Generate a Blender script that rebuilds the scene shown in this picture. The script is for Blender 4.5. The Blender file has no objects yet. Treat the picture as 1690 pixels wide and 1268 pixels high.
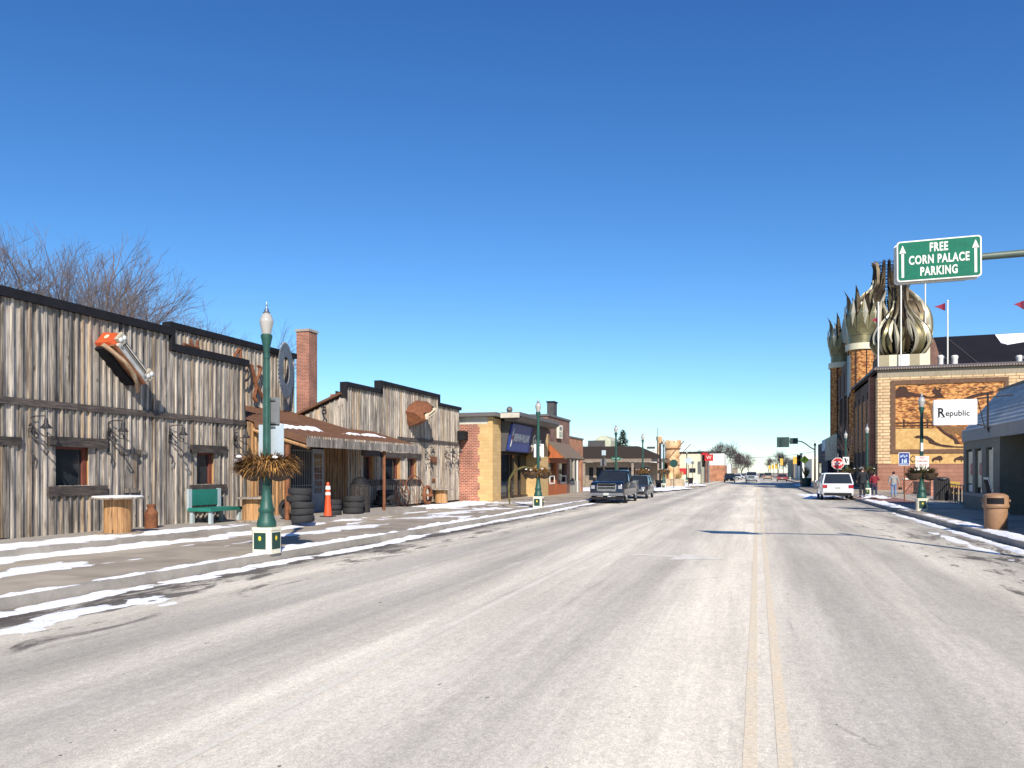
import bpy, bmesh, math, random
import numpy as np
from math import sin, cos, pi, radians, sqrt, atan2, floor
from mathutils import Vector, Matrix, noise
random.seed(7)
scene = bpy.context.scene
COL = scene.collection
# ------------------------------------------------------------------ camera
FPX = 1270.0; TH = math.atan(405.0/1270.0); EYE = 1.8; HV = 780.0
cam_d = bpy.data.cameras.new("camera"); cam = bpy.data.objects.new("camera", cam_d); COL.objects.link(cam)
cam.location = (0, 0, EYE); cam.rotation_euler = (radians(90), 0, TH)
cam_d.sensor_width = 36.0; cam_d.lens = 36.0*FPX/1690.0
cam_d.shift_y = (HV-634.0)/1690.0
cam_d.clip_start = 0.1; cam_d.clip_end = 6000
scene.camera = cam
# ------------------------------------------------------------------ light
SUN_EL = radians(34); LDX, LDY = -0.47, 0.883          # horizontal travel direction of sunlight
world = bpy.data.worlds.new("World"); scene.world = world; world.use_nodes = True
wn = world.node_tree.nodes; wl = world.node_tree.links; wn.clear()
wo = wn.new('ShaderNodeOutputWorld'); bg = wn.new('ShaderNodeBackground'); sky = wn.new('ShaderNodeTexSky')
sky.sky_type = 'NISHITA'; sky.sun_disc = False; sky.sun_elevation = SUN_EL
sky.sun_rotation = atan2(-LDX, -LDY)
sky.altitude = 400; sky.air_density = 1.0; sky.dust_density = 0.2; sky.ozone_density = 2.5
sepc = wn.new('ShaderNodeSeparateColor'); comc = wn.new('ShaderNodeCombineColor'); wl.new(sky.outputs[0], sepc.inputs[0])
for ch, (cc, pw) in enumerate(((.31, 1.46), (.585, 1.23), (1.02, 1.04))):     # deeper, clearer winter blue
    q1 = wn.new('ShaderNodeMath'); q1.operation = 'POWER'; q1.inputs[1].default_value = pw; wl.new(sepc.outputs[ch], q1.inputs[0])
    q2 = wn.new('ShaderNodeMath'); q2.operation = 'MULTIPLY'; q2.inputs[1].default_value = cc; wl.new(q1.outputs[0], q2.inputs[0])
    wl.new(q2.outputs[0], comc.inputs[ch])
wl.new(comc.outputs[0], bg.inputs[0]); bg.inputs[1].default_value = 0.11
wl.new(bg.outputs[0], wo.inputs[0])
sd = bpy.data.lights.new("sun", 'SUN'); sun = bpy.data.objects.new("sun", sd); COL.objects.link(sun)
sd.energy = 5.0; sd.angle = radians(0.53); sd.color = (1.0, 0.91, 0.79)
ld = Vector((LDX*cos(SUN_EL), LDY*cos(SUN_EL), -sin(SUN_EL)))
sun.rotation_euler = ld.to_track_quat('-Z', 'Y').to_euler(); sun.location = (20, -30, 30)
vs = scene.view_settings; vs.view_transform = 'Standard'; vs.look = 'None'; vs.gamma = 1.0
vs.exposure = 0.35; vs.use_curve_mapping = False
# ------------------------------------------------------------------ helpers
CT, ST = cos(TH), sin(TH)
def ray(u):
    a = (u-845.0)/FPX
    return (-ST+a*CT, CT+a*ST)
def P(u, v=None, X=None, Y=None, Z=None, d=None):
    rx, ry = ray(u)
    if X is not None: d = X/rx
    elif Y is not None: d = Y/ry
    elif Z is not None: d = FPX*(EYE-Z)/(v-HV)
    z = EYE+(HV-v)/FPX*d if v is not None else 0.0
    return Vector((rx*d, ry*d, z))
def YX(u, X): return P(u, X=X).y
def ZX(u, v, X): return P(u, v, X=X).z

class MB:
    def __init__(s): s.v=[]; s.f=[]; s.m=[]; s.t=[]; s.M=None; s.mi=0; s.tone=(0.5,0.5,0.5)
    def add(s, vs, fs, mi=None):
        b=len(s.v)
        if s.M is not None: vs=[tuple(s.M@Vector(p)) for p in vs]
        s.v.extend([tuple(p) for p in vs])
        for f in fs:
            s.f.append([i+b for i in f]); s.m.append(s.mi if mi is None else mi); s.t.append(s.tone)
    def box(s,x0,x1,y0,y1,z0,z1,mi=None):
        if x0>x1:x0,x1=x1,x0
        if y0>y1:y0,y1=y1,y0
        if z0>z1:z0,z1=z1,z0
        s.add([(x0,y0,z0),(x1,y0,z0),(x1,y1,z0),(x0,y1,z0),(x0,y0,z1),(x1,y0,z1),(x1,y1,z1),(x0,y1,z1)],
              [(0,3,2,1),(4,5,6,7),(0,1,5,4),(1,2,6,5),(2,3,7,6),(3,0,4,7)],mi)
    def cbox(s,c,sz,mi=None):
        s.box(c[0]-sz[0]/2,c[0]+sz[0]/2,c[1]-sz[1]/2,c[1]+sz[1]/2,c[2]-sz[2]/2,c[2]+sz[2]/2,mi)
    def prism(s,poly,axis,a0,a1,mi=None):
        """poly of 2d points; axis 'x': (y,z), 'y': (x,z), 'z': (x,y)"""
        n=len(poly)
        def p3(p,a):
            return {'x':(a,p[0],p[1]),'y':(p[0],a,p[1]),'z':(p[0],p[1],a)}[axis]
        vs=[p3(p,a0) for p in poly]+[p3(p,a1) for p in poly]
        A=sum(poly[i][0]*poly[(i+1)%n][1]-poly[(i+1)%n][0]*poly[i][1] for i in range(n))
        f1=list(range(n)); f2=[n+i for i in range(n)]
        fl=(A>0)^(a1<a0)
        if axis=='y': fl=not fl
        fs=[]
        fs.append(f1[::-1] if fl else f1); fs.append(f2 if fl else f2[::-1])
        for i in range(n):
            j=(i+1)%n
            fs.append([i,j,n+j,n+i] if fl else [j,i,n+i,n+j])
        s.add(vs,fs,mi)
    def lathe(s,prof,c=(0,0,0),n=16,mi=None,a0=0,caps=True):
        vs=[];fs=[]
        for (r,z) in prof:
            for k in range(n):
                a=a0+2*pi*k/n; vs.append((c[0]+r*cos(a),c[1]+r*sin(a),c[2]+z))
        for i in range(len(prof)-1):
            for k in range(n):
                k2=(k+1)%n
                fs.append((i*n+k,i*n+k2,(i+1)*n+k2,(i+1)*n+k))
        if caps:
            fs.append(tuple(range(n))[::-1]); fs.append(tuple((len(prof)-1)*n+k for k in range(n)))
        s.add(vs,fs,mi)
    def tube(s,pts,rad,n=6,mi=None,caps=True):
        pts=[Vector(p) for p in pts]
        if not hasattr(rad,'__len__'): rad=[rad]*len(pts)
        vs=[];fs=[];prev=None
        for i,p in enumerate(pts):
            if i==0: t=pts[1]-p
            elif i==len(pts)-1: t=p-pts[i-1]
            else: t=pts[i+1]-pts[i-1]
            if t.length<1e-9: t=Vector((0,0,1))
            t.normalize()
            if prev is None:
                a=Vector((0,0,1)) if abs(t.z)<.9 else Vector((1,0,0))
                x=t.cross(a).normalized()
            else:
                x=(prev-t*prev.dot(t))
                if x.length<1e-6: x=t.orthogonal()
                x.normalize()
            prev=x; y=t.cross(x)
            for k in range(n):
                a=2*pi*k/n; vs.append(p+(x*cos(a)+y*sin(a))*rad[i])
        for i in range(len(pts)-1):
            for k in range(n):
                k2=(k+1)%n
                fs.append((i*n+k,i*n+k2,(i+1)*n+k2,(i+1)*n+k))
        if caps:
            fs.append(tuple(range(n))[::-1]); fs.append(tuple((len(pts)-1)*n+k for k in range(n)))
        s.add(vs,fs,mi)
    def sphere(s,c,r,n=10,m=6,mi=None,sc=(1,1,1)):
        vs=[];fs=[]
        for i in range(m+1):
            th=pi*i/m
            for k in range(n):
                a=2*pi*k/n
                vs.append((c[0]+r*sc[0]*sin(th)*cos(a),c[1]+r*sc[1]*sin(th)*sin(a),c[2]-r*sc[2]*cos(th)))
        for i in range(m):
            for k in range(n):
                k2=(k+1)%n; fs.append((i*n+k,i*n+k2,(i+1)*n+k2,(i+1)*n+k))
        s.add(vs,fs,mi)
    def torus(s,c,R,r,axis='z',n=20,m=8,mi=None,sc=1.0):
        vs=[];fs=[]
        for i in range(n):
            A=2*pi*i/n
            for j in range(m):
                B=2*pi*j/m; q=R+r*cos(B); h=r*sc*sin(B)
                p={'z':(q*cos(A),q*sin(A),h),'y':(q*cos(A),h,q*sin(A)),'x':(h,q*cos(A),q*sin(A))}[axis]
                vs.append((c[0]+p[0],c[1]+p[1],c[2]+p[2]))
        for i in range(n):
            for j in range(m):
                i2=(i+1)%n;j2=(j+1)%m
                fs.append((i*m+j,i2*m+j,i2*m+j2,i*m+j2))
        s.add(vs,fs,mi)
    def build(s,name,mats,parent=None,smooth=False,world=False,angle=None):
        me=bpy.data.meshes.new(name)
        v=s.v
        if world and parent is not None:
            off=Vector((0,0,0)); q=parent
            while q is not None: off+=q.location; q=q.parent
            v=[(p[0]-off.x,p[1]-off.y,p[2]-off.z) for p in v]
        me.from_pydata(v,[],s.f)
        if not isinstance(mats,(list,tuple)): mats=[mats]
        for m in mats: me.materials.append(m)
        me.polygons.foreach_set('material_index',s.m)
        if any(t!=(0.5,0.5,0.5) for t in s.t):
            ca=me.color_attributes.new('tone','FLOAT_COLOR','CORNER')
            arr=[]
            for f,t in zip(s.f,s.t):
                arr.extend([t[0],t[1],t[2],1.0]*len(f))
            ca.data.foreach_set('color',arr)
        me.validate()
        if smooth:
            me.polygons.foreach_set('use_smooth',[True]*len(me.polygons))
            try: me.set_sharp_from_angle(angle=radians(angle or 35))
            except Exception: pass
        me.update()
        o=bpy.data.objects.new(name,me); COL.objects.link(o)
        if parent is not None: o.parent=parent
        return o

def tag(o,label=None,cat=None,group=None,kind=None):
    if label: o['label']=label
    if cat: o['category']=cat
    if group: o['group']=group
    if kind: o['kind']=kind
    return o
def thing(name,label,cat,loc=(0,0,0),rz=0,group=None):
    o=bpy.data.objects.new(name,None); COL.objects.link(o); o.location=loc; o.rotation_euler=(0,0,rz)
    o.empty_display_size=.2
    return tag(o,label,cat,group)
def dup(root,loc=None,rz=None,label=None,group=None):
    def cp(o,par):
        c=o.copy(); COL.objects.link(c)
        if par is not None: c.parent=par
        for ch in o.children: cp(ch,c)
        return c
    r=cp(root,None)
    if loc is not None: r.location=loc
    if rz is not None: r.rotation_euler=(0,0,rz)
    if label: r['label']=label
    if group: r['group']=group
    return r
def text_part(name,body,size,M4,mat,parent,ext=0.004,align='CENTER',sx=1.0,shear=0.0,space=1.0,bold=0.0):
    cu=bpy.data.curves.new(name,'FONT'); cu.body=body; cu.size=size; cu.extrude=ext; cu.align_x=align; cu.align_y='CENTER'
    cu.shear=shear; cu.space_character=space; cu.offset=bold; cu.resolution_u=3
    o=bpy.data.objects.new(name,cu); COL.objects.link(o)
    dg=bpy.context.evaluated_depsgraph_get()
    me=bpy.data.meshes.new_from_object(o.evaluated_get(dg))
    bpy.data.objects.remove(o); bpy.data.curves.remove(cu)
    me.transform(Matrix.Diagonal((sx,1,1,1))); me.transform(M4)
    me.materials.clear(); me.materials.append(mat)
    ob=bpy.data.objects.new(name,me); COL.objects.link(ob)
    if parent is not None: ob.parent=parent
    return ob
def frame(origin,right,up):
    r=Vector(right).normalized(); u=Vector(up).normalized(); n=r.cross(u)
    M=Matrix((( r.x,u.x,n.x,origin[0]),(r.y,u.y,n.y,origin[1]),(r.z,u.z,n.z,origin[2]),(0,0,0,1)))
    return M
# ------------------------------------------------------------------ materials
MATS={}
def mat(name,col=(.5,.5,.5),rough=.75,metal=0.0,var=.25,scale=3.0,st=(1,1,1),bump=0.0,bscale=None,col2=None,fine=.12,tone=False,coat=0.0,spec=None,dirt=None):
    if name in MATS: return MATS[name]
    m=bpy.data.materials.new(name); m.use_nodes=True; nt=m.node_tree; n=nt.nodes; l=nt.links
    b=n['Principled BSDF']; b.inputs['Roughness'].default_value=rough; b.inputs['Metallic'].default_value=metal
    if coat: b.inputs['Coat Weight'].default_value=coat; b.inputs['Coat Roughness'].default_value=.08
    if spec is not None: b.inputs['Specular IOR Level'].default_value=spec
    tc=n.new('ShaderNodeTexCoord'); mp=n.new('ShaderNodeMapping'); mp.inputs['Scale'].default_value=st
    l.new(tc.outputs['Object'],mp.inputs['Vector'])
    no=n.new('ShaderNodeTexNoise'); no.inputs['Scale'].default_value=scale; no.inputs['Detail'].default_value=8
    no.inputs['Roughness'].default_value=.62
    l.new(mp.outputs[0],no.inputs['Vector'])
    cr=n.new('ShaderNodeValToRGB'); cr.color_ramp.elements[0].position=.3; cr.color_ramp.elements[1].position=.7
    c2=col2 if col2 else tuple(min(1,c*(1+var)) for c in col)
    c1=tuple(c*(1-var) for c in col) if not col2 else col
    cr.color_ramp.elements[0].color=(*c1,1); cr.color_ramp.elements[1].color=(*c2,1)
    l.new(no.outputs['Fac'],cr.inputs[0]); out=cr.outputs[0]
    if fine:
        n2=n.new('ShaderNodeTexNoise'); n2.inputs['Scale'].default_value=scale*14; n2.inputs['Detail'].default_value=4
        l.new(mp.outputs[0],n2.inputs['Vector'])
        mr=n.new('ShaderNodeMapRange'); mr.inputs[3].default_value=1-fine*1.6; mr.inputs[4].default_value=1+fine*1.6
        l.new(n2.outputs['Fac'],mr.inputs[0])
        mx=n.new('ShaderNodeMix'); mx.data_type='RGBA'; mx.blend_type='MULTIPLY'; mx.inputs['Factor'].default_value=1
        l.new(out,mx.inputs[6]); l.new(mr.outputs[0],mx.inputs[7]); out=mx.outputs[2]
    if tone:
        at=n.new('ShaderNodeAttribute'); at.attribute_name='tone'
        mx=n.new('ShaderNodeMix'); mx.data_type='RGBA'; mx.blend_type='MULTIPLY'; mx.inputs['Factor'].default_value=1
        sc=n.new('ShaderNodeVectorMath'); sc.operation='SCALE'; sc.inputs['Scale'].default_value=2.0
        l.new(at.outputs['Color'],sc.inputs[0])
        l.new(out,mx.inputs[6]); l.new(sc.outputs[0],mx.inputs[7]); out=mx.outputs[2]
    l.new(out,b.inputs['Base Color'])
    if bump:
        bp=n.new('ShaderNodeBump'); bp.inputs['Strength'].default_value=bump; bp.inputs['Distance'].default_value=.02
        n3=n.new('ShaderNodeTexNoise'); n3.inputs['Scale'].default_value=bscale or scale*6; n3.inputs['Detail'].default_value=5
        l.new(mp.outputs[0],n3.inputs['Vector']); l.new(n3.outputs['Fac'],bp.inputs['Height']); l.new(bp.outputs[0],b.inputs['Normal'])
    MATS[name]=m; return m

def wood_mat(name,greys,warm,st=(1,1,.12),tone=True,knots=True):
    """weathered boards: long grain along Z, knots, tone attribute r=lightness g=warmth"""
    m=bpy.data.materials.new(name); m.use_nodes=True; nt=m.node_tree; n=nt.nodes; l=nt.links
    b=n['Principled BSDF']; b.inputs['Roughness'].default_value=.85
    tc=n.new('ShaderNodeTexCoord')
    at=n.new('ShaderNodeAttribute'); at.attribute_name='tone'; sep=n.new('ShaderNodeSeparateColor'); l.new(at.outputs['Color'],sep.inputs[0])
    # every board gets its own stretch of grain
    of=n.new('ShaderNodeVectorMath'); of.operation='MULTIPLY_ADD'; of.inputs[1].default_value=(31,17,57)
    l.new(at.outputs['Color'],of.inputs[0]); l.new(tc.outputs['Object'],of.inputs[2])
    mp=n.new('ShaderNodeMapping'); mp.inputs['Scale'].default_value=st; l.new(of.outputs[0],mp.inputs['Vector'])
    no=n.new('ShaderNodeTexNoise'); no.inputs['Scale'].default_value=20; no.inputs['Detail'].default_value=9; no.inputs['Roughness'].default_value=.65; no.inputs['Distortion'].default_value=.8
    l.new(mp.outputs[0],no.inputs['Vector'])
    nb=n.new('ShaderNodeTexNoise'); nb.inputs['Scale'].default_value=2.2; nb.inputs['Detail'].default_value=4
    mp2=n.new('ShaderNodeMapping'); mp2.inputs['Scale'].default_value=(1,1,.35); l.new(of.outputs[0],mp2.inputs['Vector']); l.new(mp2.outputs[0],nb.inputs['Vector'])
    def math(op,a,bv,c=None):
        q=n.new('ShaderNodeMath'); q.operation=op
        for i,x in enumerate((a,bv,c)):
            if x is None: continue
            if isinstance(x,(int,float)): q.inputs[i].default_value=x
            else: l.new(x,q.inputs[i])
        return q.outputs[0]
    f=math('MULTIPLY_ADD',no.outputs['Fac'],2.6,-1.3)
    f=math('ADD',f,sep.outputs[0])
    f=math('ADD',f,math('MULTIPLY_ADD',nb.outputs['Fac'],1.1,-.55))
    cr=n.new('ShaderNodeValToRGB'); e=cr.color_ramp.elements
    e[0].position=0; e[0].color=(*greys[0],1); e[1].position=1; e[1].color=(*greys[2],1)
    k=e.new(.5); k.color=(*greys[1],1)
    l.new(f,cr.inputs[0])
    cw=n.new('ShaderNodeValToRGB'); e=cw.color_ramp.elements
    e[0].position=0; e[0].color=(*warm[0],1); e[1].position=1; e[1].color=(*warm[1],1); l.new(f,cw.inputs[0])
    mx=n.new('ShaderNodeMix'); mx.data_type='RGBA'; l.new(sep.outputs[1],mx.inputs['Factor']); l.new(cr.outputs[0],mx.inputs[6]); l.new(cw.outputs[0],mx.inputs[7])
    out=mx.outputs[2]
    if knots:
        vo=n.new('ShaderNodeTexVoronoi'); vo.inputs['Scale'].default_value=2.6; mp3=n.new('ShaderNodeMapping'); mp3.inputs['Scale'].default_value=(1.3,1.3,.55)
        l.new(of.outputs[0],mp3.inputs['Vector']); l.new(mp3.outputs[0],vo.inputs['Vector'])
        kr=n.new('ShaderNodeMapRange'); kr.inputs[1].default_value=.05; kr.inputs[2].default_value=.11; kr.inputs[3].default_value=.35; kr.inputs[4].default_value=1
        l.new(vo.outputs['Distance'],kr.inputs[0])
        m2=n.new('ShaderNodeMix'); m2.data_type='RGBA'; m2.blend_type='MULTIPLY'; m2.inputs['Factor'].default_value=1
        l.new(out,m2.inputs[6]); l.new(kr.outputs[0],m2.inputs[7]); out=m2.outputs[2]
    l.new(out,b.inputs['Base Color'])
    bp=n.new('ShaderNodeBump'); bp.inputs['Strength'].default_value=.5; bp.inputs['Distance'].default_value=.012
    l.new(no.outputs['Fac'],bp.inputs['Height']); l.new(bp.outputs[0],b.inputs['Normal'])
    MATS[name]=m; return m

def brick_mat(name,c1,c2,mortar,bw=.21,rh=.075,ms=.012,var=.3,bump=.4,off=.5):
    m=bpy.data.materials.new(name); m.use_nodes=True; nt=m.node_tree; n=nt.nodes; l=nt.links
    b=n['Principled BSDF']; b.inputs['Roughness'].default_value=.85
    g=n.new('ShaderNodeNewGeometry'); sx=n.new('ShaderNodeSeparateXYZ'); l.new(g.outputs['Position'],sx.inputs[0])
    ad=n.new('ShaderNodeMath'); l.new(sx.outputs[0],ad.inputs[0]); l.new(sx.outputs[1],ad.inputs[1])
    cb=n.new('ShaderNodeCombineXYZ'); l.new(ad.outputs[0],cb.inputs[0]); l.new(sx.outputs[2],cb.inputs[1])
    br=n.new('ShaderNodeTexBrick'); l.new(cb.outputs[0],br.inputs['Vector'])
    br.inputs['Scale'].default_value=1; br.inputs['Brick Width'].default_value=bw; br.inputs['Row Height'].default_value=rh; br.inputs['Mortar Size'].default_value=ms
    br.inputs['Color1'].default_value=(*c1,1); br.inputs['Color2'].default_value=(*c2,1); br.inputs['Mortar'].default_value=(*mortar,1); br.inputs['Bias'].default_value=0
    br.offset=off; br.inputs['Mortar Smooth'].default_value=.3
    no=n.new('ShaderNodeTexNoise'); no.inputs['Scale'].default_value=1.3; no.inputs['Detail'].default_value=8; l.new(g.outputs['Position'],no.inputs['Vector'])
    mr=n.new('ShaderNodeMapRange'); mr.inputs[1].default_value=.3; mr.inputs[2].default_value=.7; mr.inputs[3].default_value=1-var; mr.inputs[4].default_value=1+var; l.new(no.outputs['Fac'],mr.inputs[0])
    mx=n.new('ShaderNodeMix'); mx.data_type='RGBA'; mx.blend_type='MULTIPLY'; mx.inputs['Factor'].default_value=1
    l.new(br.outputs['Color'],mx.inputs[6]); l.new(mr.outputs[0],mx.inputs[7]); l.new(mx.outputs[2],b.inputs['Base Color'])
    bp=n.new('ShaderNodeBump'); bp.inputs['Strength'].default_value=bump; bp.inputs['Distance'].default_value=.01; bp.invert=True
    l.new(br.outputs['Fac'],bp.inputs['Height']); l.new(bp.outputs[0],b.inputs['Normal'])
    MATS[name]=m; return m

def glass_mat(name,col=(.02,.025,.03),rough=.06):
    m=bpy.data.materials.new(name); m.use_nodes=True; b=m.node_tree.nodes['Principled BSDF']
    n=m.node_tree.nodes; l=m.node_tree.links
    no=n.new('ShaderNodeTexNoise'); no.inputs['Scale'].default_value=.8
    tc=n.new('ShaderNodeTexCoord'); l.new(tc.outputs['Object'],no.inputs['Vector'])
    cr=n.new('ShaderNodeValToRGB'); cr.color_ramp.elements[0].color=(*[c*.6 for c in col],1); cr.color_ramp.elements[1].color=(*[c*1.5 for c in col],1)
    l.new(no.outputs['Fac'],cr.inputs[0]); l.new(cr.outputs[0],b.inputs['Base Color'])
    b.inputs['Roughness'].default_value=rough; b.inputs['Specular IOR Level'].default_value=.6
    MATS[name]=m; return m

barn=wood_mat('barn wood',[(.035,.032,.030),(.235,.213,.188),(.56,.505,.43)],[(.14,.085,.045),(.52,.39,.25)],st=(1,1,.05))
newwood=wood_mat('fresh wood',[(.10,.06,.035),(.30,.19,.10),(.50,.35,.20)],[(.18,.08,.03),(.52,.28,.11)],st=(1,1,.06))
trimw=wood_mat('dark trim wood',[(.02,.018,.018),(.06,.05,.045),(.12,.10,.09)],[(.05,.03,.02),(.12,.08,.05)],st=(1,.12,1))
m_black=mat('black fascia',(.014,.014,.017),.7,var=.3,spec=.2)
m_glass=glass_mat('dark glass')
m_rust=mat('rusty steel',(.11,.038,.018),.85,var=.5,scale=5,bump=.3,col2=(.26,.10,.04))
m_rustroof=mat('rust roof',(.10,.045,.025),.7,scale=3,col2=(.16,.08,.045),st=(1,.3,1))
m_iron=mat('wrought iron',(.02,.018,.02),.6)
m_green=mat('green paint',(.016,.075,.058),.5,var=.3,scale=5)
m_dgreen=mat('dark green paint',(.012,.05,.04),.4,var=.15)
m_white=mat('white paint',(.72,.71,.66),.6,var=.08)
m_cream=mat('cream paint',(.72,.68,.54),.65,var=.08)
m_alu=mat('sign back aluminium',(.50,.58,.63),.45,metal=.3,var=.08,scale=4)
m_grey=mat('grey sign back',(.16,.17,.18),.55,var=.15)
m_yel=mat('yellow paint',(.75,.55,.04),.5,var=.1)
m_conc=mat('concrete',(.33,.30,.26),.9,var=.2,scale=1.5,bump=.2)
m_snow=mat('snow',(.60,.57,.55),.65,col2=(.90,.91,.94),scale=9,bump=.9,bscale=24,fine=.10)
cr_=[q for q in m_snow.node_tree.nodes if q.type=='VALTORGB'][0]; cr_.color_ramp.elements[0].position=.28; cr_.color_ramp.elements[1].position=.42
m_rubber=mat('tyre rubber',(.022,.022,.024),.8,var=.3,scale=12,bump=.4)
m_chrome=mat('chrome',(.75,.75,.76),.18,metal=1,var=.1)
m_steel=mat('steel',(.45,.46,.47),.35,metal=.9,var=.1)
m_red=mat('red paint',(.45,.02,.02),.45,var=.1)
m_blue=mat('blue sign paint',(.01,.035,.22),.45,var=.08)
m_brick=brick_mat('red brick',(.36,.10,.055),(.24,.07,.04),(.50,.36,.28),bw=.26,rh=.095,ms=.014)
m_brickd=brick_mat('brown brick',(.20,.08,.05),(.14,.06,.04),(.22,.17,.14))
m_bricko=brick_mat('orange brick',(.42,.15,.06),(.34,.12,.05),(.36,.24,.17))
m_ybrick=brick_mat('yellow brick',(.58,.40,.18),(.52,.34,.14),(.44,.32,.18),bw=.6,rh=.2,ms=.012,var=.12)
m_chim=brick_mat('chimney brick',(.30,.095,.05),(.20,.06,.035),(.38,.25,.19),bw=.2,rh=.07)
m_stone=brick_mat('cream stone block',(.62,.45,.26),(.48,.34,.19),(.20,.12,.07),bw=.85,rh=.29,ms=.035,var=.2,off=.3)
# ================================================================== GROUND, ROAD, PAVEMENTS
CL=-9.4; CR=6.0                    # kerb lines
def road_mat():
    m=bpy.data.materials.new('salted asphalt'); m.use_nodes=True; nt=m.node_tree; n=nt.nodes; l=nt.links
    b=n['Principled BSDF']; b.inputs['Roughness'].default_value=.88; b.inputs['Specular IOR Level'].default_value=.25
    g=n.new('ShaderNodeNewGeometry'); sp=n.new('ShaderNodeSeparateXYZ'); l.new(g.outputs['Position'],sp.inputs[0])
    def mth(op,a,bv=None,c=None):
        q=n.new('ShaderNodeMath'); q.operation=op
        for i,x in enumerate((a,bv,c)):
            if x is None: continue
            if isinstance(x,(int,float)): q.inputs[i].default_value=x
            else: l.new(x,q.inputs[i])
        return q.outputs[0]
    def nz(scale,st,detail=6,rough=.6,dist=0):
        mp=n.new('ShaderNodeMapping'); mp.inputs['Scale'].default_value=st; l.new(g.outputs['Position'],mp.inputs['Vector'])
        q=n.new('ShaderNodeTexNoise'); q.inputs['Scale'].default_value=scale; q.inputs['Detail'].default_value=detail; q.inputs['Roughness'].default_value=rough; q.inputs['Distortion'].default_value=dist
        l.new(mp.outputs[0],q.inputs['Vector']); return q.outputs['Fac']
    wob=nz(.5,(1,.12,1),4)
    xx=mth('ADD',sp.outputs[0],mth('MULTIPLY_ADD',wob,.7,-.35))
    t=mth('DIVIDE',mth('ADD',xx,9.6),16.0)
    cr=n.new('ShaderNodeValToRGB'); cr.color_ramp.interpolation='B_SPLINE'
    prof=[(-9.6,.58),(-8.3,.92),(-7.4,1.05),(-6.5,.50),(-5.7,1.05),(-4.8,.58),(-4.1,1.0),(-3.4,1.06),(-2.4,.90),(-1.6,.78),(-.85,1.22),(-.1,1.18),(.45,.92),(1.1,.66),(1.85,1.0),(2.7,.66),(3.5,1.0),(4.3,.80),(5.2,.70),(6.2,.60)]
    e=cr.color_ramp.elements
    e[0].position=0; e[1].position=1
    for i,(x,v) in enumerate(prof):
        pos=(x+9.6)/16.0
        if i==0: el=e[0]
        elif i==len(prof)-1: el=e[-1]; el.position=pos
        else: el=e.new(pos)
        w=max(0,(v-.5)/.62)
        c=tuple(a_+(b2-a_)*w for a_,b2 in zip((.35,.335,.298),(.83,.752,.61)))
        el.color=(*c,1)
    l.new(t,cr.inputs[0]); col=cr.outputs[0]
    def mul(col,fac):
        mx=n.new('ShaderNodeMix'); mx.data_type='RGBA'; mx.blend_type='MULTIPLY'; mx.inputs['Factor'].default_value=1
        l.new(col,mx.inputs[6]); l.new(fac,mx.inputs[7]); return mx.outputs[2]
    def rng(f,a,b_,c,d):
        q=n.new('ShaderNodeMapRange'); q.inputs[1].default_value=a; q.inputs[2].default_value=b_; q.inputs[3].default_value=c; q.inputs[4].default_value=d
        l.new(f,q.inputs[0]); return q.outputs[0]
    def mix(col,c2,fac):
        mx=n.new('ShaderNodeMix'); mx.data_type='RGBA'; l.new(fac,mx.inputs['Factor']); l.new(col,mx.inputs[6])
        mx.inputs[7].default_value=(*c2,1); return mx.outputs[2]
    col=mul(col,rng(nz(1.6,(1,.05,1),8,.7,.4),.3,.7,.76,1.2))      # long tyre streaks
    col=mul(col,rng(nz(.35,(1,.4,1),6),.3,.7,.84,1.13))                 # big patches
    col=mul(col,rng(nz(11,(1,.5,1),7,.8),.25,.75,.78,1.2))
    col=mul(col,rng(nz(26,(1,.8,1),5,.9),.40,.60,.84,1.13))
    col=mul(col,rng(nz(75,(1,1,1),3,.8),.38,.62,.78,1.16))
    # scraped tyre and plough scratches
    scr=mth('MULTIPLY',rng(nz(6,(1,.025,1),5,.8),.60,.66,0,1),rng(nz(.6,(1,.5,1),4),.5,.62,0,.5))
    col=mix(col,(.30,.28,.26),scr)
    # white salt crust blotches
    salt=mth('MULTIPLY',rng(nz(3.2,(1,.22,1),9,.75),.55,.72,0,1),rng(nz(.45,(1,.25,1),4),.42,.6,0,1))
    col=mix(col,(.72,.67,.60),mth('MULTIPLY',salt,.7))
    # wet / bare dark asphalt near the kerbs
    edge=mth('MAXIMUM',rng(sp.outputs[0],-6.7,-8.8,0,1),rng(sp.outputs[0],2.6,5.9,0,1))
    wet=rng(mth('ADD',nz(1.5,(1,.35,1),9,.72,.6),mth('MULTIPLY',edge,.16)),.60,.68,0,1)
    wet=mth('MULTIPLY',wet,rng(edge,0,.25,0,1))
    wet=mth('MULTIPLY',wet,rng(sp.outputs[1],20,32,.85,.35))
    col=mix(col,(.075,.066,.06),wet)
    # thin dark melt line in the left gutter
    gl=mth('MULTIPLY',rng(sp.outputs[0],-9.1,-8.9,0,1),rng(sp.outputs[0],-8.2,-8.7,0,1))
    gl=mth('MULTIPLY',gl,rng(nz(1.1,(1,.3,1),8,.75,.8),.44,.52,0,.9)); col=mix(col,(.085,.07,.062),gl)
    # small specks of grit and clods
    v2=n.new('ShaderNodeTexVoronoi'); v2.inputs['Scale'].default_value=1.7; v2.inputs['Randomness'].default_value=1
    mpv=n.new('ShaderNodeMapping'); mpv.inputs['Scale'].default_value=(1.0,.75,1); l.new(g.outputs['Position'],mpv.inputs['Vector'])
    wv=n.new('ShaderNodeVectorMath'); wv.operation='MULTIPLY_ADD'; wv.inputs[1].default_value=(.12,.12,0)
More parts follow.
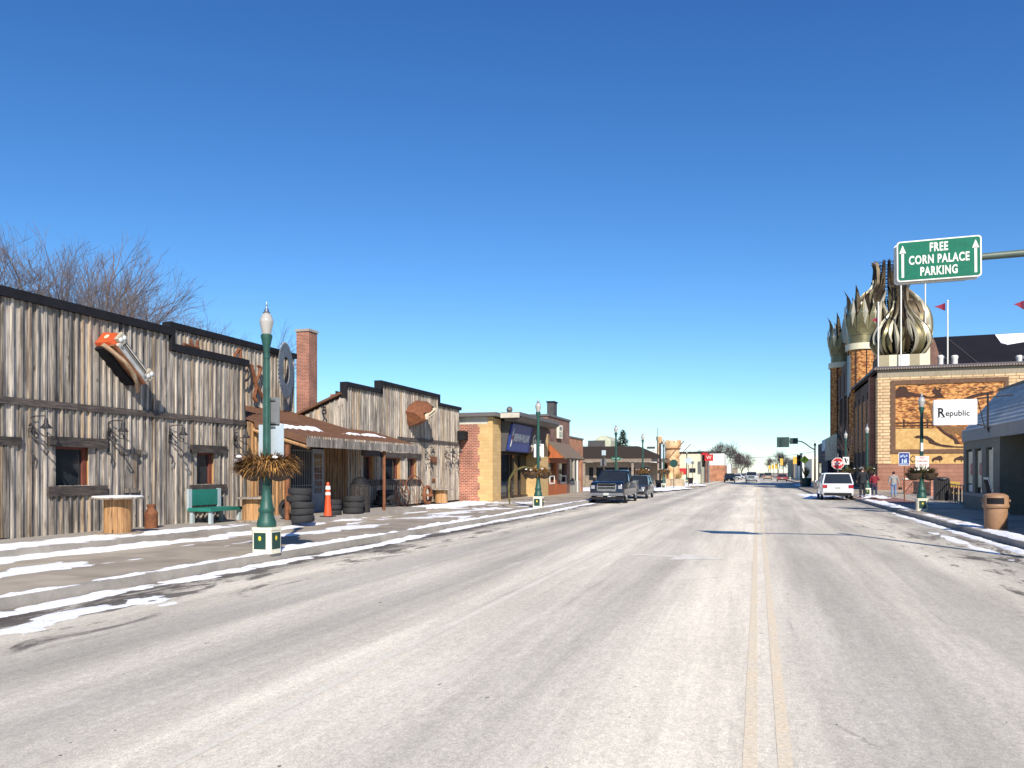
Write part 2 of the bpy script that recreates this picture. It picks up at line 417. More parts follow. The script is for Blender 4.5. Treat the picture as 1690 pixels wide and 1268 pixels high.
    wn2=n.new('ShaderNodeTexNoise'); wn2.inputs['Scale'].default_value=14; l.new(g.outputs['Position'],wn2.inputs['Vector']); l.new(wn2.outputs['Color'],wv.inputs[0]); l.new(mpv.outputs[0],wv.inputs[2]); l.new(wv.outputs[0],v2.inputs['Vector'])
    sc2=n.new('ShaderNodeSeparateColor'); l.new(v2.outputs['Color'],sc2.inputs[0])
    cl=mth('MULTIPLY',rng(v2.outputs['Distance'],.028,.042,1,0),rng(sc2.outputs[0],.55,.56,0,.85)); col=mix(col,(.06,.045,.04),cl)
    spk=rng(nz(16,(1,.9,1),2,.4),.75,.78,0,.8)
    col=mix(col,(.05,.042,.036),spk)
    # cracks
    mp=n.new('ShaderNodeMapping'); mp.inputs['Scale'].default_value=(.26,.12,1); 
    dn=n.new('ShaderNodeTexNoise'); dn.inputs['Scale'].default_value=2.5; dn.inputs['Detail'].default_value=6; l.new(g.outputs['Position'],dn.inputs['Vector'])
    ad=n.new('ShaderNodeVectorMath'); ad.operation='MULTIPLY_ADD'; ad.inputs[1].default_value=(.35,.5,0); l.new(dn.outputs['Color'],ad.inputs[0]); l.new(g.outputs['Position'],ad.inputs[2])
    l.new(ad.outputs[0],mp.inputs['Vector'])
    vo=n.new('ShaderNodeTexVoronoi'); vo.feature='DISTANCE_TO_EDGE'; vo.inputs['Scale'].default_value=1; l.new(mp.outputs[0],vo.inputs['Vector'])
    crk=mth('MULTIPLY',rng(vo.outputs['Distance'],.0008,.0030,1,0),rng(nz(.5,(1,1,1),3),.56,.68,0,.5))
    col=mix(col,(.10,.09,.08),crk)
    l.new(col,b.inputs['Base Color'])
    bp=n.new('ShaderNodeBump'); bp.inputs['Strength'].default_value=.55; bp.inputs['Distance'].default_value=.01
    l.new(nz(55,(1,1,1),6,.8),bp.inputs['Height']); l.new(bp.outputs[0],b.inputs['Normal'])
    return m
m_road=road_mat()
def slab_mat(name,c1,c2,size=1.5):
    m=brick_mat(name,c1,c2,tuple(c*.45 for c in c1),bw=size,rh=size,ms=.012,var=.22,bump=.3,off=0)
    nt=m.node_tree; n=nt.nodes; l=nt.links
    g=[q for q in n if q.type=='NEW_GEOMETRY'][0]; br=[q for q in n if q.type=='TEX_BRICK'][0]
    l.new(g.outputs['Position'],br.inputs['Vector'])
    return m
m_walk=slab_mat('pavement concrete',(.44,.38,.295),(.27,.228,.178),2.4)
m_ground=mat('frozen ground',(.20,.17,.12),.95,col2=(.34,.31,.27),scale=.15,fine=.2)
m_brickpave=brick_mat('brick paving',(.30,.07,.05),(.22,.05,.04),(.25,.12,.10))

g=MB(); g.add([(-2500,-400,-.06),(2500,-400,-.06),(2500,4000,-.06),(-2500,4000,-.06)],[(0,1,2,3)])
tag(g.build('ground',m_ground),kind='structure')
r=MB()
ys=[-40,0,10,20,40,72,82,120,200,400,900,1600]
for a,b_ in zip(ys[:-1],ys[1:]):
    r.add([(CL-.1 if a!=72 else -70,a,0),(CR+.1 if a!=72 else 6.1,a,0),(CR+.1 if a!=72 else 6.1,b_,0),(CL-.1 if a!=72 else -70,b_,0)],[(0,1,2,3)])
tag(r.build('road',m_road),kind='structure')
# road markings (worn paint, 4 mm sheets)
def worn(name,c1,c2,thr=.5):
    m=mat(name,c1,.85,scale=2.2,col2=c2,fine=.25); return m
m_yl=worn('worn yellow paint',(.70,.62,.485),(.77,.63,.43))
m_wl=worn('worn white paint',(.64,.585,.48),(.76,.71,.60))
def strip(mb,pts,w,z=.0025):
    """ribbon along pts with ragged width"""
    vs=[];fs=[]
    n=len(pts)
    for i,(x,y) in enumerate(pts):
        a=pts[max(0,i-1)];b_=pts[min(n-1,i+1)]
        dx,dy=b_[0]-a[0],b_[1]-a[1]; L=math.hypot(dx,dy); nx,ny=-dy/L,dx/L
        ww=w/2*(1+random.uniform(-.06,.06))
        vs+=[(x+nx*ww,y+ny*ww,z),(x-nx*ww,y-ny*ww,z)]
    for i in range(n-1): fs.append((2*i,2*i+1,2*i+3,2*i+2))
    mb.add(vs,fs)
for i,xo in enumerate((-.045,.165)):
    q=MB(); strip(q,[(xo,y*.4) for y in range(0,260)],.085)
    tag(q.build('centre_line',m_yl),kind='structure')
q=MB(); strip(q,[(-3.44,y*.4) for y in range(0,75)],.10); tag(q.build('lane_line',m_wl),kind='structure')
q=MB(); strip(q,[(1.8+random.uniform(-.02,.02),12+y*.4) for y in range(0,1)]+[(1.8,20)],.001)
q=MB()
strip(q,[(-2.62,16.95),(-2.2,16.88),(-1.7,16.78),(-1.35,16.7)],.30)
q.add([(-1.75,16.05,.0045),(-.66,16.5,.0045),(-1.55,17.4,.0045)],[(0,1,2)])
tag(q.build('turn_arrow',mat('arrow paint',(.58,.54,.46),.85,scale=4,col2=(.82,.78,.68),fine=.2)),kind='structure')
# pavements
def walk(name,poly,z=.15,m=m_walk):
    q=MB(); q.prism(poly,'z',-.05,z); return tag(q.build(name,m),kind='structure')
walk('pavement',[(-60,-30),(CL,-30),(CL,70),(-10.5,71.5),(-60,71.5)])
walk('pavement',[(CR,-30),(40,-30),(40,61),(CR-.2,61),(CR,58)])
walk('pavement',[(-80,82),(-9.4,82),(-8.0,83),(-7.2,86),(-7.0,100),(-7.6,106),(-9.4,110),(-9.6,900),(-80,900)])
walk('pavement',[(6.6,61),(40,61),(40,100),(5.6,100),(4.6,97),(4.3,88),(4.3,66),(4.9,63)])
walk('pavement',[(6.4,112),(60,112),(60,900),(6.4,900)])
walk('boardwalk_step',[(-16.35,2),(-13.75,2),(-13.75,30.8),(-16.35,31.2)],.29,m_conc)
walk('kerb',[(CL-.18,-30),(CL+.004,-30),(CL+.004,70),(CL-.18,70)],.156,m_conc)
walk('kerb',[(CR-.004,-30),(CR+.18,-30),(CR+.18,58),(CR-.004,58)],.156,m_conc)
walk('brick_paving',[(6.2,44),(8.6,44),(8.6,58),(6.2,58)],.154,m_brickpave)

# ------------------------------------------------------------------ snow (ragged-edged drifts as real mesh)
def fnoise(x,y,s,o=0.0): return noise.fractal(Vector((x*s+o,y*s-o,o*.37)),1.0,2.0,5)
snow=MB()
def drift(x0,x1,y0,y1,hfun,zbase,cx=.06,cy=.12):
    nx=int((x1-x0)/cx)+1; ny=int((y1-y0)/cy)+1
    idx={}
    Hs=[[hfun(x0+i*cx,y0+j*cy) for i in range(nx)] for j in range(ny)]
    vs=[];fs=[]
    def vid(i,j):
        k=(i,j)
        if k not in idx:
            idx[k]=len(vs); x=x0+i*cx; y=y0+j*cy
            vs.append((x,y,zbase(x,y)+max(min(Hs[j][i],.16),-.012)))
        return idx[k]
    for j in range(ny-1):
        for i in range(nx-1):
            if max(Hs[j][i],Hs[j][i+1],Hs[j+1][i],Hs[j+1][i+1])>0:
                fs.append((vid(i,j),vid(i+1,j),vid(i+1,j+1),vid(i,j+1)))
    snow.add(vs,fs)
def ridge(xc,w,h,amp=.35,s=.9,o=0,y0=-99,y1=99,fade=1.5):
    def f(x,y):
        c=xc(y) if callable(xc) else xc
        ww=w(y) if callable(w) else w
        t=(x-c)/ww
        e=min(1,(y-y0)/fade,(y1-y)/fade)
        n1=fnoise(x,y*.45,s,o)
        n2=fnoise(x,y*.8,3.4,o+5)
        n3=noise.noise(Vector((x*11,y*9,o)))
        q_=1-t*t
        q_=q_*e if (q_>0 and e>0) else (q_-1 if e<0 else q_)
        return .65*h*(q_+n1*amp*2.2+n2*.75+n3*.22-.22-(.5 if amp>1.3 else 0))
    return f
def kedge(*a,**k):
    f=ridge(*a,**k)
    def g(x,y):
        v=f(x,y); e=min(1,abs(x-(CL if x<0 else CR))/.09)
        return v*e-.012*(1-e) if v>0 else v
    return g
zw=lambda x,y:.15
zb=lambda x,y:.29
z0=lambda x,y:0.0
zk=lambda x,y: .15
zr=lambda x,y: .15
# on the raised walk beside the wooden wall
drift(-15.4,-13.76,8,19,ridge(-14.35,lambda y:.62-.05*max(0,y-15),.06,.45,o=3,y0=6,y1=19),zb,.07,.12)
# below the step
drift(-13.9,-11.9,8,26,ridge(lambda y:-13.3+.25*sin(y*.5),lambda y:.42+.12*sin(y*.8),.07,.6,o=9,y0=6,y1=24,fade=3),zw,.07,.12)
drift(-12.9,-10.6,9,34,ridge(-11.7,lambda y:.8,.010,1.7,.9,o=19,y0=7,y1=34),lambda x,y:.15-.006,.08,.14)
# mound in front of the far half of the wooden building, and smears
drift(-16.1,-12.6,30.5,42,ridge(lambda y:-14.6,lambda y:1.25,.12,.3,.7,o=21,y0=30.8,y1=41,fade=3),zw,.12,.2)
drift(-14,-9.8,24,44,ridge(-11.8,1.6,.012,1.6,.8,o=35,y0=24,y1=44),lambda x,y:.15-.006,.12,.2)
# kerb strips
drift(-10.1,-9.41,5,30,kedge(lambda y:-9.54+.05*sin(y*.33),lambda y:.19+.06*sin(y*.9),.07,.6,.9,o=41,y0=2,y1=74),zk,.045,.07)
drift(-9.36,-8.3,5,26,ridge(lambda y:-9.10+.08*sin(y*.4+1),lambda y:.24,.045,.65,1.2,o=52,y0=3,y1=58,fade=4),z0,.045,.07)
drift(-9.36,-8.3,26,60,ridge(lambda y:-9.10+.08*sin(y*.4+1),.22,.045,.4,1.2,o=53,y0=25,y1=58,fade=4),z0,.07,.16)
drift(-9.0,-6.6,5,11.5,ridge(-8.1,.45,.020,1.4,1.5,o=63,y0=3,y1=9.6,fade=2),lambda x,y:-.002,.04,.06)
drift(-10.1,-9.41,30,75,kedge(lambda y:-9.62+.1*sin(y*.33),.26,.06,.25,1.3,o=42,y0=29,y1=74),zk,.07,.16)
# right kerb
drift(5.0,6.0,10,38,ridge(lambda y:5.72,lambda y:.16,.04,.5,1.0,o=71,y0=8,y1=36,fade=4),z0,.05,.09)
drift(6.0,7.6,14,34,ridge(lambda y:6.35,lambda y:.30,.05,.5,.8,o=85,y0=17,y1=29,fade=3),lambda x,y:.156,.05,.09)
drift(3.8,5.6,17,27,ridge(5.0,.16,.007,.9,1.0,o=95,y0=18,y1=26),lambda x,y:-.002,.05,.09)
drift(6.01,7.4,36,50,kedge(6.3,.5,.09,.5,.8,o=101,y0=36,y1=50),zr,.1,.2)
drift(3.0,7.2,56,68,ridge(lambda y:4.6,1.3,.16,.5,.5,o=111,y0=56,y1=68,fade=3),z0,.14,.25)
drift(6.0,8.6,52,60,ridge(7.2,.9,.16,.5,.6,o=121,y0=52,y1=60,fade=3),zw,.12,.22)
# far corner islands
drift(-12,-6.2,70,112,ridge(lambda y:-8.6+ (0 if y>84 else (84-y)*-.1),1.5,.15,.6,.35,o=131,y0=70,y1=112,fade=4),lambda x,y:.12,.25,.5)
drift(-12,-9,110,260,ridge(-10.4,1.3,.12,.5,.25,o=141,y0=108,y1=260,fade=4),zw,.3,1.2)
drift(4,12,100,130,ridge(7.5,2.4,.12,.6,.25,o=151,y0=100,y1=130,fade=4),lambda x,y:.1,.3,.8)
drift(-20,-10,60,100,ridge(-14,4,.1,.8,.2,o=161,y0=62,y1=98,fade=4),zw,.4,.6)
tag(snow.build('snow',m_snow,smooth=True,angle=80),kind='stuff')
# ================================================================== WOODEN SALOON-STYLE BUILDINGS (left)
XA=-16.3
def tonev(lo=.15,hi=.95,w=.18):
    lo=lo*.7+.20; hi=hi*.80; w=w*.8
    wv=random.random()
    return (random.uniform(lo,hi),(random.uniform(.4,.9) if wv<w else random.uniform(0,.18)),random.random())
def clad(mb,X,y0,y1,z0,top,openings=(),bw=.215,out=1,thick=.03,axis='x',batten=True,lo=.15,hi=.95,w=.16):
    """board-and-batten. axis x: wall in plane X, runs along y. axis y: wall in plane Y=X facing -Y, runs along x"""
    y=y0; i=0
    def seg(a,b_,za,zt0,zt1,tk,tk0):
        if zt0-za<.02: return
        if axis=='x':
            mb.add([(X+tk0,a,za),(X+tk0,b_,za),(X+tk,b_,za),(X+tk,a,za),(X+tk0,a,zt0),(X+tk0,b_,zt1),(X+tk,b_,zt1),(X+tk,a,zt0)],
               [(0,1,2,3)[::-1],(4,5,6,7),(3,2,6,7)[::-1],(0,3,7,4)[::-1],(2,1,5,6)[::-1],(1,0,4,5)[::-1]])
        else:
            mb.add([(a,X-tk0,za),(b_,X-tk0,za),(b_,X-tk,za),(a,X-tk,za),(a,X-tk0,zt0),(b_,X-tk0,zt1),(b_,X-tk,zt1),(a,X-tk,zt0)],
               [(0,1,2,3),(4,5,6,7)[::-1],(3,2,6,7),(0,3,7,4),(2,1,5,6),(1,0,4,5)])
    def column(a,b_,tk,tk0):
        mid=(a+b_)/2; spans=[(z0,None)]
        for (oy0,oy1,oz0,oz1) in openings:
            if oy0<mid<oy1:
                ns=[]
                for (s0,s1) in spans:
                    ns.append((s0,oz0)); ns.append((oz1,s1))
                spans=ns
        t=1.0
        for s0,s1 in spans:
            if s1 is None: seg(a,b_,s0,top(a),top(b_),tk,tk0)
            else: seg(a,b_,s0,s1,s1,tk,tk0)
    while y<y1-.02:
        b_=min(y+bw*random.uniform(.85,1.15),y1)
        if y1-b_<.06: b_=y1
        mb.tone=tonev(lo,hi,w)
        column(y+.004,b_-.004,thick+random.uniform(-.006,.006),0)
        if batten and b_<y1-.05:
            mb.tone=tonev(lo,min(1,hi+.1),w); wd=random.uniform(.02,.034)
            column(b_-wd,b_+wd,thick+.042+random.uniform(-.006,.012),.0)
        y=b_
    mb.tone=(.5,.5,.5)

m_back=mat('backing dark wood',(.05,.045,.04),.9)
m_inner=mat('dim interior',(.03,.028,.025),.9)
m_redtrim=mat('red brown trim',(.16,.045,.03),.7,var=.2)

def wood_window(parent,y0,y1,z0,z1,X=XA,name='window',frame_w=.24):
    """recessed window: header + sill timbers, jamb boards, glass"""
    dp=.15
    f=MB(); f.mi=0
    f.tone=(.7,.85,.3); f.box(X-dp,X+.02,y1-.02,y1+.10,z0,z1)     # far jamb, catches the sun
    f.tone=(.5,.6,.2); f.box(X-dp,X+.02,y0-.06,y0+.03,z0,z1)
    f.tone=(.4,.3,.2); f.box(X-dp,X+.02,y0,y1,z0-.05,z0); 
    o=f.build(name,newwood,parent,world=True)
    h=MB(); h.tone=(.35,.1,.6); h.box(X,X+.14,y0-.22,y1+.42,z1-.02,z1+.22); h.build('lintel',trimw,o,world=True)
    h=MB(); h.tone=(.4,.1,.3); h.box(X,X+.12,y0-.24,y1+.42,z0-.26,z0-.02); h.build('sill',trimw,o,world=True)
    g=MB(); g.box(X-dp-.02,X-dp,y0,y1,z0,z1); g.build('pane',m_glass,o,world=True)
    m=MB(); 
    yc=y1-.12
    m.box(X-dp,X-dp+.06,yc-.05,yc+.06,z0,z1); m.box(X-dp,X-dp+.05,y0,y1,z1-.07,z1); m.build('sash',m_redtrim,o,world=True)
    return o

# ---- building A
A=thing('wooden_building','nearest long weathered plank building, with the orange car front on its wall','building',(XA-3,13,.0))
w=MB()
WA=[]   # openings y0,y1,z0,z1
def opn(u0,u1,v0,v1,X=XA):
    a=YX(u0,X); b_=YX(u1,X); um=(u0+u1)/2
    return (a,b_,ZX(um,v1,X),ZX(um,v0,X))
o1=opn(89,150,737,801); o2=opn(320,355,747,799)
ysplit=18.3; yend=21.75
topA=lambda y: 5.82 if y<ysplit else 5.36
clad(w,XA,6.0,ysplit,.27,lambda y:5.85,[o1,o2])
clad(w,XA,ysplit,yend,.27,lambda y:5.40,[o1,o2])
w.build('cladding',barn,A,world=True)
b=MB()
b.prism([(6,.2),(o1[0],.2),(o1[0],5.7),(6,5.7)],'x',XA-.15,XA-.002)
b.box(XA-.15,XA-.002,o1[0],o1[1],.2,o1[2]); b.box(XA-.15,XA-.002,o1[0],o1[1],o1[3],5.7)
b.box(XA-.15,XA-.002,o1[1],o2[0],.2,5.3); b.box(XA-.15,XA-.002,o1[1],ysplit,5.3,5.7)
b.box(XA-.15,XA-.002,o2[0],o2[1],.2,o2[2]); b.box(XA-.15,XA-.002,o2[0],o2[1],o2[3],5.3); b.box(XA-.15,XA-.002,o2[1],yend,.2,5.3)
b.box(XA-.45,XA-.43,6,yend,.2,5.2)
b.box(XA-8,XA-.15,yend-.15,yend,.2,5.0); b.box(XA-8,XA-.15,6,yend,4.8,5.0); b.box(XA-8,XA-7.9,6,yend,.2,4.8); b.box(XA-8,XA-.15,5.9,6,.2,4.8)
b.build('wall',m_back,A,world=True)
f=MB()
f.box(XA-.2,XA+.16,5.9,ysplit+.08,5.78,6.0); f.box(XA-.2,XA+.16,ysplit-.06,ysplit+.08,5.35,5.78)
f.box(XA-.2,XA+.16,ysplit+.08,yend+.05,5.33,5.55)
f.build('parapet_edge',m_black,A,world=True)
f=MB(); y=6.0
while y<yend:
    y2=min(yend,y+random.uniform(2.2,3.6)); f.tone=(random.uniform(.3,.8),.1,random.random()); f.box(XA+.03,XA+.11,y+.004,y2-.004,3.36,3.52); y=y2
f.build('belt_board',trimw,A,world=True)
wood_window(A,*o1); wood_window(A,*o2)
# boarded-up window
ob=opn(202,222,750,806)
f=MB(); f.tone=(.35,.25,.8)
for k in range(3):
    f.tone=tonev(.2,.6,.1); a=ob[0]+(ob[1]-ob[0])*k/3; f.box(XA+.03,XA+.09,a+.01,a+(ob[1]-ob[0])/3-.01,ob[2],ob[3])
f.tone=(.3,.2,.1); f.box(XA+.03,XA+.13,ob[0]-.15,ob[1]+.3,ob[3],ob[3]+.13); f.box(XA+.03,XA+.12,ob[0],ob[1]+.05,ob[2]-.12,ob[2])
f.build('boarded_window',barn,A,world=True)
od=opn(-30,10,735,884)
f=MB(); f.tone=(.35,.1,.1); f.box(XA+.03,XA+.12,od[0],od[1]+.3,ZX(10,735,XA),ZX(10,721,XA)); f.build('door_lintel',trimw,A,world=True)
f=MB()
for k in range(4):
    f.tone=tonev(.1,.4,.05); a=od[0]+(od[1]-od[0])*k/4; f.box(XA+.04,XA+.09,a+.01,a+(od[1]-od[0])/4-.01,.32,od[3])
f.build('door',barn,A,world=True)

# ---- higher set-back wall with letters
XK=-19.0
K=thing('wooden_wall','set-back plank wall with rusty letters and a saw blade above the rusty porch roof','building',(XK-1,25,.0))
w=MB(); yk0,yk1=YX(279,XK),YX(485,XK)
clad(w,XK,yk0,yk1,3.0,lambda y:6.75,bw=.22,lo=.35,hi=1.0); w.build('cladding',barn,K,world=True)
b=MB(); b.box(XK-.15,XK-.002,yk0,yk1,.2,6.7); b.box(XK-6,XK-.15,yk0,yk0+.15,.2,6.3); b.box(XK-6,XK-.15,yk1-.15,yk1,.2,6.3); b.build('wall',m_back,K,world=True)
f=MB(); f.box(XK-.2,XK+.15,yk0-.1,yk1+.02,6.68,6.9); f.box(XK-.2,XK+.12,yk0-.1,yk0+.02,5.5,6.68); f.build('parapet_edge',m_black,K,world=True)

# ---- shopfront between the two wooden fronts
XS=-16.2
S=thing('shop_entrance','shaded entrance of brown boards under the porch roof, with barred and white doors','building',(XS-1,25,.29))
ys0=yend; ys1=YX(425,XS); yd0=YX(479,XS); yd1=YX(514,XS); yd2=YX(534,XS); ys2=28.3
w=MB(); clad(w,XS,ys0,yd0,.29,lambda y:3.5,bw=.2,lo=.5,hi=.9,w=1.0,openings=[(ys1,ys1+.9,1.0,2.5)]); w.build('cladding',newwood,S,world=True); w=MB(); clad(w,XS,yd2,ys2,.29,lambda y:3.5,bw=.2,lo=.0,hi=.25,w=.4)  # boards beyond the doors toned dark, porch shade put into their colour
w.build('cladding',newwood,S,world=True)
b=MB(); b.box(XS-2.7,XS-2.6,ys0,ys2,.2,4.2); b.box(XS-.1,XS-.002,yd2,ys2,.2,3.5); b.box(XS-.1,XS-.002,ys0,yd0,.2,1.0); b.box(XS-.1,XS-.002,ys0,yd0,2.5,3.5); b.box(XS-.1,XS-.002,ys0,ys1,1.0,2.5); b.box(XS-.1,XS-.002,ys1+.9,yd0,1,2.5); b.box(XS-.1,XS-.002,yd0,yd2,2.75,3.5); b.build('wall',m_back,S,world=True)
f=MB(); f.box(XS-.06,XS-.04,ys1,ys1+.9,1.0,2.5); f.build('window',m_glass,S,world=True)
f=MB(); f.box(XS-.06,XS+.02,yd0,yd1,.29,2.75,0)
o=f.build('barred_door',m_iron,S,world=True)
f=MB(); nb=9
for k in range(nb): 
    yy=yd0+.1+(yd1-yd0-.2)*k/(nb-1); f.box(XS+.04,XS+.06,yy-.012,yy+.012,.4,2.65)
for zz in (.42,1.3,2.6): f.box(XS+.035,XS+.065,yd0+.05,yd1-.05,zz,zz+.04)
f.build('bars',m_grey,o,world=True)
f=MB(); f.box(XS-.06,XS+.03,yd1+.02,yd2,.29,2.7); o=f.build('white_door',mat('shade-greyed white door',(.26,.28,.31),.7),S,world=True); o['label']='white panelled glass door'  # white door coloured grey to stand in for the porch shade
f=MB()
for r_ in range(6):
    for c_ in range(3):
        a=yd1+.16+c_*(yd2-yd1-.3)/3; z=1.0+r_*.26; f.box(XS+.03,XS+.035,a,a+(yd2-yd1-.3)/3-.04,z,z+.22)
f.build('pane',m_glass,o,world=True)
f=MB(); f.sphere((XS+.06,yd1+.1,1.2),.035); f.build('handle',m_steel,o,world=True)

# ---- building B
B=thing('wooden_building','weathered plank building with stepped black roof edge and rusty car hood, beside the brick shop','building',(XA-3,34,.0))
yB0=28.3; yB1=31.3; yB2=38.0; yB3=41.1
ob1=opn(598,615,752,792); ob2=opn(630,659,755,791); ob3=opn(671,686,756,791)
ops=[ob1,ob2,ob3]
w=MB(); clad(w,XA,yB0,yB1,.25,lambda y:5.42,ops,lo=.3); clad(w,XA,yB1,yB2,.25,lambda y:5.84,ops,lo=.3); clad(w,XA,yB2,yB3,.25,lambda y:5.40,ops,lo=.3)
w.build('cladding',barn,B,world=True); w=MB()
clad(w,yB0,XA-3.0,XA,.25,lambda x:5.0-(XA-x)*.4,bw=.24,axis='y',lo=.5,hi=1,w=.35)
w.build('cladding',barn,B,world=True)
b=MB(); es=sorted(ops,key=lambda q:q[0]); cur=yB0
for o_ in es:
    b.box(XA-.15,XA-.002,cur,o_[0],.2,5.3); b.box(XA-.15,XA-.002,o_[0],o_[1],.2,o_[2]); b.box(XA-.15,XA-.002,o_[0],o_[1],o_[3],5.3); cur=o_[1]
b.box(XA-.15,XA-.002,cur,yB3,.2,5.3); b.box(XA-.15,XA-.002,yB1,yB2,5.3,5.75); b.box(XA-.45,XA-.43,yB0,yB3,.2,5.2)
b.box(XA-9,XA-.15,yB3-.15,yB3,.2,4.0); b.box(XA-9,XA-8.9,yB0,yB3,.2,3); b.box(XA-9,XA-3,yB0,yB0+.1,.2,3.2)
b.build('wall',m_back,B,world=True)
f=MB(); f.prism([(XA-.1,5.12),(XA-.1,5.02),(XA-7,2.3),(XA-7,2.42)],'y',yB0-.25,yB3); f.build('roof',m_rustroof,B,world=True)
f=MB()
f.box(XA-.2,XA+.15,yB0-.06,yB1+.02,5.37,5.56); f.box(XA-.2,XA+.15,yB1-.06,yB1+.14,5.37,5.96); f.box(XA-.2,XA+.15,yB1+.14,yB2+.04,5.78,5.96)
f.box(XA-.2,XA+.15,yB2-.08,yB2+.04,5.36,5.78); f.box(XA-.2,XA+.15,yB2+.04,yB3+.05,5.36,5.53); f.box(XA-.2,XA+.12,yB0-.06,yB0+.02,4.9,5.37)
f.build('parapet_edge',m_black,B,world=True)
f=MB(); f.tone=(.6,.1,.4); f.box(XA+.03,XA+.11,33.0,yB3,3.35,3.5); f.build('belt_board',trimw,B,world=True)
for o_ in ops: wood_window(B,*o_)

# ---- porch roof
PR=thing('porch_roof','sloping rusty metal porch roof with log beam and grey board eave, patched with snow','canopy',(-15,25,3.2))
yp0=21.85; yp1=30.4; xe=-14.0; ze=2.98
def zroof(x): return ze+(xe-x)*.285
f=MB()
f.prism([(xe,ze),(XK,zroof(XK)),(XK,zroof(XK)-.06),(xe,ze-.06)],'y',yp0,28.28)
f.prism([(xe,ze),(XA+.12,zroof(XA+.12)),(XA+.12,zroof(XA+.12)-.06),(xe,ze-.06)],'y',28.28,yp1)
y=yp0+.4
while y<yp1:
    xb=XK if y<28.2 else XA+.12
    f.prism([(xe,ze+.03),(xb,zroof(xb)+.03),(xb,zroof(xb)),(xe,ze)],'y',y-.012,y+.012); y+=.42
f.prism([(xe,ze-.06),(XA+.3,zroof(XA+.3)-.06),(XA+.3,zroof(XA+.3)-.24),(xe,ze-.24)],'y',yp0,yp0+.04)
f.build('roof_sheet',m_rustroof,PR,world=True)
f=MB(); f.tone=(.8,.6,.3)
f.tube([(xe,yp0+.14,ze-.34),(XA+.2,yp0+.14,zroof(XA+.2)-.34)],.085,10); f.build('log_rafter',newwood,PR,smooth=True,world=True)
f=MB(); y=yp0
while y<yp1-.3:
    y2=min(yp1,y+random.uniform(1.8,2.6)); f.tone=(random.uniform(.2,.5),.05,random.random()); f.box(xe,xe+.06,y+.004,y2-.004,ze-.34,ze-.06); y=y2
for k in range(60):
    y=yp0+(yp1-yp0)*k/60; f.tone=tonev(.3,.9,.1); f.box(xe+.01,xe+.05,y,y+.05,ze-.07,ze+.02)
f.build('eave_board',barn,PR,world=True)
sn=MB()
def rs(x0,x1,y0,y1,seed):
    nx,ny=14,60
    vs=[];fs=[];ok={}
    for j in range(ny+1):
        for i in range(nx+1):
            x=x0+(x1-x0)*i/nx; y=y0+(y1-y0)*j/ny
            t=min(i,nx-i)/nx*2; s_=min(j,ny-j)/ny*4
            h=.10*(min(1,t*1.6)*min(1,s_)+fnoise(x,y,1.4,seed)*.8-.35)
            vs.append((x,y,zroof(x)+max(-.02,min(.09,h)))); ok[(i,j)]=h
    for j in range(ny):
        for i in range(nx):
            if max(ok[(i,j)],ok[(i+1,j)],ok[(i,j+1)],ok[(i+1,j+1)])>0:
                a=j*(nx+1)+i; fs.append((a,a+1,a+nx+2,a+nx+1))
    sn.add(vs,fs)
rs(-15.6,-15.0,21.9,25.2,4); rs(-15.2,-14.95,25.4,29.4,12)
sn.build('snow_patch',m_snow,PR,smooth=True,world=True)
f=MB(); f.tone=(.3,.8,.2)
for (u_,x_) in ((474,-14.15),):
    p=P(u_,X=x_); f.tube([(x_,p.y,.29),(x_,p.y,ze-.3)],.075,8)
f.build('post',m_rust,PR,smooth=True,world=True)
f=MB(); p=P(634,X=-14.1); f.tube([(-14.1,p.y,.15),(-14.1,p.y,ze-.3)],.06,8); f.build('post',m_rust,PR,smooth=True,world=True)
PY=p.y
# small chimneys behind
ch=MB(); p=P(505,X=-21.2); ch.box(-21.55,-20.85,p.y-.3,p.y+.45,0,8.7)
o=tag(ch.build('brick_chimney',m_chim),'tall square red brick chimney rising behind the rusty porch roof','chimney')
c2=MB(); c2.box(-21.6,-20.8,p.y-.35,p.y+.5,8.7,8.82); c2.build('cap',m_conc,o)
c=MB(); q=P(560,650,X=-19.0); c.box(q.x-.5,q.x+.2,q.y,q.y+.5,3,q.z); o=tag(c.build('brick_chimney',m_chim),'low brick chimney stub with thin pipe behind the stepped wooden front','chimney')
c=MB(); c.tube([(q.x,q.y+.2,q.z),(q.x,q.y+.2,q.z+.35)],.025,6); c.build('pipe',m_iron,o)

# ---- rusty letters and saw blade
def wallpart_tube(mb,pts,r,X,n=6): mb.tube([(X,YX(u,X),ZX(u,v,X)) for u,v in pts],r,n)
k=MB(); xk=XK+.28
wallpart_tube(k,[(414,604),(420,622),(423,640),(419,656),(423,662)],[.09,.08,.07,.08,.10],xk)
wallpart_tube(k,[(430,606),(428,618),(422,632)],[.08,.06,.06],xk)
wallpart_tube(k,[(421,630),(428,645),(437,662)],[.08,.07,.06],xk)
wallpart_tube(k,[(417,605),(411,602)],[.07,.05],xk); wallpart_tube(k,[(430,606),(424,604)],[.06,.04],xk)
tag(k.build('rusty_letter',m_rust,smooth=True),'rusty letter K made of welded boots and tools on the set-back wooden wall','letter',group='rusty sign letters')
k=MB(); k.torus((0,0,0),.33,.045,'x',24,6); k.M=None
k.v=[(x+xk,y*.95+YX(404,xk),z*1.15+ZX(404,612,xk)) for x,y,z in k.v]
tag(k.build('iron_hoop',m_iron,smooth=True),'dark iron hoop hanging left of the rusty letter K','hoop')
k=MB(); xl=XK+.25
for pts in ([(303,568),(318,572),(328,575)],[(314,560),(318,572)],[(326,562),(324,576),(328,590)],[(303,568),(306,590)]): wallpart_tube(k,pts,.05,xl)
tag(k.build('rusty_letter',m_rust,smooth=True),'rusty letter tops poking above the lower roof edge right of the step','letter',group='rusty sign letters')
k=MB()
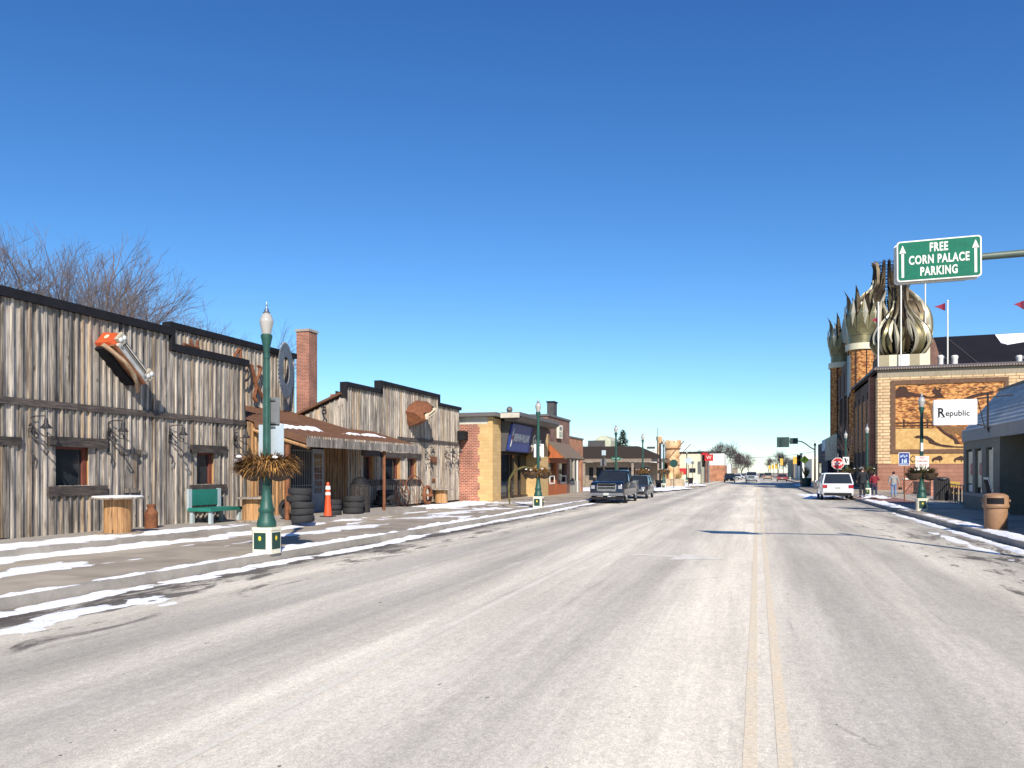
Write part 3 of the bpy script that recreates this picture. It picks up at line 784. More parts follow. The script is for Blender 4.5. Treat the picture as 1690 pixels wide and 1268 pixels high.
for pts in ([(385,592),(393,578),(396,576)],[(396,576),(397,592),(395,610)],[(385,592),(390,600)]): wallpart_tube(k,pts,.06,xl)
tag(k.build('rusty_letter',m_rust,smooth=True),'rusty letter tip above the roof edge between the other letters and the hoop','letter',group='rusty sign letters')
sw=MB(); cz=ZX(468,612,XK+.45); cy=YX(468,XK+.45); nt=44; R=1.17; vs=[];fs=[]
for side in (0,1):
    for i in range(nt*2):
        a=2*pi*i/(nt*2); rr=R*(1.0 if i%2 else .93); 
        vs.append((side*.03,rr*cos(a),rr*sin(a)))
    for i in range(nt*2):
        a=2*pi*i/(nt*2); vs.append((side*.03,R*.42*cos(a),R*.48*sin(a)))
N=nt*2
for i in range(N):
    j=(i+1)%N
    fs+= [(i,N+i,N+j,j),(2*N+i,2*N+j,3*N+j,3*N+i),(i,j,2*N+j,2*N+i),(N+i,3*N+i,3*N+j,N+j)]
sw.add(vs,fs)
o=sw.build('saw_blade',mat('dull saw steel',(.21,.215,.22),.6,metal=.2,var=.3)); o.location=(XK+.55,cy,cz); o.rotation_euler=(0,0,radians(19))
tag(o,'large toothed round grey saw blade forming a letter O behind the lamp post','saw blade')

# ---- orange car front on wall A
m_orange=mat('faded orange car paint',(.52,.085,.022),.45,var=.2,scale=2,coat=.3,dirt=1)
m_creamc=mat('chalky cream paint',(.70,.60,.42),.6,var=.2)
m_lens=glass_mat('headlight glass',(.55,.56,.55),.12)
c=thing('mounted_car_nose','orange and rust front end of an old car mounted aslant on the wooden wall','car front',(XA+.06,16.25,4.76)); c.rotation_euler=(radians(-41),0,0); c.scale=(.80,.76,.80)
# local: +x out of wall, y along the car width, z up
def lo(secs,mb,closed=True):
    n=len(secs[0]); vs=[p for s_ in secs for p in s_]; fs=[]
    for i in range(len(secs)-1):
        for k in range(n if closed else n-1):
            k2=(k+1)%n; fs.append((i*n+k,i*n+k2,(i+1)*n+k2,(i+1)*n+k))
    if closed: fs.append(tuple(range(n))); fs.append(tuple((len(secs)-1)*n+k for k in range(n))[::-1])
    mb.add(vs,fs)
hw=.98
def csec(t):
    e=1-abs(t)**6*.25; xx=.70-.14*abs(t)**3; bulge=.06 if .6<abs(t)<.97 else 0
    return [(0,hw*t,-.24*e),(xx*.8,hw*t,-.27*e),(xx,hw*t,-.16),(xx+.03,hw*t,.16),(xx-.04,hw*t,.27+bulge),(xx*.55,hw*t,.36*e+bulge),(0,hw*t,.44*e+bulge)]
for ts in ((-1,-.93,-.85,-.75,-.62),(.80,.88,.94,1)):
    f=MB(); lo([csec(t) for t in ts],f); f.build('fender',m_orange,c,smooth=True,angle=40)
f=MB(); lo([[(p[0]*.96,p[1],p[2]*.96) for p in csec(t)] for t in (-.62,-.4,0,.4,.8)],f); f.build('hood',m_rust,c,smooth=True,angle=40)
f=MB(); f.box(0,.42,-.85,.85,-.34,-.22); f.build('underside',m_black,c)
f=MB(); f.box(.66,.74,-.60,.74,-.02,.15); f.build('grille_recess',m_black,c)
f=MB(); f.box(.66,.80,-.78,.86,-.17,-.03)
for z in (.02,.07): f.box(.73,.76,-.58,.72,z,z+.014)
f.build('grille',mat('pale chrome trim',(.62,.58,.50),.4,metal=.4),c)
f=MB(); f.box(.60,.72,-.58,.74,.17,.205); f.build('hood_edge',m_creamc,c)
f=MB(); f.box(.5,.70,-.58,.74,.215,.27); f.build('hood_lip',mat('grey worn chrome',(.25,.26,.28),.5,metal=.5),c)
f=MB(); f.box(.55,.75,-.86,.90,-.26,-.17); f.build('valance',m_rust,c)
for s_,y_ in ((-1,-.78),(1,.86)):
    h=MB(); h.box(.62,.77,y_-.15,y_+.15,.0,.34); h.build('headlight_surround',mat('dull pod cream',(.42,.37,.28),.6),c)
    for k_ in (-1,1):
        h=MB(); h.sphere((.775,y_+k_*.03,.17+k_*.08),.08,12,8,sc=(.5,1,1)); h.build('headlight',m_lens,c,smooth=True)
    h=MB(); h.sphere((.81,y_*.82,-.10),.05,10,6,sc=(.4,1.6,1)); h.build('signal_lamp',m_grey,c,smooth=True)
f=MB(); pts=[(.48+.36*(1-(t/1.08)**2),t,-.38) for t in [(-1.02+2.16*i/14) for i in range(15)]]
for i in range(14):
    a,b_=pts[i],pts[i+1]
    f.add([(a[0],a[1],-.42),(b_[0],b_[1],-.42),(b_[0],b_[1],-.30),(a[0],a[1],-.30),(a[0]-.08,a[1],-.42),(b_[0]-.08,b_[1],-.42),(b_[0]-.08,b_[1],-.30),(a[0]-.08,a[1],-.30)],[(0,1,2,3),(7,6,5,4),(3,2,6,7),(4,5,1,0)]+([(0,3,7,4)] if i==0 else [])+([(1,5,6,2)] if i==13 else []))
f.build('bumper',mat('rust stained bumper',(.20,.08,.03),.6,metal=.2,col2=(.62,.48,.30),scale=3,st=(1,1,4)),c)
f=MB(); f.sphere((.30,-.985,.10),.09,12,8,sc=(1,.12,1)); f.build('cream_patch',m_creamc,c,smooth=True)
# ---- rusty hood on wall B
q=P(681,682,X=XA)
c=thing('mounted_car_nose','rust-brown old car nose mounted tilted on the stepped wooden front','car front',(XA+.06,q.y,q.z)); c.rotation_euler=(radians(22),0,0)
f=MB(); hw=.86; secs=[]
for t in (-1,-.9,-.7,-.4,0,.4,.7,.9,1):
    e=1-abs(t)**4*.35; xx=.95-.22*abs(t)**2
    secs.append([(0,hw*t,-.42),(xx*.55,hw*t,-.46*e),(xx,hw*t,-.22*e),(xx+.02,hw*t,0),(xx-.08,hw*t,.18*e),(xx*.6,hw*t,.38*e+.06),(0,hw*t,.52*e)])
lo(secs,f); f.build('hood',m_rust,c,smooth=True,angle=50)
f=MB(); f.box(.86,.99,-.6,.6,-.15,.05); f.box(.84,.96,-.55,-.35,-.14,.08); f.box(.84,.96,.35,.55,-.14,.08); f.build('grille',m_creamc,c)
f=MB(); f.box(.93,.99,-.4,.4,-.065,-.015); f.build('grille_slot',m_black,c)
f=MB(); f.box(.7,.86,-.6,.6,.10,.14); f.build('hood_seam',m_black,c)

# ---- wrought-iron wall lamps
def wall_lamp():
    r=thing('wall_lamp','wrought iron gooseneck wall lamp','wall lamp',group='wrought iron lamps on the wooden walls')
    f=MB(); f.tube([(0,0,-.55),(0,0,.28)],.018,6); f.tube([(0,0,.28),(.12,.02,.32),(.42,.02,.32),(.46,.02,.24)],.014,6)
    f.tube([(0,0,-.1),(.10,.04,-.22),(.28,.1,-.34),(.40,.14,-.5),(.34,.14,-.6),(.28,.12,-.52)],.02,6)
    f.tube([(0,0,.12),(.16,.03,0),(.3,.08,-.14),(.4,.1,-.16),(.40,.1,-.06)],.016,6)
    f.tube([(0,0,-.05),(.12,-.06,-.02),(.2,-.1,.08),(.12,-.1,.14),(.06,-.08,.08)],.02,6)
    f.tube([(0.02,0,-.5),(.1,.02,-.62),(.06,.03,-.8)],.02,6)
    f.box(0,.02,-.05,.05,-.2,.05); f.build('bracket',m_iron,r,smooth=True)
    f=MB(); f.lathe([(.03,.12),(.045,.08),(.05,.0),(.13,-.1),(.14,-.11)],(.46,.02,.14),14,caps=False); f.lathe([(.02,.1),(.04,.0),(.12,-.1)],(.46,.02,.14),14,caps=False); f.build('lamp_shade',m_iron,r,smooth=True)
    return r
WLs=[(50,692,'nearest on the long plank wall, left of the dark window'),(179,699,'above the boarded-up window of the long wooden wall'),(280,706,'on the long plank wall, above and right of the milk can'),(386,712,'at the right end of the long plank wall'),
     (701,741,'above the grey notice box on the stepped wooden building'),(734,741,'left of the close pair on the stepped building'),(747,741,'right of the close pair on the stepped building')]
proto=None
for u_,v_,t_ in WLs:
    q=P(u_,v_,X=XA+.06); z=q.z-.25
    if proto is None: proto=wall_lamp(); o=proto
    else: o=dup(proto)
    o.location=(XA+.06,q.y,z); o['label']='wrought iron wall lamp '+t_
# small iron lamp on B side gable
f=MB(); q=P(536,679,Y=28.1); f.tube([(q.x,28.15,q.z+.15),(q.x,27.9,q.z+.2),(q.x+.15,27.8,q.z)],.03,6); f.torus((q.x+.15,27.8,q.z-.05),.09,.03,'y',12,6)
tag(f.build('horseshoe_hook',m_iron,smooth=True),'black iron hook and horseshoe on the pale gable wall above the porch roof','hook')
# plaques on B
for (u0,u1,v0,v1,lb) in ((708,718,754,765,'dark rusty metal plaque under the wall lamp on the stepped building'),(711,715,790,795,'small dark metal box low on the stepped building wall')):
    a=opn(u0,u1,v0,v1); f=MB(); f.box(XA+.06,XA+.12,a[0],a[1],a[2],a[3]); f.box(XA+.12,XA+.14,a[0]+.05,a[1]-.05,a[2]+.05,a[3]-.04); tag(f.build('wall_plaque',m_rust),lb,'plaque')
a=opn(752,759,712,727); f=MB(); f.box(XA+.1,XA+.5,a[0],a[1],a[2],a[3]); f.box(XA+.02,XA+.1,(a[0]+a[1])/2-.05,(a[0]+a[1])/2+.05,a[3]-.2,a[3]-.1); f.box(XA+.5,XA+.52,a[0]+.04,a[1]-.04,a[2]+.04,a[3]-.04)
tag(f.build('loudspeaker',m_black),'black loudspeaker box at the far top corner of the stepped wooden building','loudspeaker')

# ---- things on the boardwalk
def spool(R=.62,h=.95,rc=.36,thick=.06,label='',snowy=False,loc=(0,0,0),base=True):
    r=thing('spool_table',label,'table',loc,0,'cable spool tables')
    f=MB(); f.tone=(.5,.2,.4); f.lathe([(R*.98,h-thick),(R,h-thick/2),(R*.98,h)],n=28); f.build('tabletop',barn,r)
    f=MB(); n=16
    for k in range(n):
        a=2*pi*k/n; f.tone=(random.uniform(.4,.9),random.uniform(.5,1),random.random())
        a1=a+2*pi/n*.94; vs=[]
        for z in (thick,h-thick):
            for aa,rr in ((a,rc),(a1,rc),(a1,rc-.05),(a,rc-.05)): vs.append((rr*cos(aa),rr*sin(aa),z))
        f.add(vs,[(0,1,5,4),(1,2,6,5),(2,3,7,6),(3,0,4,7)])
    f.build('drum',newwood,r)
    if base:
        f=MB(); f.tone=(.45,.3,.4); f.lathe([(R*.96,0),(R*.98,thick/2),(R*.96,thick)],n=28); f.build('base_disc',barn,r)
    if snowy:
        f=MB(); f.lathe([(R*.96,h-.005),(R*.92,h+.02),(R*.5,h+.03),(.02,h+.035)],n=28); f.build('snow_cap',m_snow,r,smooth=True)
    return r
q=P(200,884,Z=.29); spool(.60,.92,.31,.05,'snow-topped cable spool table in front of the boarded-up window',True,(q.x-.35,q.y+.25,.29))
q=P(417,861,Z=.29); spool(.52,.75,.30,.05,'cable spool table with drum half hidden by the nearest lamp post',False,(q.x,q.y,.29))
q=P(727,832,Z=.15); spool(.62,.80,.33,.06,'cable spool table with sunlit drum at the end of the stepped wooden wall',False,(q.x,q.y+.1,.15),False)
q=P(773,827,Z=.15); spool(.42,.72,.32,.05,'small cable spool table in front of the red brick side wall',False,(q.x,q.y,.15),False)
q=P(257,872,Z=.29)
r=thing('milk_can','rusty brown milk can between the spool table and the teal bench','milk can',(q.x-.15,q.y,.29))
f=MB(); f.lathe([(.165,0),(.17,.02),(.17,.36),(.175,.38),(.165,.42),(.10,.52),(.095,.56),(.12,.60),(.125,.64),(.05,.65)],n=20); f.build('body',m_rust,r,smooth=True,angle=40)
f=MB()
for s_ in (-1,1): f.tube([(0,s_*.165,.40),(0,s_*.2,.44),(0,s_*.17,.49),(0,s_*.12,.5)],.012,6)
f.build('handle',m_rust,r,smooth=True)
# teal bench, seen slightly end-on
m_teal=mat('teal paint',(.015,.17,.13),.5,var=.2,scale=2); m_ltgrey=mat('pale blue grey paint',(.38,.45,.47),.6,var=.12)
q0=P(333,864,Z=.29); 
r=thing('bench','teal painted bench with pale grey legs against the wooden wall','bench',(-15.75,q0.y+.55,.29))
f=MB()
for k in range(3): f.box(-.28+k*.27,-.03+k*.27,-.72,.72,.42,.46)
f.box(.50,.54,-.73,.73,.36,.46); f.box(-.30,.54,-.745,-.72,.36,.46); f.build('seat',m_teal,r)
f=MB(); f.box(-.33,-.29,-.58,.58,.52,1.0); f.build('backrest',m_teal,r)
f=MB(); f.box(-.35,-.28,-.72,-.58,.40,1.02); f.box(-.35,-.28,.58,.72,.40,1.02); f.build('back_post',m_ltgrey,r)
for sx in (-.22,.44):
    for sy in (-.64,.64):
        f=MB(); f.box(sx-.05,sx+.05,sy-.05,sy+.05,0,.42); f.build('leg',m_ltgrey,r)
# tyres
def tyre_mesh():
    f=MB(); prof=[(.20,-.085),(.30,-.10),(.325,-.075),(.335,-.04),(.335,.04),(.325,.075),(.30,.10),(.20,.085),(.19,.07),(.27,.0),(.19,-.07)]
    n=26; vs=[];fs=[];m=len(prof)
    for k in range(n):
        a=2*pi*k/n
        for (rr,z) in prof: vs.append(((rr+(.006 if k%2 else 0)*(rr>.32))*cos(a),(rr+(.006 if k%2 else 0)*(rr>.32))*sin(a),z))
    for k in range(n):
        k2=(k+1)%n
        for j in range(m):
            j2=(j+1)%m; fs.append((k*m+j,k2*m+j,k2*m+j2,k*m+j2))
    f.add(vs,fs); return f
ty=tyre_mesh().build('tyre',m_rubber,smooth=True); ty0=True
def put_tyre(x,y,z,label,tilt=(0,0),sc=1.0):
    global ty0
    if ty0: o=ty; ty0=False
    else: o=ty.copy(); COL.objects.link(o)
    o.location=(x,y,z); o.rotation_euler=(tilt[0],tilt[1],random.random()*6); o.scale=(sc,sc,sc)
    tag(o,label,'tyre','old tyres stacked by the shop entrance')
def stack(u,v,n,where,zb=.29,jit=.06,sc=1.0,dx=0):
    q=P(u,v,Z=zb)
    names=['bottom','second from bottom','third from bottom','fourth from bottom','topmost','sixth']
    for k in range(n):
        nm='topmost' if k==n-1 and n>1 else names[k]
        put_tyre(q.x+dx+random.uniform(-jit,jit),q.y+random.uniform(-jit,jit),zb+.1*sc+k*.195*sc,f'{nm} black tyre {where}',(random.uniform(-.06,.06),random.uniform(-.06,.06)),sc)
stack(497,861,5,'of the tall stack by the barred door',.29,.07,1.05)
q=P(474,858,Z=.29); put_tyre(q.x-.1,q.y+.2,.29+.34,'black tyre standing upright behind the tall tyre stack',(radians(90),.2),1.0)
stack(549,850,3,'of the stack right of the orange traffic cone',.29,.03,.92)
stack(583,848,3,'of the leaning stack before the wooden barrel',.29,.08,1.1)
stack(634,842,4,'around the foot of the thin porch post',.15,.13,1.12)
q=P(606,846,Z=.29)
r=thing('barrel_planter','dark wooden slatted barrel with black bag on top under the porch','barrel',(q.x-.3,q.y,.29))
f=MB()
for k in range(14):
    a=2*pi*k/14; f.tone=(.1,.05,random.random()); M=Matrix.Rotation(a,4,'Z'); f.M=M; f.box(.33,.37,-.075,.075,0,1.05)
f.M=None; f.build('staves',trimw,r)
f=MB(); f.lathe([(.36,.95),(.38,1.0),(.30,1.16),(.24,1.28),(.1,1.34)],n=14); f.build('bag',m_black,r,smooth=True)
# plank leaning by tyres
q=P(583,838,Z=.29); f=MB(); f.box(-.02,.02,-.08,.08,0,1.2); o=f.build('plank',m_redtrim); o.location=(q.x-.3,q.y,.60); o.rotation_euler=(0,radians(-6),0); tag(o,'reddish brown plank standing up out of the low tyre stack','plank')
# traffic cone
q=P(537,853,Z=.29)
m_cone=mat('orange cone plastic',(.75,.09,.025),.45,var=.05)
r=thing('traffic_cone','tall slim orange traffic cone with two white bands on the boardwalk edge','traffic cone',(q.x+.1,q.y,.29))
f=MB(); f.lathe([(.135,.03),(.12,.2),(.085,.68),(.075,.92),(.05,1.1),(.045,1.16),(.02,1.18)],n=20); f.build('body',m_cone,r,smooth=True,angle=50)
f=MB(); f.box(-.2,.2,-.2,.2,0,.035); f.build('base',m_rubber,r)
for z,h in ((.74,.10),(.93,.12)):
    f=MB(); f.lathe([(.095-.03*(z-.6)+.004,z),(.088-.03*(z-.6)+.002,z+h)],n=20,caps=False); f.build('reflective_band',m_white,r,smooth=True)
# wagon hoops / rake wheels
f=MB(); q=P(692,832,X=XA+.5); cy=q.y; f.torus((0,0,0),1.25,.025,'x',40,6); 
for k in range(10):
    a=2*pi*k/10; f.tube([(0,0,0),(0,1.25*cos(a),1.25*sin(a))],.008,4)
o=f.build('wagon_wheel',m_rust,smooth=True); o.location=(XA+.35,cy,.42); o.rotation_euler=(0,radians(-8),0); tag(o,'big thin rusty wheel hoop half sunk by the snow at the stepped wooden wall','wheel')
f=MB(); q=P(663,836,X=XA+.4); f.torus((0,0,0),.62,.03,'x',30,6)
for k in range(12):
    a=2*pi*k/12; f.tube([(0,0,0),(0,.62*cos(a),.62*sin(a))],.014,4)
o=f.build('wagon_wheel',m_rust,smooth=True); o.location=(XA+.45,q.y,.85); o.rotation_euler=(0,radians(-12),0); tag(o,'small spoked rusty wagon wheel leaning on the wall beside the tyre stack','wheel')
f=MB(); q=P(656,838,X=XA+.7)
for k in range(7): f.tube([(0,-.3+.09*k,0),(-.12,-.35+.12*k,.45),(-.2,-.3+.1*k,.9)],.012,4)
f.tube([(-.12,-.4,.45),(-.12,.45,.45)],.015,4)
o=f.build('hay_rake',m_rust,smooth=True); o.location=(XA+.6,q.y+.2,.15); tag(o,'tangle of rusty curved rake tines by the wooden wall','rake')
q=P(707,827,X=XA+.6); f=MB(); f.torus((0,0,0),.42,.09,'x',24,8); f.lathe([(.3,-.05),(.3,.05)],n=18)
o=MB(); o=f.build('implement_wheel',m_rust,smooth=True); o.location=(XA+.55,q.y,.66); tag(o,'thick dark rusty wheel standing beside the far spool table','wheel')
# ================================================================== STREET LAMPS AND BASKETS
m_globe=mat('frosted lamp globe',(.40,.385,.36),.15,var=.10,fine=0,coat=.5)
m_fol=mat('dried foliage',(.13,.065,.02),.9,col2=(.40,.22,.07),scale=5,tone=True)
m_folg=mat('olive dried foliage',(.05,.05,.015),.9,col2=(.16,.13,.04),scale=5)
def lamp(label,loc):
    r=thing('street_lamp',label,'street lamp',loc,0,'green street lamps along the kerbs')
    r.scale=(1,1,.957); w=.225; c=.06
    oct_=[(-w+c,-w),(w-c,-w),(w,-w+c),(w,w-c),(w-c,w),(-w+c,w),(-w,w-c),(-w,-w+c)]
    f=MB(); f.prism([(x*1.0,y*1.0) for x,y in oct_],'z',0,.5); f.prism([(x*1.06,y*1.06) for x,y in oct_],'z',.5,.56); ped=f.build('pedestal',m_cream,r)
    f=MB(); f.box(-.14,.14,-w-.006,-w+.01,.1,.45); f.box(w-.01,w+.006,-.14,.14,.1,.45); f.box(-.14,.14,w-.01,w+.006,.1,.45); f.box(-w-.006,-w+.01,-.14,.14,.1,.45); f.build('panel',m_dgreen,ped)
    f=MB(); f.sphere((0,-w-.008,.33),.035,8,6,sc=(1,.2,1.5)); f.sphere((w+.008,0,.33),.035,8,6,sc=(.2,1,1.5)); f.build('corn_emblem',m_yel,ped,smooth=True)
    f=MB(); n=16
    prof=[(.19,.56),(.195,.62),(.185,.68),(.145,.80),(.14,.86),(.16,.90),(.16,.94),(.135,.98),(.11,1.15),(.09,1.32),(.085,1.40),(.095,1.42),(.095,1.45),(.072,1.47),(.057,4.15),(.07,4.17),(.07,4.2),(.055,4.22),(.056,4.3),(.075,4.42),(.102,4.56),(.115,4.62),(.115,4.66),(.09,4.68)]
    f.lathe(prof,n=20); 
    for k in range(10):
        a=2*pi*k/10; f.tube([(.072*cos(a),.072*sin(a),1.5),(.057*cos(a),.057*sin(a),4.12)],.008,4)
    f.build('post',m_green,r,smooth=True,angle=30)
    f=MB(); f.lathe([(.09,4.68),(.10,4.74),(.138,4.93),(.142,4.97),(.128,5.0),(.115,5.04),(.10,5.09),(.055,5.13)],n=24); g=f.build('globe',m_globe,r,smooth=True,angle=40)
    f=MB(); f.lathe([(.07,5.12),(.075,5.14),(.05,5.17),(.045,5.21),(.02,5.24),(.012,5.28),(.022,5.30),(.008,5.33),(.004,5.38)],n=12); f.build('finial',m_steel,r,smooth=True,angle=50)
    return r
lamp_spots=[
 (P(440,913,Z=.15),'nearest green street lamp, at the left kerb in front of the wooden building'),
 (Vector((-9.75,34.6,.15)),'green street lamp in front of the brick paint shop'),
 (Vector((-9.55,54.2,.15)),'green street lamp behind the dark pickup truck'),
 (Vector((-9.4,66.5,.15)),'green street lamp with basket in front of the brown-roofed low building'),
 (Vector((-9.05,79,.15)),'green street lamp in front of the orange castle tower'),
 (P(1521,843,Z=.15),'nearest right-hand green street lamp, half in shade beside the blue sign'),
 (P(1431,818,Z=.15),'green street lamp between the white car and the man in grey'),
 (Vector((6.95,68.9,.15)),'green street lamp rising behind the white car roof'),
]
L0=None
for i,(p,lb) in enumerate(lamp_spots):
    if i==0: L0=lamp(lb,(p.x,p.y,.15)); 
    else: dup(L0,(p.x,p.y,.15),0,lb)
for i,y in enumerate((118,150,182,214,246)):
    dup(L0,(-10.1,y,.15),0,['small far green street lamp by the cream building','small far green street lamp by the red sign','far green street lamp left of the brick-and-white wall, first of three','far green street lamp in front of the brick-and-white wall, middle of three','far green street lamp at the right end of the brick-and-white wall'][i])
for i,y in enumerate((140,190)): dup(L0,(7.2,y,.15),0,['far dark street lamp right of the mast arm post','farthest street lamp on the right kerb among the banners'][i])

def basket(x,y,z,label,R=.62,col=None,seed=1,droop=True,nleaf=1300):
    rnd=random.Random(seed)
    r=thing('flower_basket',label,'hanging basket',(x,y,z),0,'dried flower baskets on the street lamps')
    f=MB()
    for s_ in (-1,1): f.lathe([(.05,-.30),(.22,-.24),(.33,-.08),(.36,.02),(.30,.02)],(s_*.30,0,0),14)
    f.build('basket',mat('coir basket',(.07,.045,.03),.9,scale=12,bump=.5),r,smooth=True)
    f=MB()
    for k in range(nleaf):
        a=rnd.uniform(0,2*pi); rr=rnd.random()**.5
        cx=rnd.choice((-1,1))*R*.48+rr*R*.5*cos(a); cy=rr*R*.55*sin(a)
        d=Vector((cx*1.2+rnd.gauss(0,.12),cy*1.2+rnd.gauss(0,.15),rnd.uniform(-.25,.55))).normalized()
        L=rnd.uniform(.10,.36)*rnd.choice((1,1,.6,1.15)); base=Vector((cx*.75,cy*.75,rnd.uniform(-.05,.12)))
        p1=base+d*L*.6; p2=base+d*L+Vector((0,0,-rnd.uniform(.02,.14) if droop else .03))
        sd=d.cross(Vector((0,0,1)))
        if sd.length<.05: sd=Vector((1,0,0))
        sd=sd.normalized()*rnd.uniform(.006,.018)
        t=rnd.choice((rnd.uniform(.1,.35),rnd.uniform(.4,.95))); f.tone=(t,t*.95,t*.85)
        f.add([base-sd*.4,base+sd*.4,p1+sd,p1-sd,p2],[(0,1,2,3),(3,2,4)])
    f.build('foliage',col or m_fol,r)
    f=MB()
    for k in range(4): 
        cx=rnd.choice((-1,1))*R*rnd.uniform(.3,.7); f.sphere((cx,rnd.uniform(-.5,-.15)*R,.10+rnd.uniform(0,.14)),.05,8,5,sc=(1.3,1,.7))
    f.build('snow_clump',m_snow,r,smooth=True)
    return r
p=lamp_spots[0][0]
basket(p.x,p.y,1.92,'brown dried flower basket around the nearest left street lamp',.72,seed=3,nleaf=5200)
basket(lamp_spots[1][0].x,lamp_spots[1][0].y,1.80,'dark brown basket on the lamp in front of the brick paint shop',.72,seed=5)
basket(-9.4,66.5,1.9,'brown basket on the lamp behind the dark parked cars',.8,seed=6)
basket(-9.05,79,1.9,'brown basket on the lamp in front of the orange castle tower',.7,seed=7)
p=lamp_spots[5][0]; basket(p.x,p.y,1.75,'dark upright dried plants in the basket on the nearest right lamp under the white notice',.62,m_folg,8,False,1700)
p=lamp_spots[6][0]; basket(p.x,p.y,1.95,'olive-brown basket above the red-coated person',.85,m_folg,9,False,1300)
basket(6.95,68.9,1.9,'olive dried basket right behind the white car roof',.9,m_folg,10,False,1100)
# hose-like curved arm on lamp 2
f=MB(); q=lamp_spots[1][0]; f.tube([(q.x-.2,q.y,1.95),(q.x-.7,q.y,2.05),(q.x-1.15,q.y,1.9),(q.x-1.4,q.y,1.5),(q.x-1.45,q.y,1.0),(q.x-1.4,q.y,.3)],[.05,.06,.06,.05,.05,.04],8)
tag(f.build('garland',m_folg,smooth=True),'drooping dry garland arcing from the paint shop lamp basket to the pavement','garland')
# sign backs on nearest lamp
def sign_back(x,y,z,w,h,m,label,cat='sign'):
    r=thing('lamp_sign',label,cat,(x,y,z)); f=MB(); f.box(-w/2,w/2,.0,.012,-h/2,h/2); f.build('panel',m,r)
    f=MB(); f.box(-.12,.12,-.03,0,h/2-.07,h/2-.04); f.box(-.12,.12,-.03,0,-h/2+.04,-h/2+.07); f.build('bracket',m_steel,r); return r
p=lamp_spots[0][0]
sign_back(p.x+.03,p.y+.11,ZX(447,680,p.x),.40,.58,m_grey,'grey back of a small parking sign, upper sign on the nearest lamp')
sign_back(p.x+.03,p.y+.11,ZX(447,729,p.x),.60,.70,m_alu,'pale blue-white sign back, lower and larger sign on the nearest lamp')
p=lamp_spots[1][0]; sign_back(p.x,p.y+.11,ZX(899,745,p.x),.48,.62,m_white,'white sign back on the lamp in front of the paint shop')
# white/red parking notice on right lamp and its stickers
p=lamp_spots[5][0]
r=thing('notice_sign','white notice with red lettering strapped to the nearest right lamp','sign',(p.x,p.y-.12,ZX(1522,763,p.x)))
f=MB(); 
w_,h_=.26,.33; f.prism([(-w_,h_*.8),(-w_,-h_*.5),(-w_*.55,-h_),(w_*.55,-h_),(w_,-h_*.5),(w_,h_*.8)],'y',-.01,.01); f.build('panel',m_white,r)
for k,(tx,sz) in enumerate((('NO',.13),('PARKING',.10),('2 AM - 6 AM',.07))):
    text_part('lettering',tx,sz,frame((0,-.014,.19-k*.15),(1,0,0),(0,0,1)),m_red,r)
f=MB(); f.box(-.05,.05,-.1,-.09,0,.36); o=f.build('sticker',m_white); o.location=(p.x,p.y,2.72); tag(o,'narrow white sticker on the nearest right lamp post','sticker')
p=lamp_spots[7][0]
r=thing('notice_sign','small square white sign with black marks on the lamp behind the white car','sign',(6.95,68.75,ZX(1393.5,761,6.95)))
f=MB(); f.box(-.24,.24,-.01,.01,-.31,.31); f.build('panel',m_white,r); f=MB(); f.add([(-.15,-.015,.22),(.0,-.015,.2),(.1,-.015,-.22),(-.02,-.015,-.2)],[(0,1,2,3)]); f.add([(.05,-.015,.2),(.18,-.015,.05),(.15,-.015,-.1)],[(0,1,2)]); f.build('arrow_mark',m_black,r)

# ================================================================== OVERHEAD SIGN
m_sgreen=mat('green sign sheeting',(.003,.135,.08),.6,var=.15,scale=6,spec=.2)
sy=16.3; sx0=P(1480,Y=sy).x; sx1=P(1620,Y=sy).x; zt=(P(1480,396,Y=sy).z+P(1620,392,Y=sy).z)/2; zbt=(P(1480,464,Y=sy).z+P(1620,458.5,Y=sy).z)/2
cx=(sx0+sx1)/2; cz=(zt+zbt)/2; W=sx1-sx0; Hh=zt-zbt
r=thing('overhead_sign','green overhead sign with white border reading FREE CORN PALACE PARKING and two up arrows','sign',(cx,sy,cz)); r.rotation_euler=(0,radians(-.4),0)
def rrect(w,h,rad,n=5):
    pts=[]
    for (sx,sz,a0) in ((1,1,0),(-1,1,90),(-1,-1,180),(1,-1,270)):
        for k in range(n+1):
            a=radians(a0+90*k/n); pts.append((sx*(w-rad)+rad*cos(a),sz*(h-rad)+rad*sin(a)))
    return pts
f=MB(); f.prism(rrect(W/2,Hh/2,.06),'y',-.012,.004); f.build('border',m_white,r)
f=MB(); f.prism(rrect(W/2-.025,Hh/2-.025,.045),'y',-.016,-.011); f.build('panel',m_sgreen,r)
for tx,z,s_ in (('FREE',Hh*.29,.20),('CORN PALACE',0,.20),('PARKING',-Hh*.29,.20)):
    text_part('lettering',tx,.225,frame((0,-.019,z),(1,0,0),(0,0,1)),m_white,r,ext=.002,sx=.62,bold=.007,space=1.12)
for s_ in (-1,1):
    f=MB(); x=s_*(W/2-.10); f.box(x-.022,x+.022,-.021,-.017,-Hh*.40,Hh*.22); f.prism([(x-.058,Hh*.20),(x+.058,Hh*.20),(x,Hh*.40)],'y',-.021,-.017); f.build('arrow',m_white,r)
f=MB(); f.box(-W/2-.03,W/2-.25,.12,.14,-Hh/2-.03,Hh*.35); f.build('rear_panel',m_black,r)
f=MB(); f.prism(rrect(W/2,Hh/2,.06),'y',.09,.11); 
o=f.build('rear_sign',m_white,r); o.location=(-.035,0,-.03)
m_arm=mat('grey green pole paint',(.10,.13,.105),.5,var=.2,metal=.2)
za=P(1660,426,Y=sy+.3).z
r=thing('mast_arm_pole','grey-green mast arm carrying the overhead parking sign, pole off the right edge','pole',(6.75,sy+.06,.15))
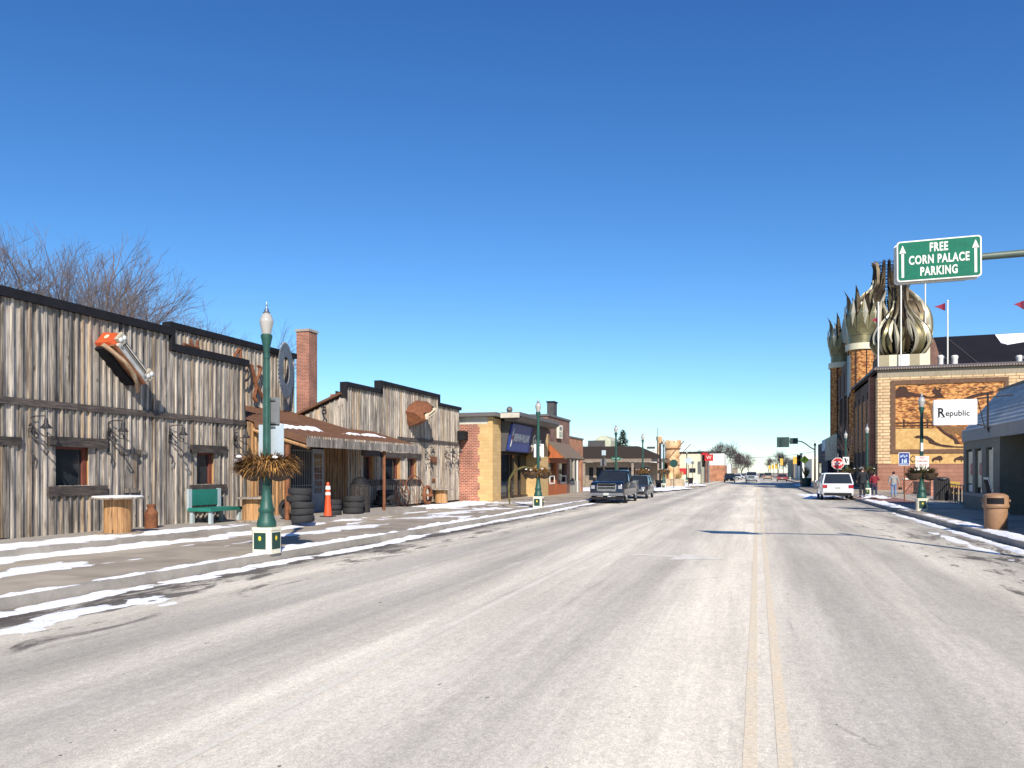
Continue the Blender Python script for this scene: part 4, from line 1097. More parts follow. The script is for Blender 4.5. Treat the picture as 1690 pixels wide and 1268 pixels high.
f=MB(); f.tube([(6.75,sy+.06,.15),(6.75,sy+.06,6.35)],[.13,.09],14); f.build('pole',m_arm,r,smooth=True,world=True)
f=MB(); f.tube([(6.75,sy+.06,za+.02),(5.5,sy+.06,za+.02),(4.2,sy+.06,za),(cx-W*.3,sy+.06,za-.03)],[.085,.075,.066,.05],12); f.build('arm',m_arm,r,smooth=True,world=True)

# ================================================================== TRASH CAN
m_can=mat('tan bin plastic',(.31,.175,.095),.6,var=.12,scale=8,bump=.2)
q=P(1648,874,Z=.15)
r=thing('litter_bin','tan round litter bin with rectangular mouth on snow at the right kerb','litter bin',(q.x,q.y+.28,.15))
r.rotation_euler=(0,0,TH*-.9)
f=MB(); f.lathe([(.28,0),(.29,.02),(.305,.64),(.30,.66),(.27,.66)],n=28); f.build('body',m_can,r,smooth=True,angle=40)
f=MB(); f.lathe([(.335,.62),(.345,.66),(.345,.70),(.33,.72),(.325,.94),(.31,.98),(.22,1.03),(.02,1.05)],n=28); f.build('lid',m_can,r,smooth=True,angle=40)
f=MB()
for k in range(9):
    a0=-pi/2-.72+k*1.44/9; a1=a0+1.44/9; 
    f.add([(.331*cos(a0),.331*sin(a0),.73),(.331*cos(a1),.331*sin(a1),.73),(.329*cos(a1),.329*sin(a1),.91),(.329*cos(a0),.329*sin(a0),.91)],[(0,1,2,3)])
f.build('opening',m_black,r)
f=MB(); f.box(-.37,-.33,-.06,.06,.80,.86); f.box(.33,.37,-.06,.06,.80,.86); f.build('latch',m_can,r)

# ================================================================== SIGNS OF THE RIGHT PAVEMENT
r=thing('stop_sign','red octagonal STOP sign standing behind the white car','stop sign',(5.85,63.5,.15))
f=MB(); f.tube([(0,.03,0),(0,.03,3.1)],.035,8); f.build('post',m_grey,r)
zc=ZX(1376,766,5.85)-.15; R=.47
def octp(R): return [(R*cos(radians(22.5+45*k)),R*sin(radians(22.5+45*k))+zc) for k in range(8)]
f=MB(); f.prism(octp(R),'y',-.01,.005); p_=f.build('border',m_white,r)
f=MB(); f.prism(octp(R*.92),'y',-.016,-.011); f.build('panel',m_red,r)
text_part('lettering','STOP',.40,frame((0,-.019,zc-.01),(1,0,0),(0,0,1)),m_white,r,ext=.002,sx=.78,bold=.012)
q=P(1493,828,Z=.15)
r=thing('blue_sign','blue square sign with white family symbols on a thin brown post','sign',(q.x,q.y,.15)); r.rotation_euler=(0,0,radians(6))
f=MB(); f.tube([(0,0.03,0),(0,.03,2.0)],.035,6); f.build('post',m_rust,r)
zc=ZX(1490,758,q.x)-.15
f=MB(); f.prism([(x-.03,z+zc) for x,z in rrect(.29,.37,.05)],'y',-.01,.005); f.build('border',m_white,r)
f=MB(); f.prism([(x-.03,z+zc) for x,z in rrect(.26,.34,.04)],'y',-.016,-.011); f.build('panel',m_blue,r)
f=MB()
for x,h in ((-.12,.2),(.0,.16),(.08,.24)):
    f.box(x-.035,x+.035,-.02,-.017,zc-.22,zc-.22+h*.75); f.sphere((x,-.018,zc-.22+h*.75+.04),.035,8,6,sc=(1,.1,1))
f.box(-.24,.18,-.02,-.017,zc-.30,zc-.26)
for k in range(4): f.box(-.22+.1*k,-.17+.1*k,-.02,-.017,zc+.08+.05*(k%2),zc+.2+.04*(k%2))
f.build('symbol',mat('pale sign symbol',(.55,.68,.8),.5),r)
# far sign backs, left island
def post_sign(name,u,v,X_or_d,kind,size,label,zb=.15,m=m_grey,y=None,rot=0):
    q=P(u,v,d=X_or_d); r=thing(name,label,'sign',(q.x,q.y,zb)); r.rotation_euler=(0,0,rot)
    f=MB(); f.tube([(0,.04,0),(0,.04,q.z-zb+size*.3)],.04,6); f.build('post',mat('brown sign post',(.08,.06,.045),.7),r)
    n={'oct':8,'dia':4}.get(kind,4); R=size/2; a0=22.5 if kind=='oct' else 0
    if kind=='sq': pts=[(-R,-R*1.2),(R,-R*1.2),(R,R*1.2),(-R,R*1.2)]
    else: pts=[(R*cos(radians(a0+360/n*k)),R*sin(radians(a0+360/n*k))) for k in range(n)]
    f=MB(); f.prism([(x,z+q.z-zb) for x,z in pts],'y',-.012,.012); f.build('panel',m,r); return r
post_sign('stop_sign',1112,765,78,'oct',.85,'dark green back of an octagonal sign on the snowy left corner',m=m_dgreen)
post_sign('warning_sign',1136.5,760.5,92,'dia',1.0,'pale grey diamond sign back right of the dark octagon',m=m_alu)
post_sign('warning_sign',1143,764,98,'dia',.55,'small darker diamond sign back beside the pale grey diamond',m=m_grey)
m_fy=mat('fluorescent sign yellow green',(.42,.60,.02),.5,var=.1)
r=post_sign('crossing_sign',1328,759,92,'dia',1.05,'yellow-green diamond crossing sign by the black traffic signal',m=m_fy)
f=MB(); q=P(1328,759,d=92); 
f.sphere((0,-.02,q.z+.1),.07,8,6,sc=(1,.1,1)); f.box(-.05,.05,-.03,-.015,q.z-.25,q.z+.02); f.build('symbol',m_black,r)
q=P(1328,770,d=92); 
# traffic signals
def signal(u,vt,vb,d,label,arm=None):
    q=P(u,vt,d=d); q2=P(u,vb,d=d); r=thing('traffic_signal',label,'traffic light',(q.x,q.y,.15))
    f=MB(); f.tube([(.25,.1,0),(.25,.1,q.z+.1)],.06,8); f.build('post',m_black,r)
    h=q.z-q2.z; zc=(q.z+q2.z)/2-.15
    f=MB(); f.box(-.22,.22,-.12,.12,zc-h/2,zc+h/2)
    for k in range(3): f.tube([(0,-.12,zc+(k-1)*h/3.2),(0,-.3,zc+(k-1)*h/3.2)],.11,8,caps=False)
    f.build('housing',m_black,r)
    for k,c in enumerate((m_dgreen,m_yel,m_red)):
        f=MB(); f.sphere((0,-.125,zc+(k-1)*h/3.2),.09,8,6,sc=(1,.2,1)); f.build('lens',c,r)
    return r
signal(1318,751,769,105,'black traffic signal left of the yellow-green diamond sign')
signal(1161,751,771,125,'black traffic signal in front of the red shop sign')
# cross-arm with signs, seen from behind
yj=108; pj=P(1345,Y=yj)
r=thing('mast_arm_pole','black post with curved arm carrying two dark sign backs over the road','pole',(pj.x,yj,.15))
zt=P(1345,732,Y=yj).z
f=MB(); f.tube([(pj.x,yj,.15),(pj.x,yj,.6),(pj.x,yj,.65),(pj.x,yj,zt-.3)],[.2,.2,.12,.09],10); f.tube([(pj.x,yj,zt-.3),(pj.x,yj,zt-.1),(pj.x,yj,zt+.1)],[.16,.14,.02],8); f.build('pole',m_black,r,smooth=True,world=True)
f=MB(); pa=[P(u,v,Y=yj) for u,v in ((1344,742),(1338,739),(1330,733),(1323,729),(1316,728),(1290,728.5))]; f.tube(pa,.07,8); f.build('arm',m_black,r,smooth=True,world=True)
def bsign(u0,u1,v0,v1,Y,m,label,name='road_sign'):
    a=P(u0,v1,Y=Y); b_=P(u1,v0,Y=Y); f=MB(); f.box(a.x,b_.x,Y,Y+.04,a.z,b_.z); f.box((a.x+b_.x)/2-.04,(a.x+b_.x)/2+.04,Y-.04,Y,a.z+.02,b_.z-.02); return tag(f.build(name,m),label,'sign')
m_dsign=mat('shaded dark green sign',(.02,.05,.045),.5)
bsign(1282,1302.5,721.5,738.5,yj-.1,m_dsign,'larger dark sign at the tip of the far mast arm')
bsign(1303,1317,723,733,yj-.1,m_dsign,'smaller dark sign next to the bend of the far mast arm')
# street-name and small signs by the pickup
q=P(1006,757,Y=54.2)
a=P(1009,760,Y=54.2); b_=P(1024,754.5,Y=54.2); r=thing('street_name_sign','small green street name sign on the lamp behind the pickup','sign',((a.x+b_.x)/2,54.2,(a.z+b_.z)/2))
f=MB(); w_=(b_.x-a.x)/2; f.box(-w_,w_,-.01,.01,-.11,.11); f.build('panel',m_sgreen,r); text_part('lettering','E 7TH AVE',.13,frame((0,-.014,0),(1,0,0),(0,0,1)),m_white,r,ext=.001,sx=.85)
f=MB(); f.box(w_,w_+.15,-.01,.01,-.02,.02); f.build('bracket',m_steel,r)
post_sign('parking_sign',996.5,747.5,50,'sq',.27,'narrow white-bordered sign back above the pickup roof',m=m_alu)
post_sign('parking_sign',996,763,50.3,'sq',.40,'grey sign back below the narrow one, above the pickup roof',m=m_grey)
# ================================================================== LEFT ROW BEYOND THE WOODEN BUILDINGS
XC=-14.3
m_grfas=mat('grey metal fascia',(.12,.11,.105),.5,var=.12,scale=.8)
m_dgrey=mat('dark grey siding',(.06,.058,.06),.7,var=.15)
C_=thing('brick_shop','one-storey red and yellow brick paint shop with overhanging flat roof','building',(XC-6,47,.15))
yc0=41.25; yc1=53.4
f=MB(); f.box(XC-14,XC-.75,yc0,yc0+.3,.0,4.55); f.build('side_wall',m_brick,C_,world=True)
f=MB()
# toothed yellow quoin on the side wall + pillars
z=.0; k=0
while z<4.5:
    wq=.9 if k%2 else .78; f.box(XC-wq,XC,yc0-.012,yc0+.3,z,min(4.55,z+.4)); z+=.4; k+=1
f.box(XC-.3,XC+.002,yc0+.3,42.7,0,4.9); f.box(XC-.3,XC,yc0,yc0+.3,4.55,4.95)
f.build('pillar',m_ybrick,C_,world=True)
f=MB(); f.box(XC-.3,XC,50.9,53.4,0,4.6); f.build('pillar',m_ybrick,C_,world=True)
f=MB(); f.box(XC-14,XC-.0,yc0+.05,yc0+.1,4.56,4.98); f.build('siding_band',mat('pale ribbed siding',(.42,.41,.36),.7,st=(8,8,.2),scale=2,col2=(.60,.58,.50)),C_,world=True)
f=MB(); f.box(XC-14,XC+.3,yc0-.35,yc1,4.98,5.2); f.box(XC+.3,XC+1.45,yc0+.5,51.0,5.02,5.24); f.prism([(XC+1.45,5.0),(XC+.4,5.0),(XC+.4,4.78),(XC+1.15,4.78)],'y',yc0+.9,51.0)
f.build('roof',m_grfas,C_,world=True)
f=MB(); f.box(XC+.31,XC+1.44,yc0+.44,yc0+.5,4.92,5.2); f.build('fascia_end',mat('beige fascia end',(.50,.46,.38),.7),C_,world=True)
# slanted sign band
f=MB(); f.prism([(XC+.60,4.8),(XC+.25,3.05),(XC-.2,3.05),(XC-.2,4.8)],'y',42.75,50.9); f.build('sign_band',m_dgrey,C_,world=True)
f=MB(); f.box(XC-1.0,XC-.9,42.7,50.9,.15,3.05); f.build('shop_window',m_glass,C_,world=True)
f=MB()
for y in (42.8,45.0,46.8,47.4,49.2): f.box(XC-.9,XC-.8,y,y+.1,.15,3.05)
f.box(XC-.9,XC-.8,42.7,50.9,.15,.3); f.box(XC-.9,XC-.8,42.7,50.9,2.95,3.05); f.build('window_frame',mat('bronze frame',(.04,.025,.02),.5),C_,world=True)
f=MB(); f.box(XC-.95,XC-.3,50.9,51.0,.15,3.05); f.box(XC-.95,XC-.3,42.6,42.7,.15,3.05); f.box(XC-14,XC-.3,50.9,yc1,4.5,4.98); f.box(XC-14,XC-13.8,yc0,yc1,0,4.9);f.build('wall',m_ybrick,C_,world=True)
# signs
def slant(t,off=.03):  # t 0 bottom .. 1 top
    return Vector((XC+.25+.35*t+off,0,3.05+1.75*t))
up=(slant(1)-slant(0)).normalized()
y0=P(838,Y=1).x
sy0,sy1=42.75,47.0
c=slant(.47,.10); r=thing('shop_sign','blue slanted sign with white name lettering above the paint shop window','sign',(c.x,(sy0+sy1)/2+.1,c.z))
M=frame((0,0,0),(0,1,0),up)
f=MB(); f.M=M; f.box(-2.05,2.05,-.78,.78,-.07,.0); f.build('panel',mat('blue lightbox',(.012,.04,.20),.35),r)
f=MB(); f.M=M; f.box(-2.1,2.1,-.82,-.78,-.08,.02); f.box(-2.1,2.1,.78,.82,-.08,.02); f.box(-2.1,-2.05,-.82,.82,-.08,.02); f.box(2.05,2.1,-.82,.82,-.08,.02); f.build('frame',m_blue,r)
text_part('lettering','SHERWIN-WILLIAMS',.62,M@Matrix.Translation((.22,0,.006)),m_white,r,ext=.004,sx=.56,bold=.022)
f=MB(); f.M=M; f.add([(-1.85,-.6,.006),(-1.6,-.5,.006),(-1.55,.65,.006),(-1.75,.2,.006)],[(0,1,2,3)]); f.build('logo_mark',m_white,r)
f=MB(); f.M=M; f.add([(-1.78,-.15,.010),(-1.62,-.12,.010),(-1.6,.12,.010),(-1.76,.08,.010)],[(0,1,2,3)]); f.build('logo_dot',m_red,r)
r=thing('shop_sign','cream cursive lettering on the dark maroon part of the slanted shop band','sign',(c.x,48.9,c.z))
f=MB(); f.M=M; f.box(-1.85,1.9,-.85,.85,-.07,-.02); f.build('panel',mat('maroon panel',(.05,.018,.022),.6),r)
text_part('lettering','Spree',1.15,M@Matrix.Translation((-.35,-.1,-.01)),m_cream,r,ext=.01,sx=.8,shear=.35,bold=.02)
# ---- D
D_=thing('brick_shop','two-level brown brick shop with shingled awning and wood-panelled front','building',(XC-6,57,.15))
f=MB(); f.box(XC-12,XC,yc1,yc1+.3,4.4,5.85); f.box(XC-.3,XC,yc1+.3,60.0,2.9,5.85); f.box(XC-12,XC-.3,59.7,60.0,4,5.85); f.box(XC-.3,XC,59.0,60,0,2.9); f.box(XC-12,XC-11.7,53.4,60,0,5.8); f.build('wall',m_brickd,D_,world=True)
f=MB(); f.box(XC-12,XC+.08,yc1-.08,60.05,5.85,6.0); f.build('parapet_edge',m_grfas,D_,world=True)
f=MB(); f.prism([(XC+1.35,2.84),(XC+.002,4.05),(XC+.002,3.9),(XC+1.25,2.76)],'y',53.5,59.6); f.build('awning',mat('brown shingle',(.12,.085,.06),.9,scale=9,bump=.5,col2=(.20,.15,.11)),D_,world=True)
m_owood=mat('orange stained wood',(.36,.10,.03),.6,var=.2,st=(6,6,.4))
f=MB(); f.prism([(XC+1.2,2.84),(XC+.01,3.95),(XC+.01,2.84)],'y',53.52,53.58); f.build('awning_side',m_owood,D_,world=True)
f=MB(); f.box(XC-.25,XC+.0,53.4,59,.15,1.1); f.box(XC-.25,XC+.02,55.6,56.4,.15,2.8); f.box(XC-.25,XC,53.4,59,2.5,2.9); f.build('wood_front',m_owood,D_,world=True)
f=MB(); f.box(XC-.3,XC-.2,53.6,59,1.1,2.5); f.build('window',m_glass,D_,world=True)
f=MB()
for (a,b_) in ((53.8,55.2),(57.0,58.8)): 
    f.box(XC-.02,XC+.03,a,b_,.95,1.05); f.box(XC-.02,XC+.03,a,b_,1.5,1.56); f.box(XC-.02,XC+.03,a,a+.08,1.05,1.5); f.box(XC-.02,XC+.03,b_-.08,b_,1.05,1.5)
f.build('window_frame',m_white,D_,world=True)
a=P(905,690,Y=56); f=MB(); a1=P(916,665,Y=56); f.box(a.x,a1.x,55.6,56.6,5.8,a1.z); o=tag(f.build('roof_chimney',m_dgrey),'square dark grey chimney on the brown brick shop roof','chimney')
f=MB(); f.box(a.x-.05,a1.x+.05,55.55,56.65,a1.z,a1.z+.1); f.build('cap',m_black,o)
f=MB(); f.tube([(XC-1.5,49,5.2),(XC-1.5,49,5.9)],.12,8); f.sphere((XC-1.5,49,6.0),.22,8,6); tag(f.build('roof_vent',m_grfas,smooth=True),'small round turbine vent on the paint shop roof','vent')
q=P(925,714,Y=56.5)
r=thing('wall_sign','tall narrow pale sign on the upper brown brick wall','sign',(XC+.12,56.3,ZX(925,713.5,XC)))
f=MB(); f.box(-.08,.08,-.62,.62,-.52,.5); f.lathe([(.3,-.01)],n=3) if False else None; f.build('panel',m_cream,r)
f=MB()
for k in range(4): f.box(.081,.086,-.45,.45,-.1-k*.1,-.06-k*.1)
f.box(.081,.086,-.3,.3,.1,.35); f.build('lettering',m_grey,r)
# ---- E
E_=thing('brick_shop','low orange brick shop at the end of the left row','building',(XC-6,62.5,.15))
f=MB(); f.box(XC-12,XC-.02,60.0,60.2,.15,4.6); f.box(XC-.3,XC-.02,60.2,65,2.9,4.6); f.box(XC-.3,XC-.02,64.2,65,0,2.9); f.box(XC-12,XC-.3,64.8,65,0,4.6); f.build('wall',m_bricko,E_,world=True)
f=MB(); f.box(XC-12,XC+.05,60.02,65.05,4.6,4.72); f.build('parapet_edge',m_grfas,E_,world=True)
f=MB(); f.box(XC-.25,XC-.1,60.0,64.2,0,1.1); f.box(XC-.25,XC-.08,61.9,62.3,0,2.9); f.build('stone_front',mat('grey stone front',(.30,.28,.24),.8,scale=6,col2=(.42,.38,.31)),E_,world=True)
f=MB(); f.box(XC-.28,XC-.2,60.2,64.2,1.1,2.9); f.build('window',m_glass,E_,world=True)
f=MB(); f.box(XC-.15,XC-.06,63.1,63.4,0,2.9); f.build('door_frame',m_white,E_,world=True)
f=MB(); p=P(944.5,699,Y=66.5); f.tube([(p.x-1,66.5,0),(p.x-1,66.5,p.z)],.07,8); f.box(p.x-1.5,p.x-.5,66.4,66.6,p.z-.04,p.z+.06); f.box(p.x-.9,p.x-.5,66.3,66.7,p.z+.0,p.z+.12); tag(f.build('light_pole',m_black),'thin tall parking lot light pole above the orange brick shop','light pole')
# ---- F low building with hip roof
m_shing=mat('dark brown roof shingle',(.035,.026,.02),.95,scale=7,bump=.4,col2=(.06,.046,.036),spec=.1)
yF=86.0
F_=thing('low_building','long low building with dark brown hipped roof behind the dark parked cars','building',(-25,90,.15))
xl=P(955,Y=yF).x-8; xr=P(1089,Y=yF).x; zE=P(1000,757.5,Y=yF).z; zR=P(1000,736.5,Y=yF+5).z; zE2=zE-.35
f=MB(); yb=yF+14; 
xm=P(1052,Y=yF+6).x
f.add([(xl,yF,zE),(xr,yF,zE),(xr,yb,zE),(xl,yb,zE),(xl,yF+6,zR),(xm,yF+6,zR),(xm,yb-6,zR),(xl,yb-6,zR)],[(0,1,5,4),(1,2,6,5),(2,3,7,6),(4,5,6,7),(3,0,4,7)]); f.build('roof',m_shing,F_,world=True)
f=MB(); f.box(xl,xr,yF,yF+.2,zE2,zE); f.box(xr-.2,xr,yF+.2,yb,zE2,zE); f.build('fascia',mat('tan fascia',(.20,.15,.11),.7),F_,world=True)
m_tanw=mat('tan stucco',(.25,.20,.15),.85)
f=MB(); f.box(xl,P(972,Y=yF+2).x,yF+2,yF+2.2,0,zE2); 
for u0,u1 in ((979,984),(1018,1021),(1036,1038),(1048,1056)): f.box(P(u0,Y=yF+2).x,P(u1,Y=yF+2).x,yF+2,yF+2.2,0,zE2)
f.box(xl,xr-1,yF+2.02,yF+2.18,0,.9); f.box(xl,xr-1.5,yF+2.02,yF+2.18,zE2-.6,zE2); f.box(xr-1.7,xr-1.5,yF+2.2,yb,0,zE2); f.box(xl,xr-1.5,yb-.2,yb,0,zE2); f.build('wall',m_tanw,F_,world=True)
f=MB(); f.box(xl,xr-1.5,yF+2.1,yF+2.15,.5,zE2); f.build('window',m_glass,F_,world=True)
for u in (964,1044,1087): p=P(u,Y=yF+.3); f=MB(); f.box(p.x-.12,p.x+.12,yF+.2,yF+.44,0,zE2); f.build('porch_post',m_tanw,F_,world=True)
# cream house + spruce behind
f=MB(); a=P(979,740,Y=120); b_=P(1008,727,Y=120); f.box(a.x,b_.x,120,130,0,b_.z); f.prism([(a.x,b_.z),(b_.x,b_.z),(b_.x-1,b_.z+.8),(a.x+1,b_.z+.8)],'y',120.5,129.5); o=tag(f.build('cream_building',mat('pale green siding',(.45,.47,.36),.8)),'pale block of a building showing above the brown hipped roof','building')
f=MB(); c_=P(986,Y=119.8); f.box(c_.x-1.5,c_.x+1.2,119.7,119.98,a.z-2,b_.z); f.build('shadowed_bay',m_dgrey,o)
# white gable + castle tower
r=thing('white_gable','white gabled wall end beside the castle tower','building',(P(1078,Y=93).x,93,0))
f=MB(); a=P(1055,Y=104); b_=P(1092,Y=104); zz=P(1075,737,Y=104).z; z2=P(1092,757,Y=104).z; f.prism([(a.x,0),(b_.x,0),(b_.x,zz),(a.x+2.2,zz-.3),(a.x,zz-1.9)],'y',104,106); f.build('wall',m_white,r,world=True)
f=MB(); a2=P(1068,741,Y=103.8); b2=P(1081,738.5,Y=103.8); f.box(a2.x,b2.x,103.6,103.9,a2.z,b2.z+.1); f.build('roof_edge',m_dgrey,r,world=True)
m_castle=mat('orange stone mosaic',(.36,.15,.06),.85,scale=1.3,col2=(.80,.62,.36),fine=.4,bump=.5)
yT=98; pc=P(1108,Y=yT); 
T_=thing('castle_tower','round orange stone castle tower with ragged battlements and dark band','tower',(pc.x,yT,.1))
k=yT/ray(1108)[1]/FPX
zt_=P(1108,728,Y=yT).z; zb_=P(1108,735,Y=yT).z
f=MB(); f.lathe([(14.5*k,0),(14*k,1.5),(13.2*k,zb_-3.2),(13.2*k,zb_-.7),(15.5*k,zb_-.3),(15.5*k,zb_+.15)],n=26)
for q_ in range(13):
    a=2*pi*q_/13; M=Matrix.Rotation(a,4,'Z'); f.M=M; f.box(12.5*k,15.5*k,-.22,.22,zb_+.1,zt_-random.uniform(0,.25)); 
f.M=None; f.build('wall',m_castle,T_,smooth=True,angle=30)
f=MB(); f.torus((0,0,zb_-.55),14.6*k,.07,'z',26,6); f.torus((0,0,zb_-2.6),13.4*k,.06,'z',26,6); f.build('band',m_rust,T_,smooth=True)
f=MB(); f.box(-9*k,-5*k,-13.6*k-.1,-12*k,1.2,2.6); f.build('window_slot',m_black,T_)
f=MB(); p=P(1088.5,722,Y=yT); f.lathe([(.30,0),(.30,p.z-.6),(.38,p.z-.4),(.38,p.z)],(P(1088,Y=yT).x-pc.x,0,0),n=12); f.build('turret',m_castle,T_,smooth=True,angle=30)
f=MB(); p=P(1085.5,706,Y=yT-1); f.tube([(p.x,yT-1,0),(p.x,yT-1,p.z)],.045,6); tag(f.build('flag_pole',m_grey),'thin bare pole left of the castle tower','pole')
# hanging banner sign on dark pole
f=MB(); a=P(1091,757,Y=84); b_=P(1097.5,733,Y=84); 
r=thing('banner_sign','tall white banner sign on a dark post in front of the castle tower','sign',(a.x-.1,84,.15))
f.box(a.x,b_.x,84,84.1,a.z,b_.z); f.build('panel',m_alu,r,world=True)
f=MB(); f.box(a.x-.2,a.x,83.95,84.15,.15,b_.z+.1); f.build('post',m_black,r,world=True)
# diagonal props
f=MB(); f.tube([P(1103,757,Y=88),P(1129,728,Y=88)],.06,6); f.tube([P(1117,757,Y=89),P(1140,733,Y=89)],.045,6); f.tube([P(1103,757,Y=88),P(1102,790,Y=88)],.06,6)
tag(f.build('flag_staff',m_rust),'two slanting bare wooden staffs leaning out beside the castle tower','staff')
# far cream, brick, white buildings
def blk(name,u0,u1,vt,Y,depth,m,label,edge=None):
    a=P(u0,vt,Y=Y); b_=P(u1,vt,Y=Y); r=thing(name,label,'building',((a.x+b_.x)/2,Y,0))
    f=MB(); f.box(a.x,b_.x,Y,Y+depth,0,a.z); f.build('wall',m,r,world=True)
    if edge: f=MB(); f.box(a.x-.1,b_.x+.1,Y-.1,Y+depth+.1,a.z,a.z+.3); f.build('roof_edge',edge,r,world=True)
    return r,a,b_
m_cw=mat('pale cream stucco',(.62,.58,.42),.8,var=.06)
r,a,b_=blk('cream_building',1119,1156,749,130,10,m_cw,'pale cream shop with black roof edge beyond the castle tower',m_black)
f=MB(); p0=P(1119,783,Y=130); p1=P(1150,773,Y=130); f.box(p0.x,P(1133,Y=130).x,129.9,129.97,p0.z,p1.z); f.build('window',m_red,r,world=True)
f=MB(); f.box(P(1138,Y=130).x,P(1148,Y=130).x,129.9,129.97,p0.z+.3,p1.z); f.build('window',m_glass,r,world=True)
blk('brick_shop',1152,1166,748,140,8,m_brickd,'narrow dark brick shop front right of the cream building',m_black)
r,a,b_=blk('white_building',1166,1195,749,165,14,m_white,'white-topped brick building with rounded corner behind the far lamps')
f=MB(); z_=P(1180,768,Y=165).z; f.box(a.x-.05,b_.x+.05,164.9,180,0,z_); f.build('brick_base',m_bricko,r,world=True)
def lit_sign(u0,u1,v0,v1,Y,m,label,txt=None):
    a=P(u0,v1,Y=Y); b_=P(u1,v0,Y=Y); r=thing('shop_sign',label,'sign',((a.x+b_.x)/2,Y,(a.z+b_.z)/2)); f=MB(); f.box(a.x,b_.x,Y,Y+.25,a.z,b_.z); f.build('panel',m,r,world=True)
    f=MB(); f.box((a.x+b_.x)/2-.08,(a.x+b_.x)/2+.08,Y+.05,Y+.2,.1,a.z); f.build('post',m_grey,r,world=True)
    if txt: text_part('lettering',txt,(b_.z-a.z)*.7,frame((0,-.02,0),(1,0,0),(0,0,1)),m_white,r,ext=.01)
    return r
lit_sign(1163,1177,750,761,128,m_red,'red shop sign with white mark beyond the traffic signal','W')
lit_sign(1156,1168,747,752,132,m_red,'narrow red sign fascia above the far dark traffic signal')
# planters, rocks, grass on the island
def planter(u,v,label,w=.45,h=.75,g=None,d=None):
    q=P(u,v,Z=.15); r=thing('planter',label,'planter',(q.x,q.y,.15),0,g)
    f=MB(); f.lathe([(w*.75,0),(w,h*.9),(w*1.08,h*.92),(w*1.08,h),(w*.9,h),(w*.85,h*.9)],n=8,a0=pi/8); f.build('pot',m_black,r); return r
planter(1088,806,'black planter pot at the foot of the pale rounded block on the left corner',.42,.85)
planter(1139.5,799,'black planter pot on the snow at the tip of the left corner island',.45,.9)
f=MB(); q=P(1107,804,Z=.15); 
for (dx,dy,R) in ((-.8,.8,.85),(.5,1.1,.95)): f.lathe([(R*.92,0),(R,.3),(R*.95,.8),(R*.8,.95),(R*.3,1.0)],(dx,dy,0),n=20)
o=f.build('boulder',mat('tan smooth rock',(.42,.33,.22),.8,scale=1.5,bump=.4),smooth=True); o.location=(q.x,q.y,.1); tag(o,'pale rounded stone blocks holding the ornamental grass','stone block')
def grass(x,y,z,n,R,h,name,label,seed=1):
    rnd=random.Random(seed); f=MB()
    for k in range(n):
        a=rnd.uniform(0,2*pi); rr=R*rnd.random()**.5; b0=Vector((rr*cos(a),rr*sin(a),0)); L=h*rnd.uniform(.6,1.1)
        tip=b0*1.5+Vector((rnd.gauss(0,.1),rnd.gauss(0,.1),L)); sdv=Vector((rnd.gauss(0,1),rnd.gauss(0,1),0)).normalized()*.02
        t=rnd.uniform(.3,.7); f.tone=(t,t,t); f.add([b0-sdv,b0+sdv,(b0+tip)/2+sdv,(b0+tip)/2-sdv,tip],[(0,1,2,3),(3,2,4)])
    o=f.build(name,mat('dry grass',(.40,.27,.12),.9,col2=(.62,.45,.22),scale=4,tone=True)); o.location=(x,y,z); tag(o,label,'grass clump')
q=P(1107,802,Z=.15); grass(q.x-.8,q.y+.8,1.0,500,.75,1.1,'ornamental_grass','tall dry golden grass on the stone blocks of the left corner',1); grass(q.x+.5,q.y+1.1,1.05,400,.7,1.0,'ornamental_grass','second dry golden grass clump, right on the stone blocks',2)
q=P(1135,796,Z=.15); grass(q.x,q.y,.4,300,.5,1.2,'ornamental_grass','dry golden grass clump behind the second black planter pot',3)
f=MB(); q=P(1123,796,Z=.15); 
for k in range(7): f.sphere((random.uniform(-1.2,1.2),random.uniform(-.6,.8),.2),random.uniform(.3,.65),9,6,sc=(1.2,1,.8))
o=f.build('rock_pile',mat('reddish rock',(.38,.24,.17),.9,scale=2,col2=(.6,.5,.42),bump=.5),smooth=True); o.location=(q.x,q.y,.15); tag(o,'snow-dusted reddish rocks on the left corner island','rock pile')
# background tree-line block ends: simple far shops each side of the road
for i,(u0,u1,vt,Y,mm,lb) in enumerate(((1198,1206,765,220,m_white,'small white far building left of the black oncoming car'),(1205,1216,772,300,m_tanw,'tan far house under the big bare tree'))):
    blk('far_building',u0,u1,vt,Y,12,mm,lb)
# ================================================================== RIGHT: REPUBLIC BUILDING
XR=9.2
m_rw=mat('olive grey wall',(.19,.175,.135),.8,var=.12)
m_shk=mat('grey blue shingles',(.26,.29,.31),.75,var=.22,scale=3)
R_=thing('shop_building','low shop with sloped grey shingle mansard and dark recessed windows at the right edge','building',(14,33,.15))
yr0=8.0; yr1=40.8
f=MB()
rows=10
for k in range(rows):
    t0=k/rows; t1=(k+1)/rows; x0=XR+1.5*t0; x1=XR+1.5*t1; z0=3.73+1.87*t0; z1=3.73+1.87*t1
    y=yr0
    while y<yr1:
        y2=min(yr1,y+random.uniform(1.6,2.6)); t=random.uniform(.42,.58); f.tone=(t,t,t)
        f.add([(x0-.035,y,z0),(x0-.035,y2-.006,z0),(x1,y2-.006,z1+.01),(x1,y,z1+.01),(x0+.02,y,z0-.02),(x0+.02,y2-.006,z0-.02)],[(0,1,2,3),(0,4,5,1)]); y=y2
f.build('mansard_shingles',mat('grey blue shingles toned',(.42,.45,.45),.75,var=.2,scale=3,tone=True),R_,world=True)
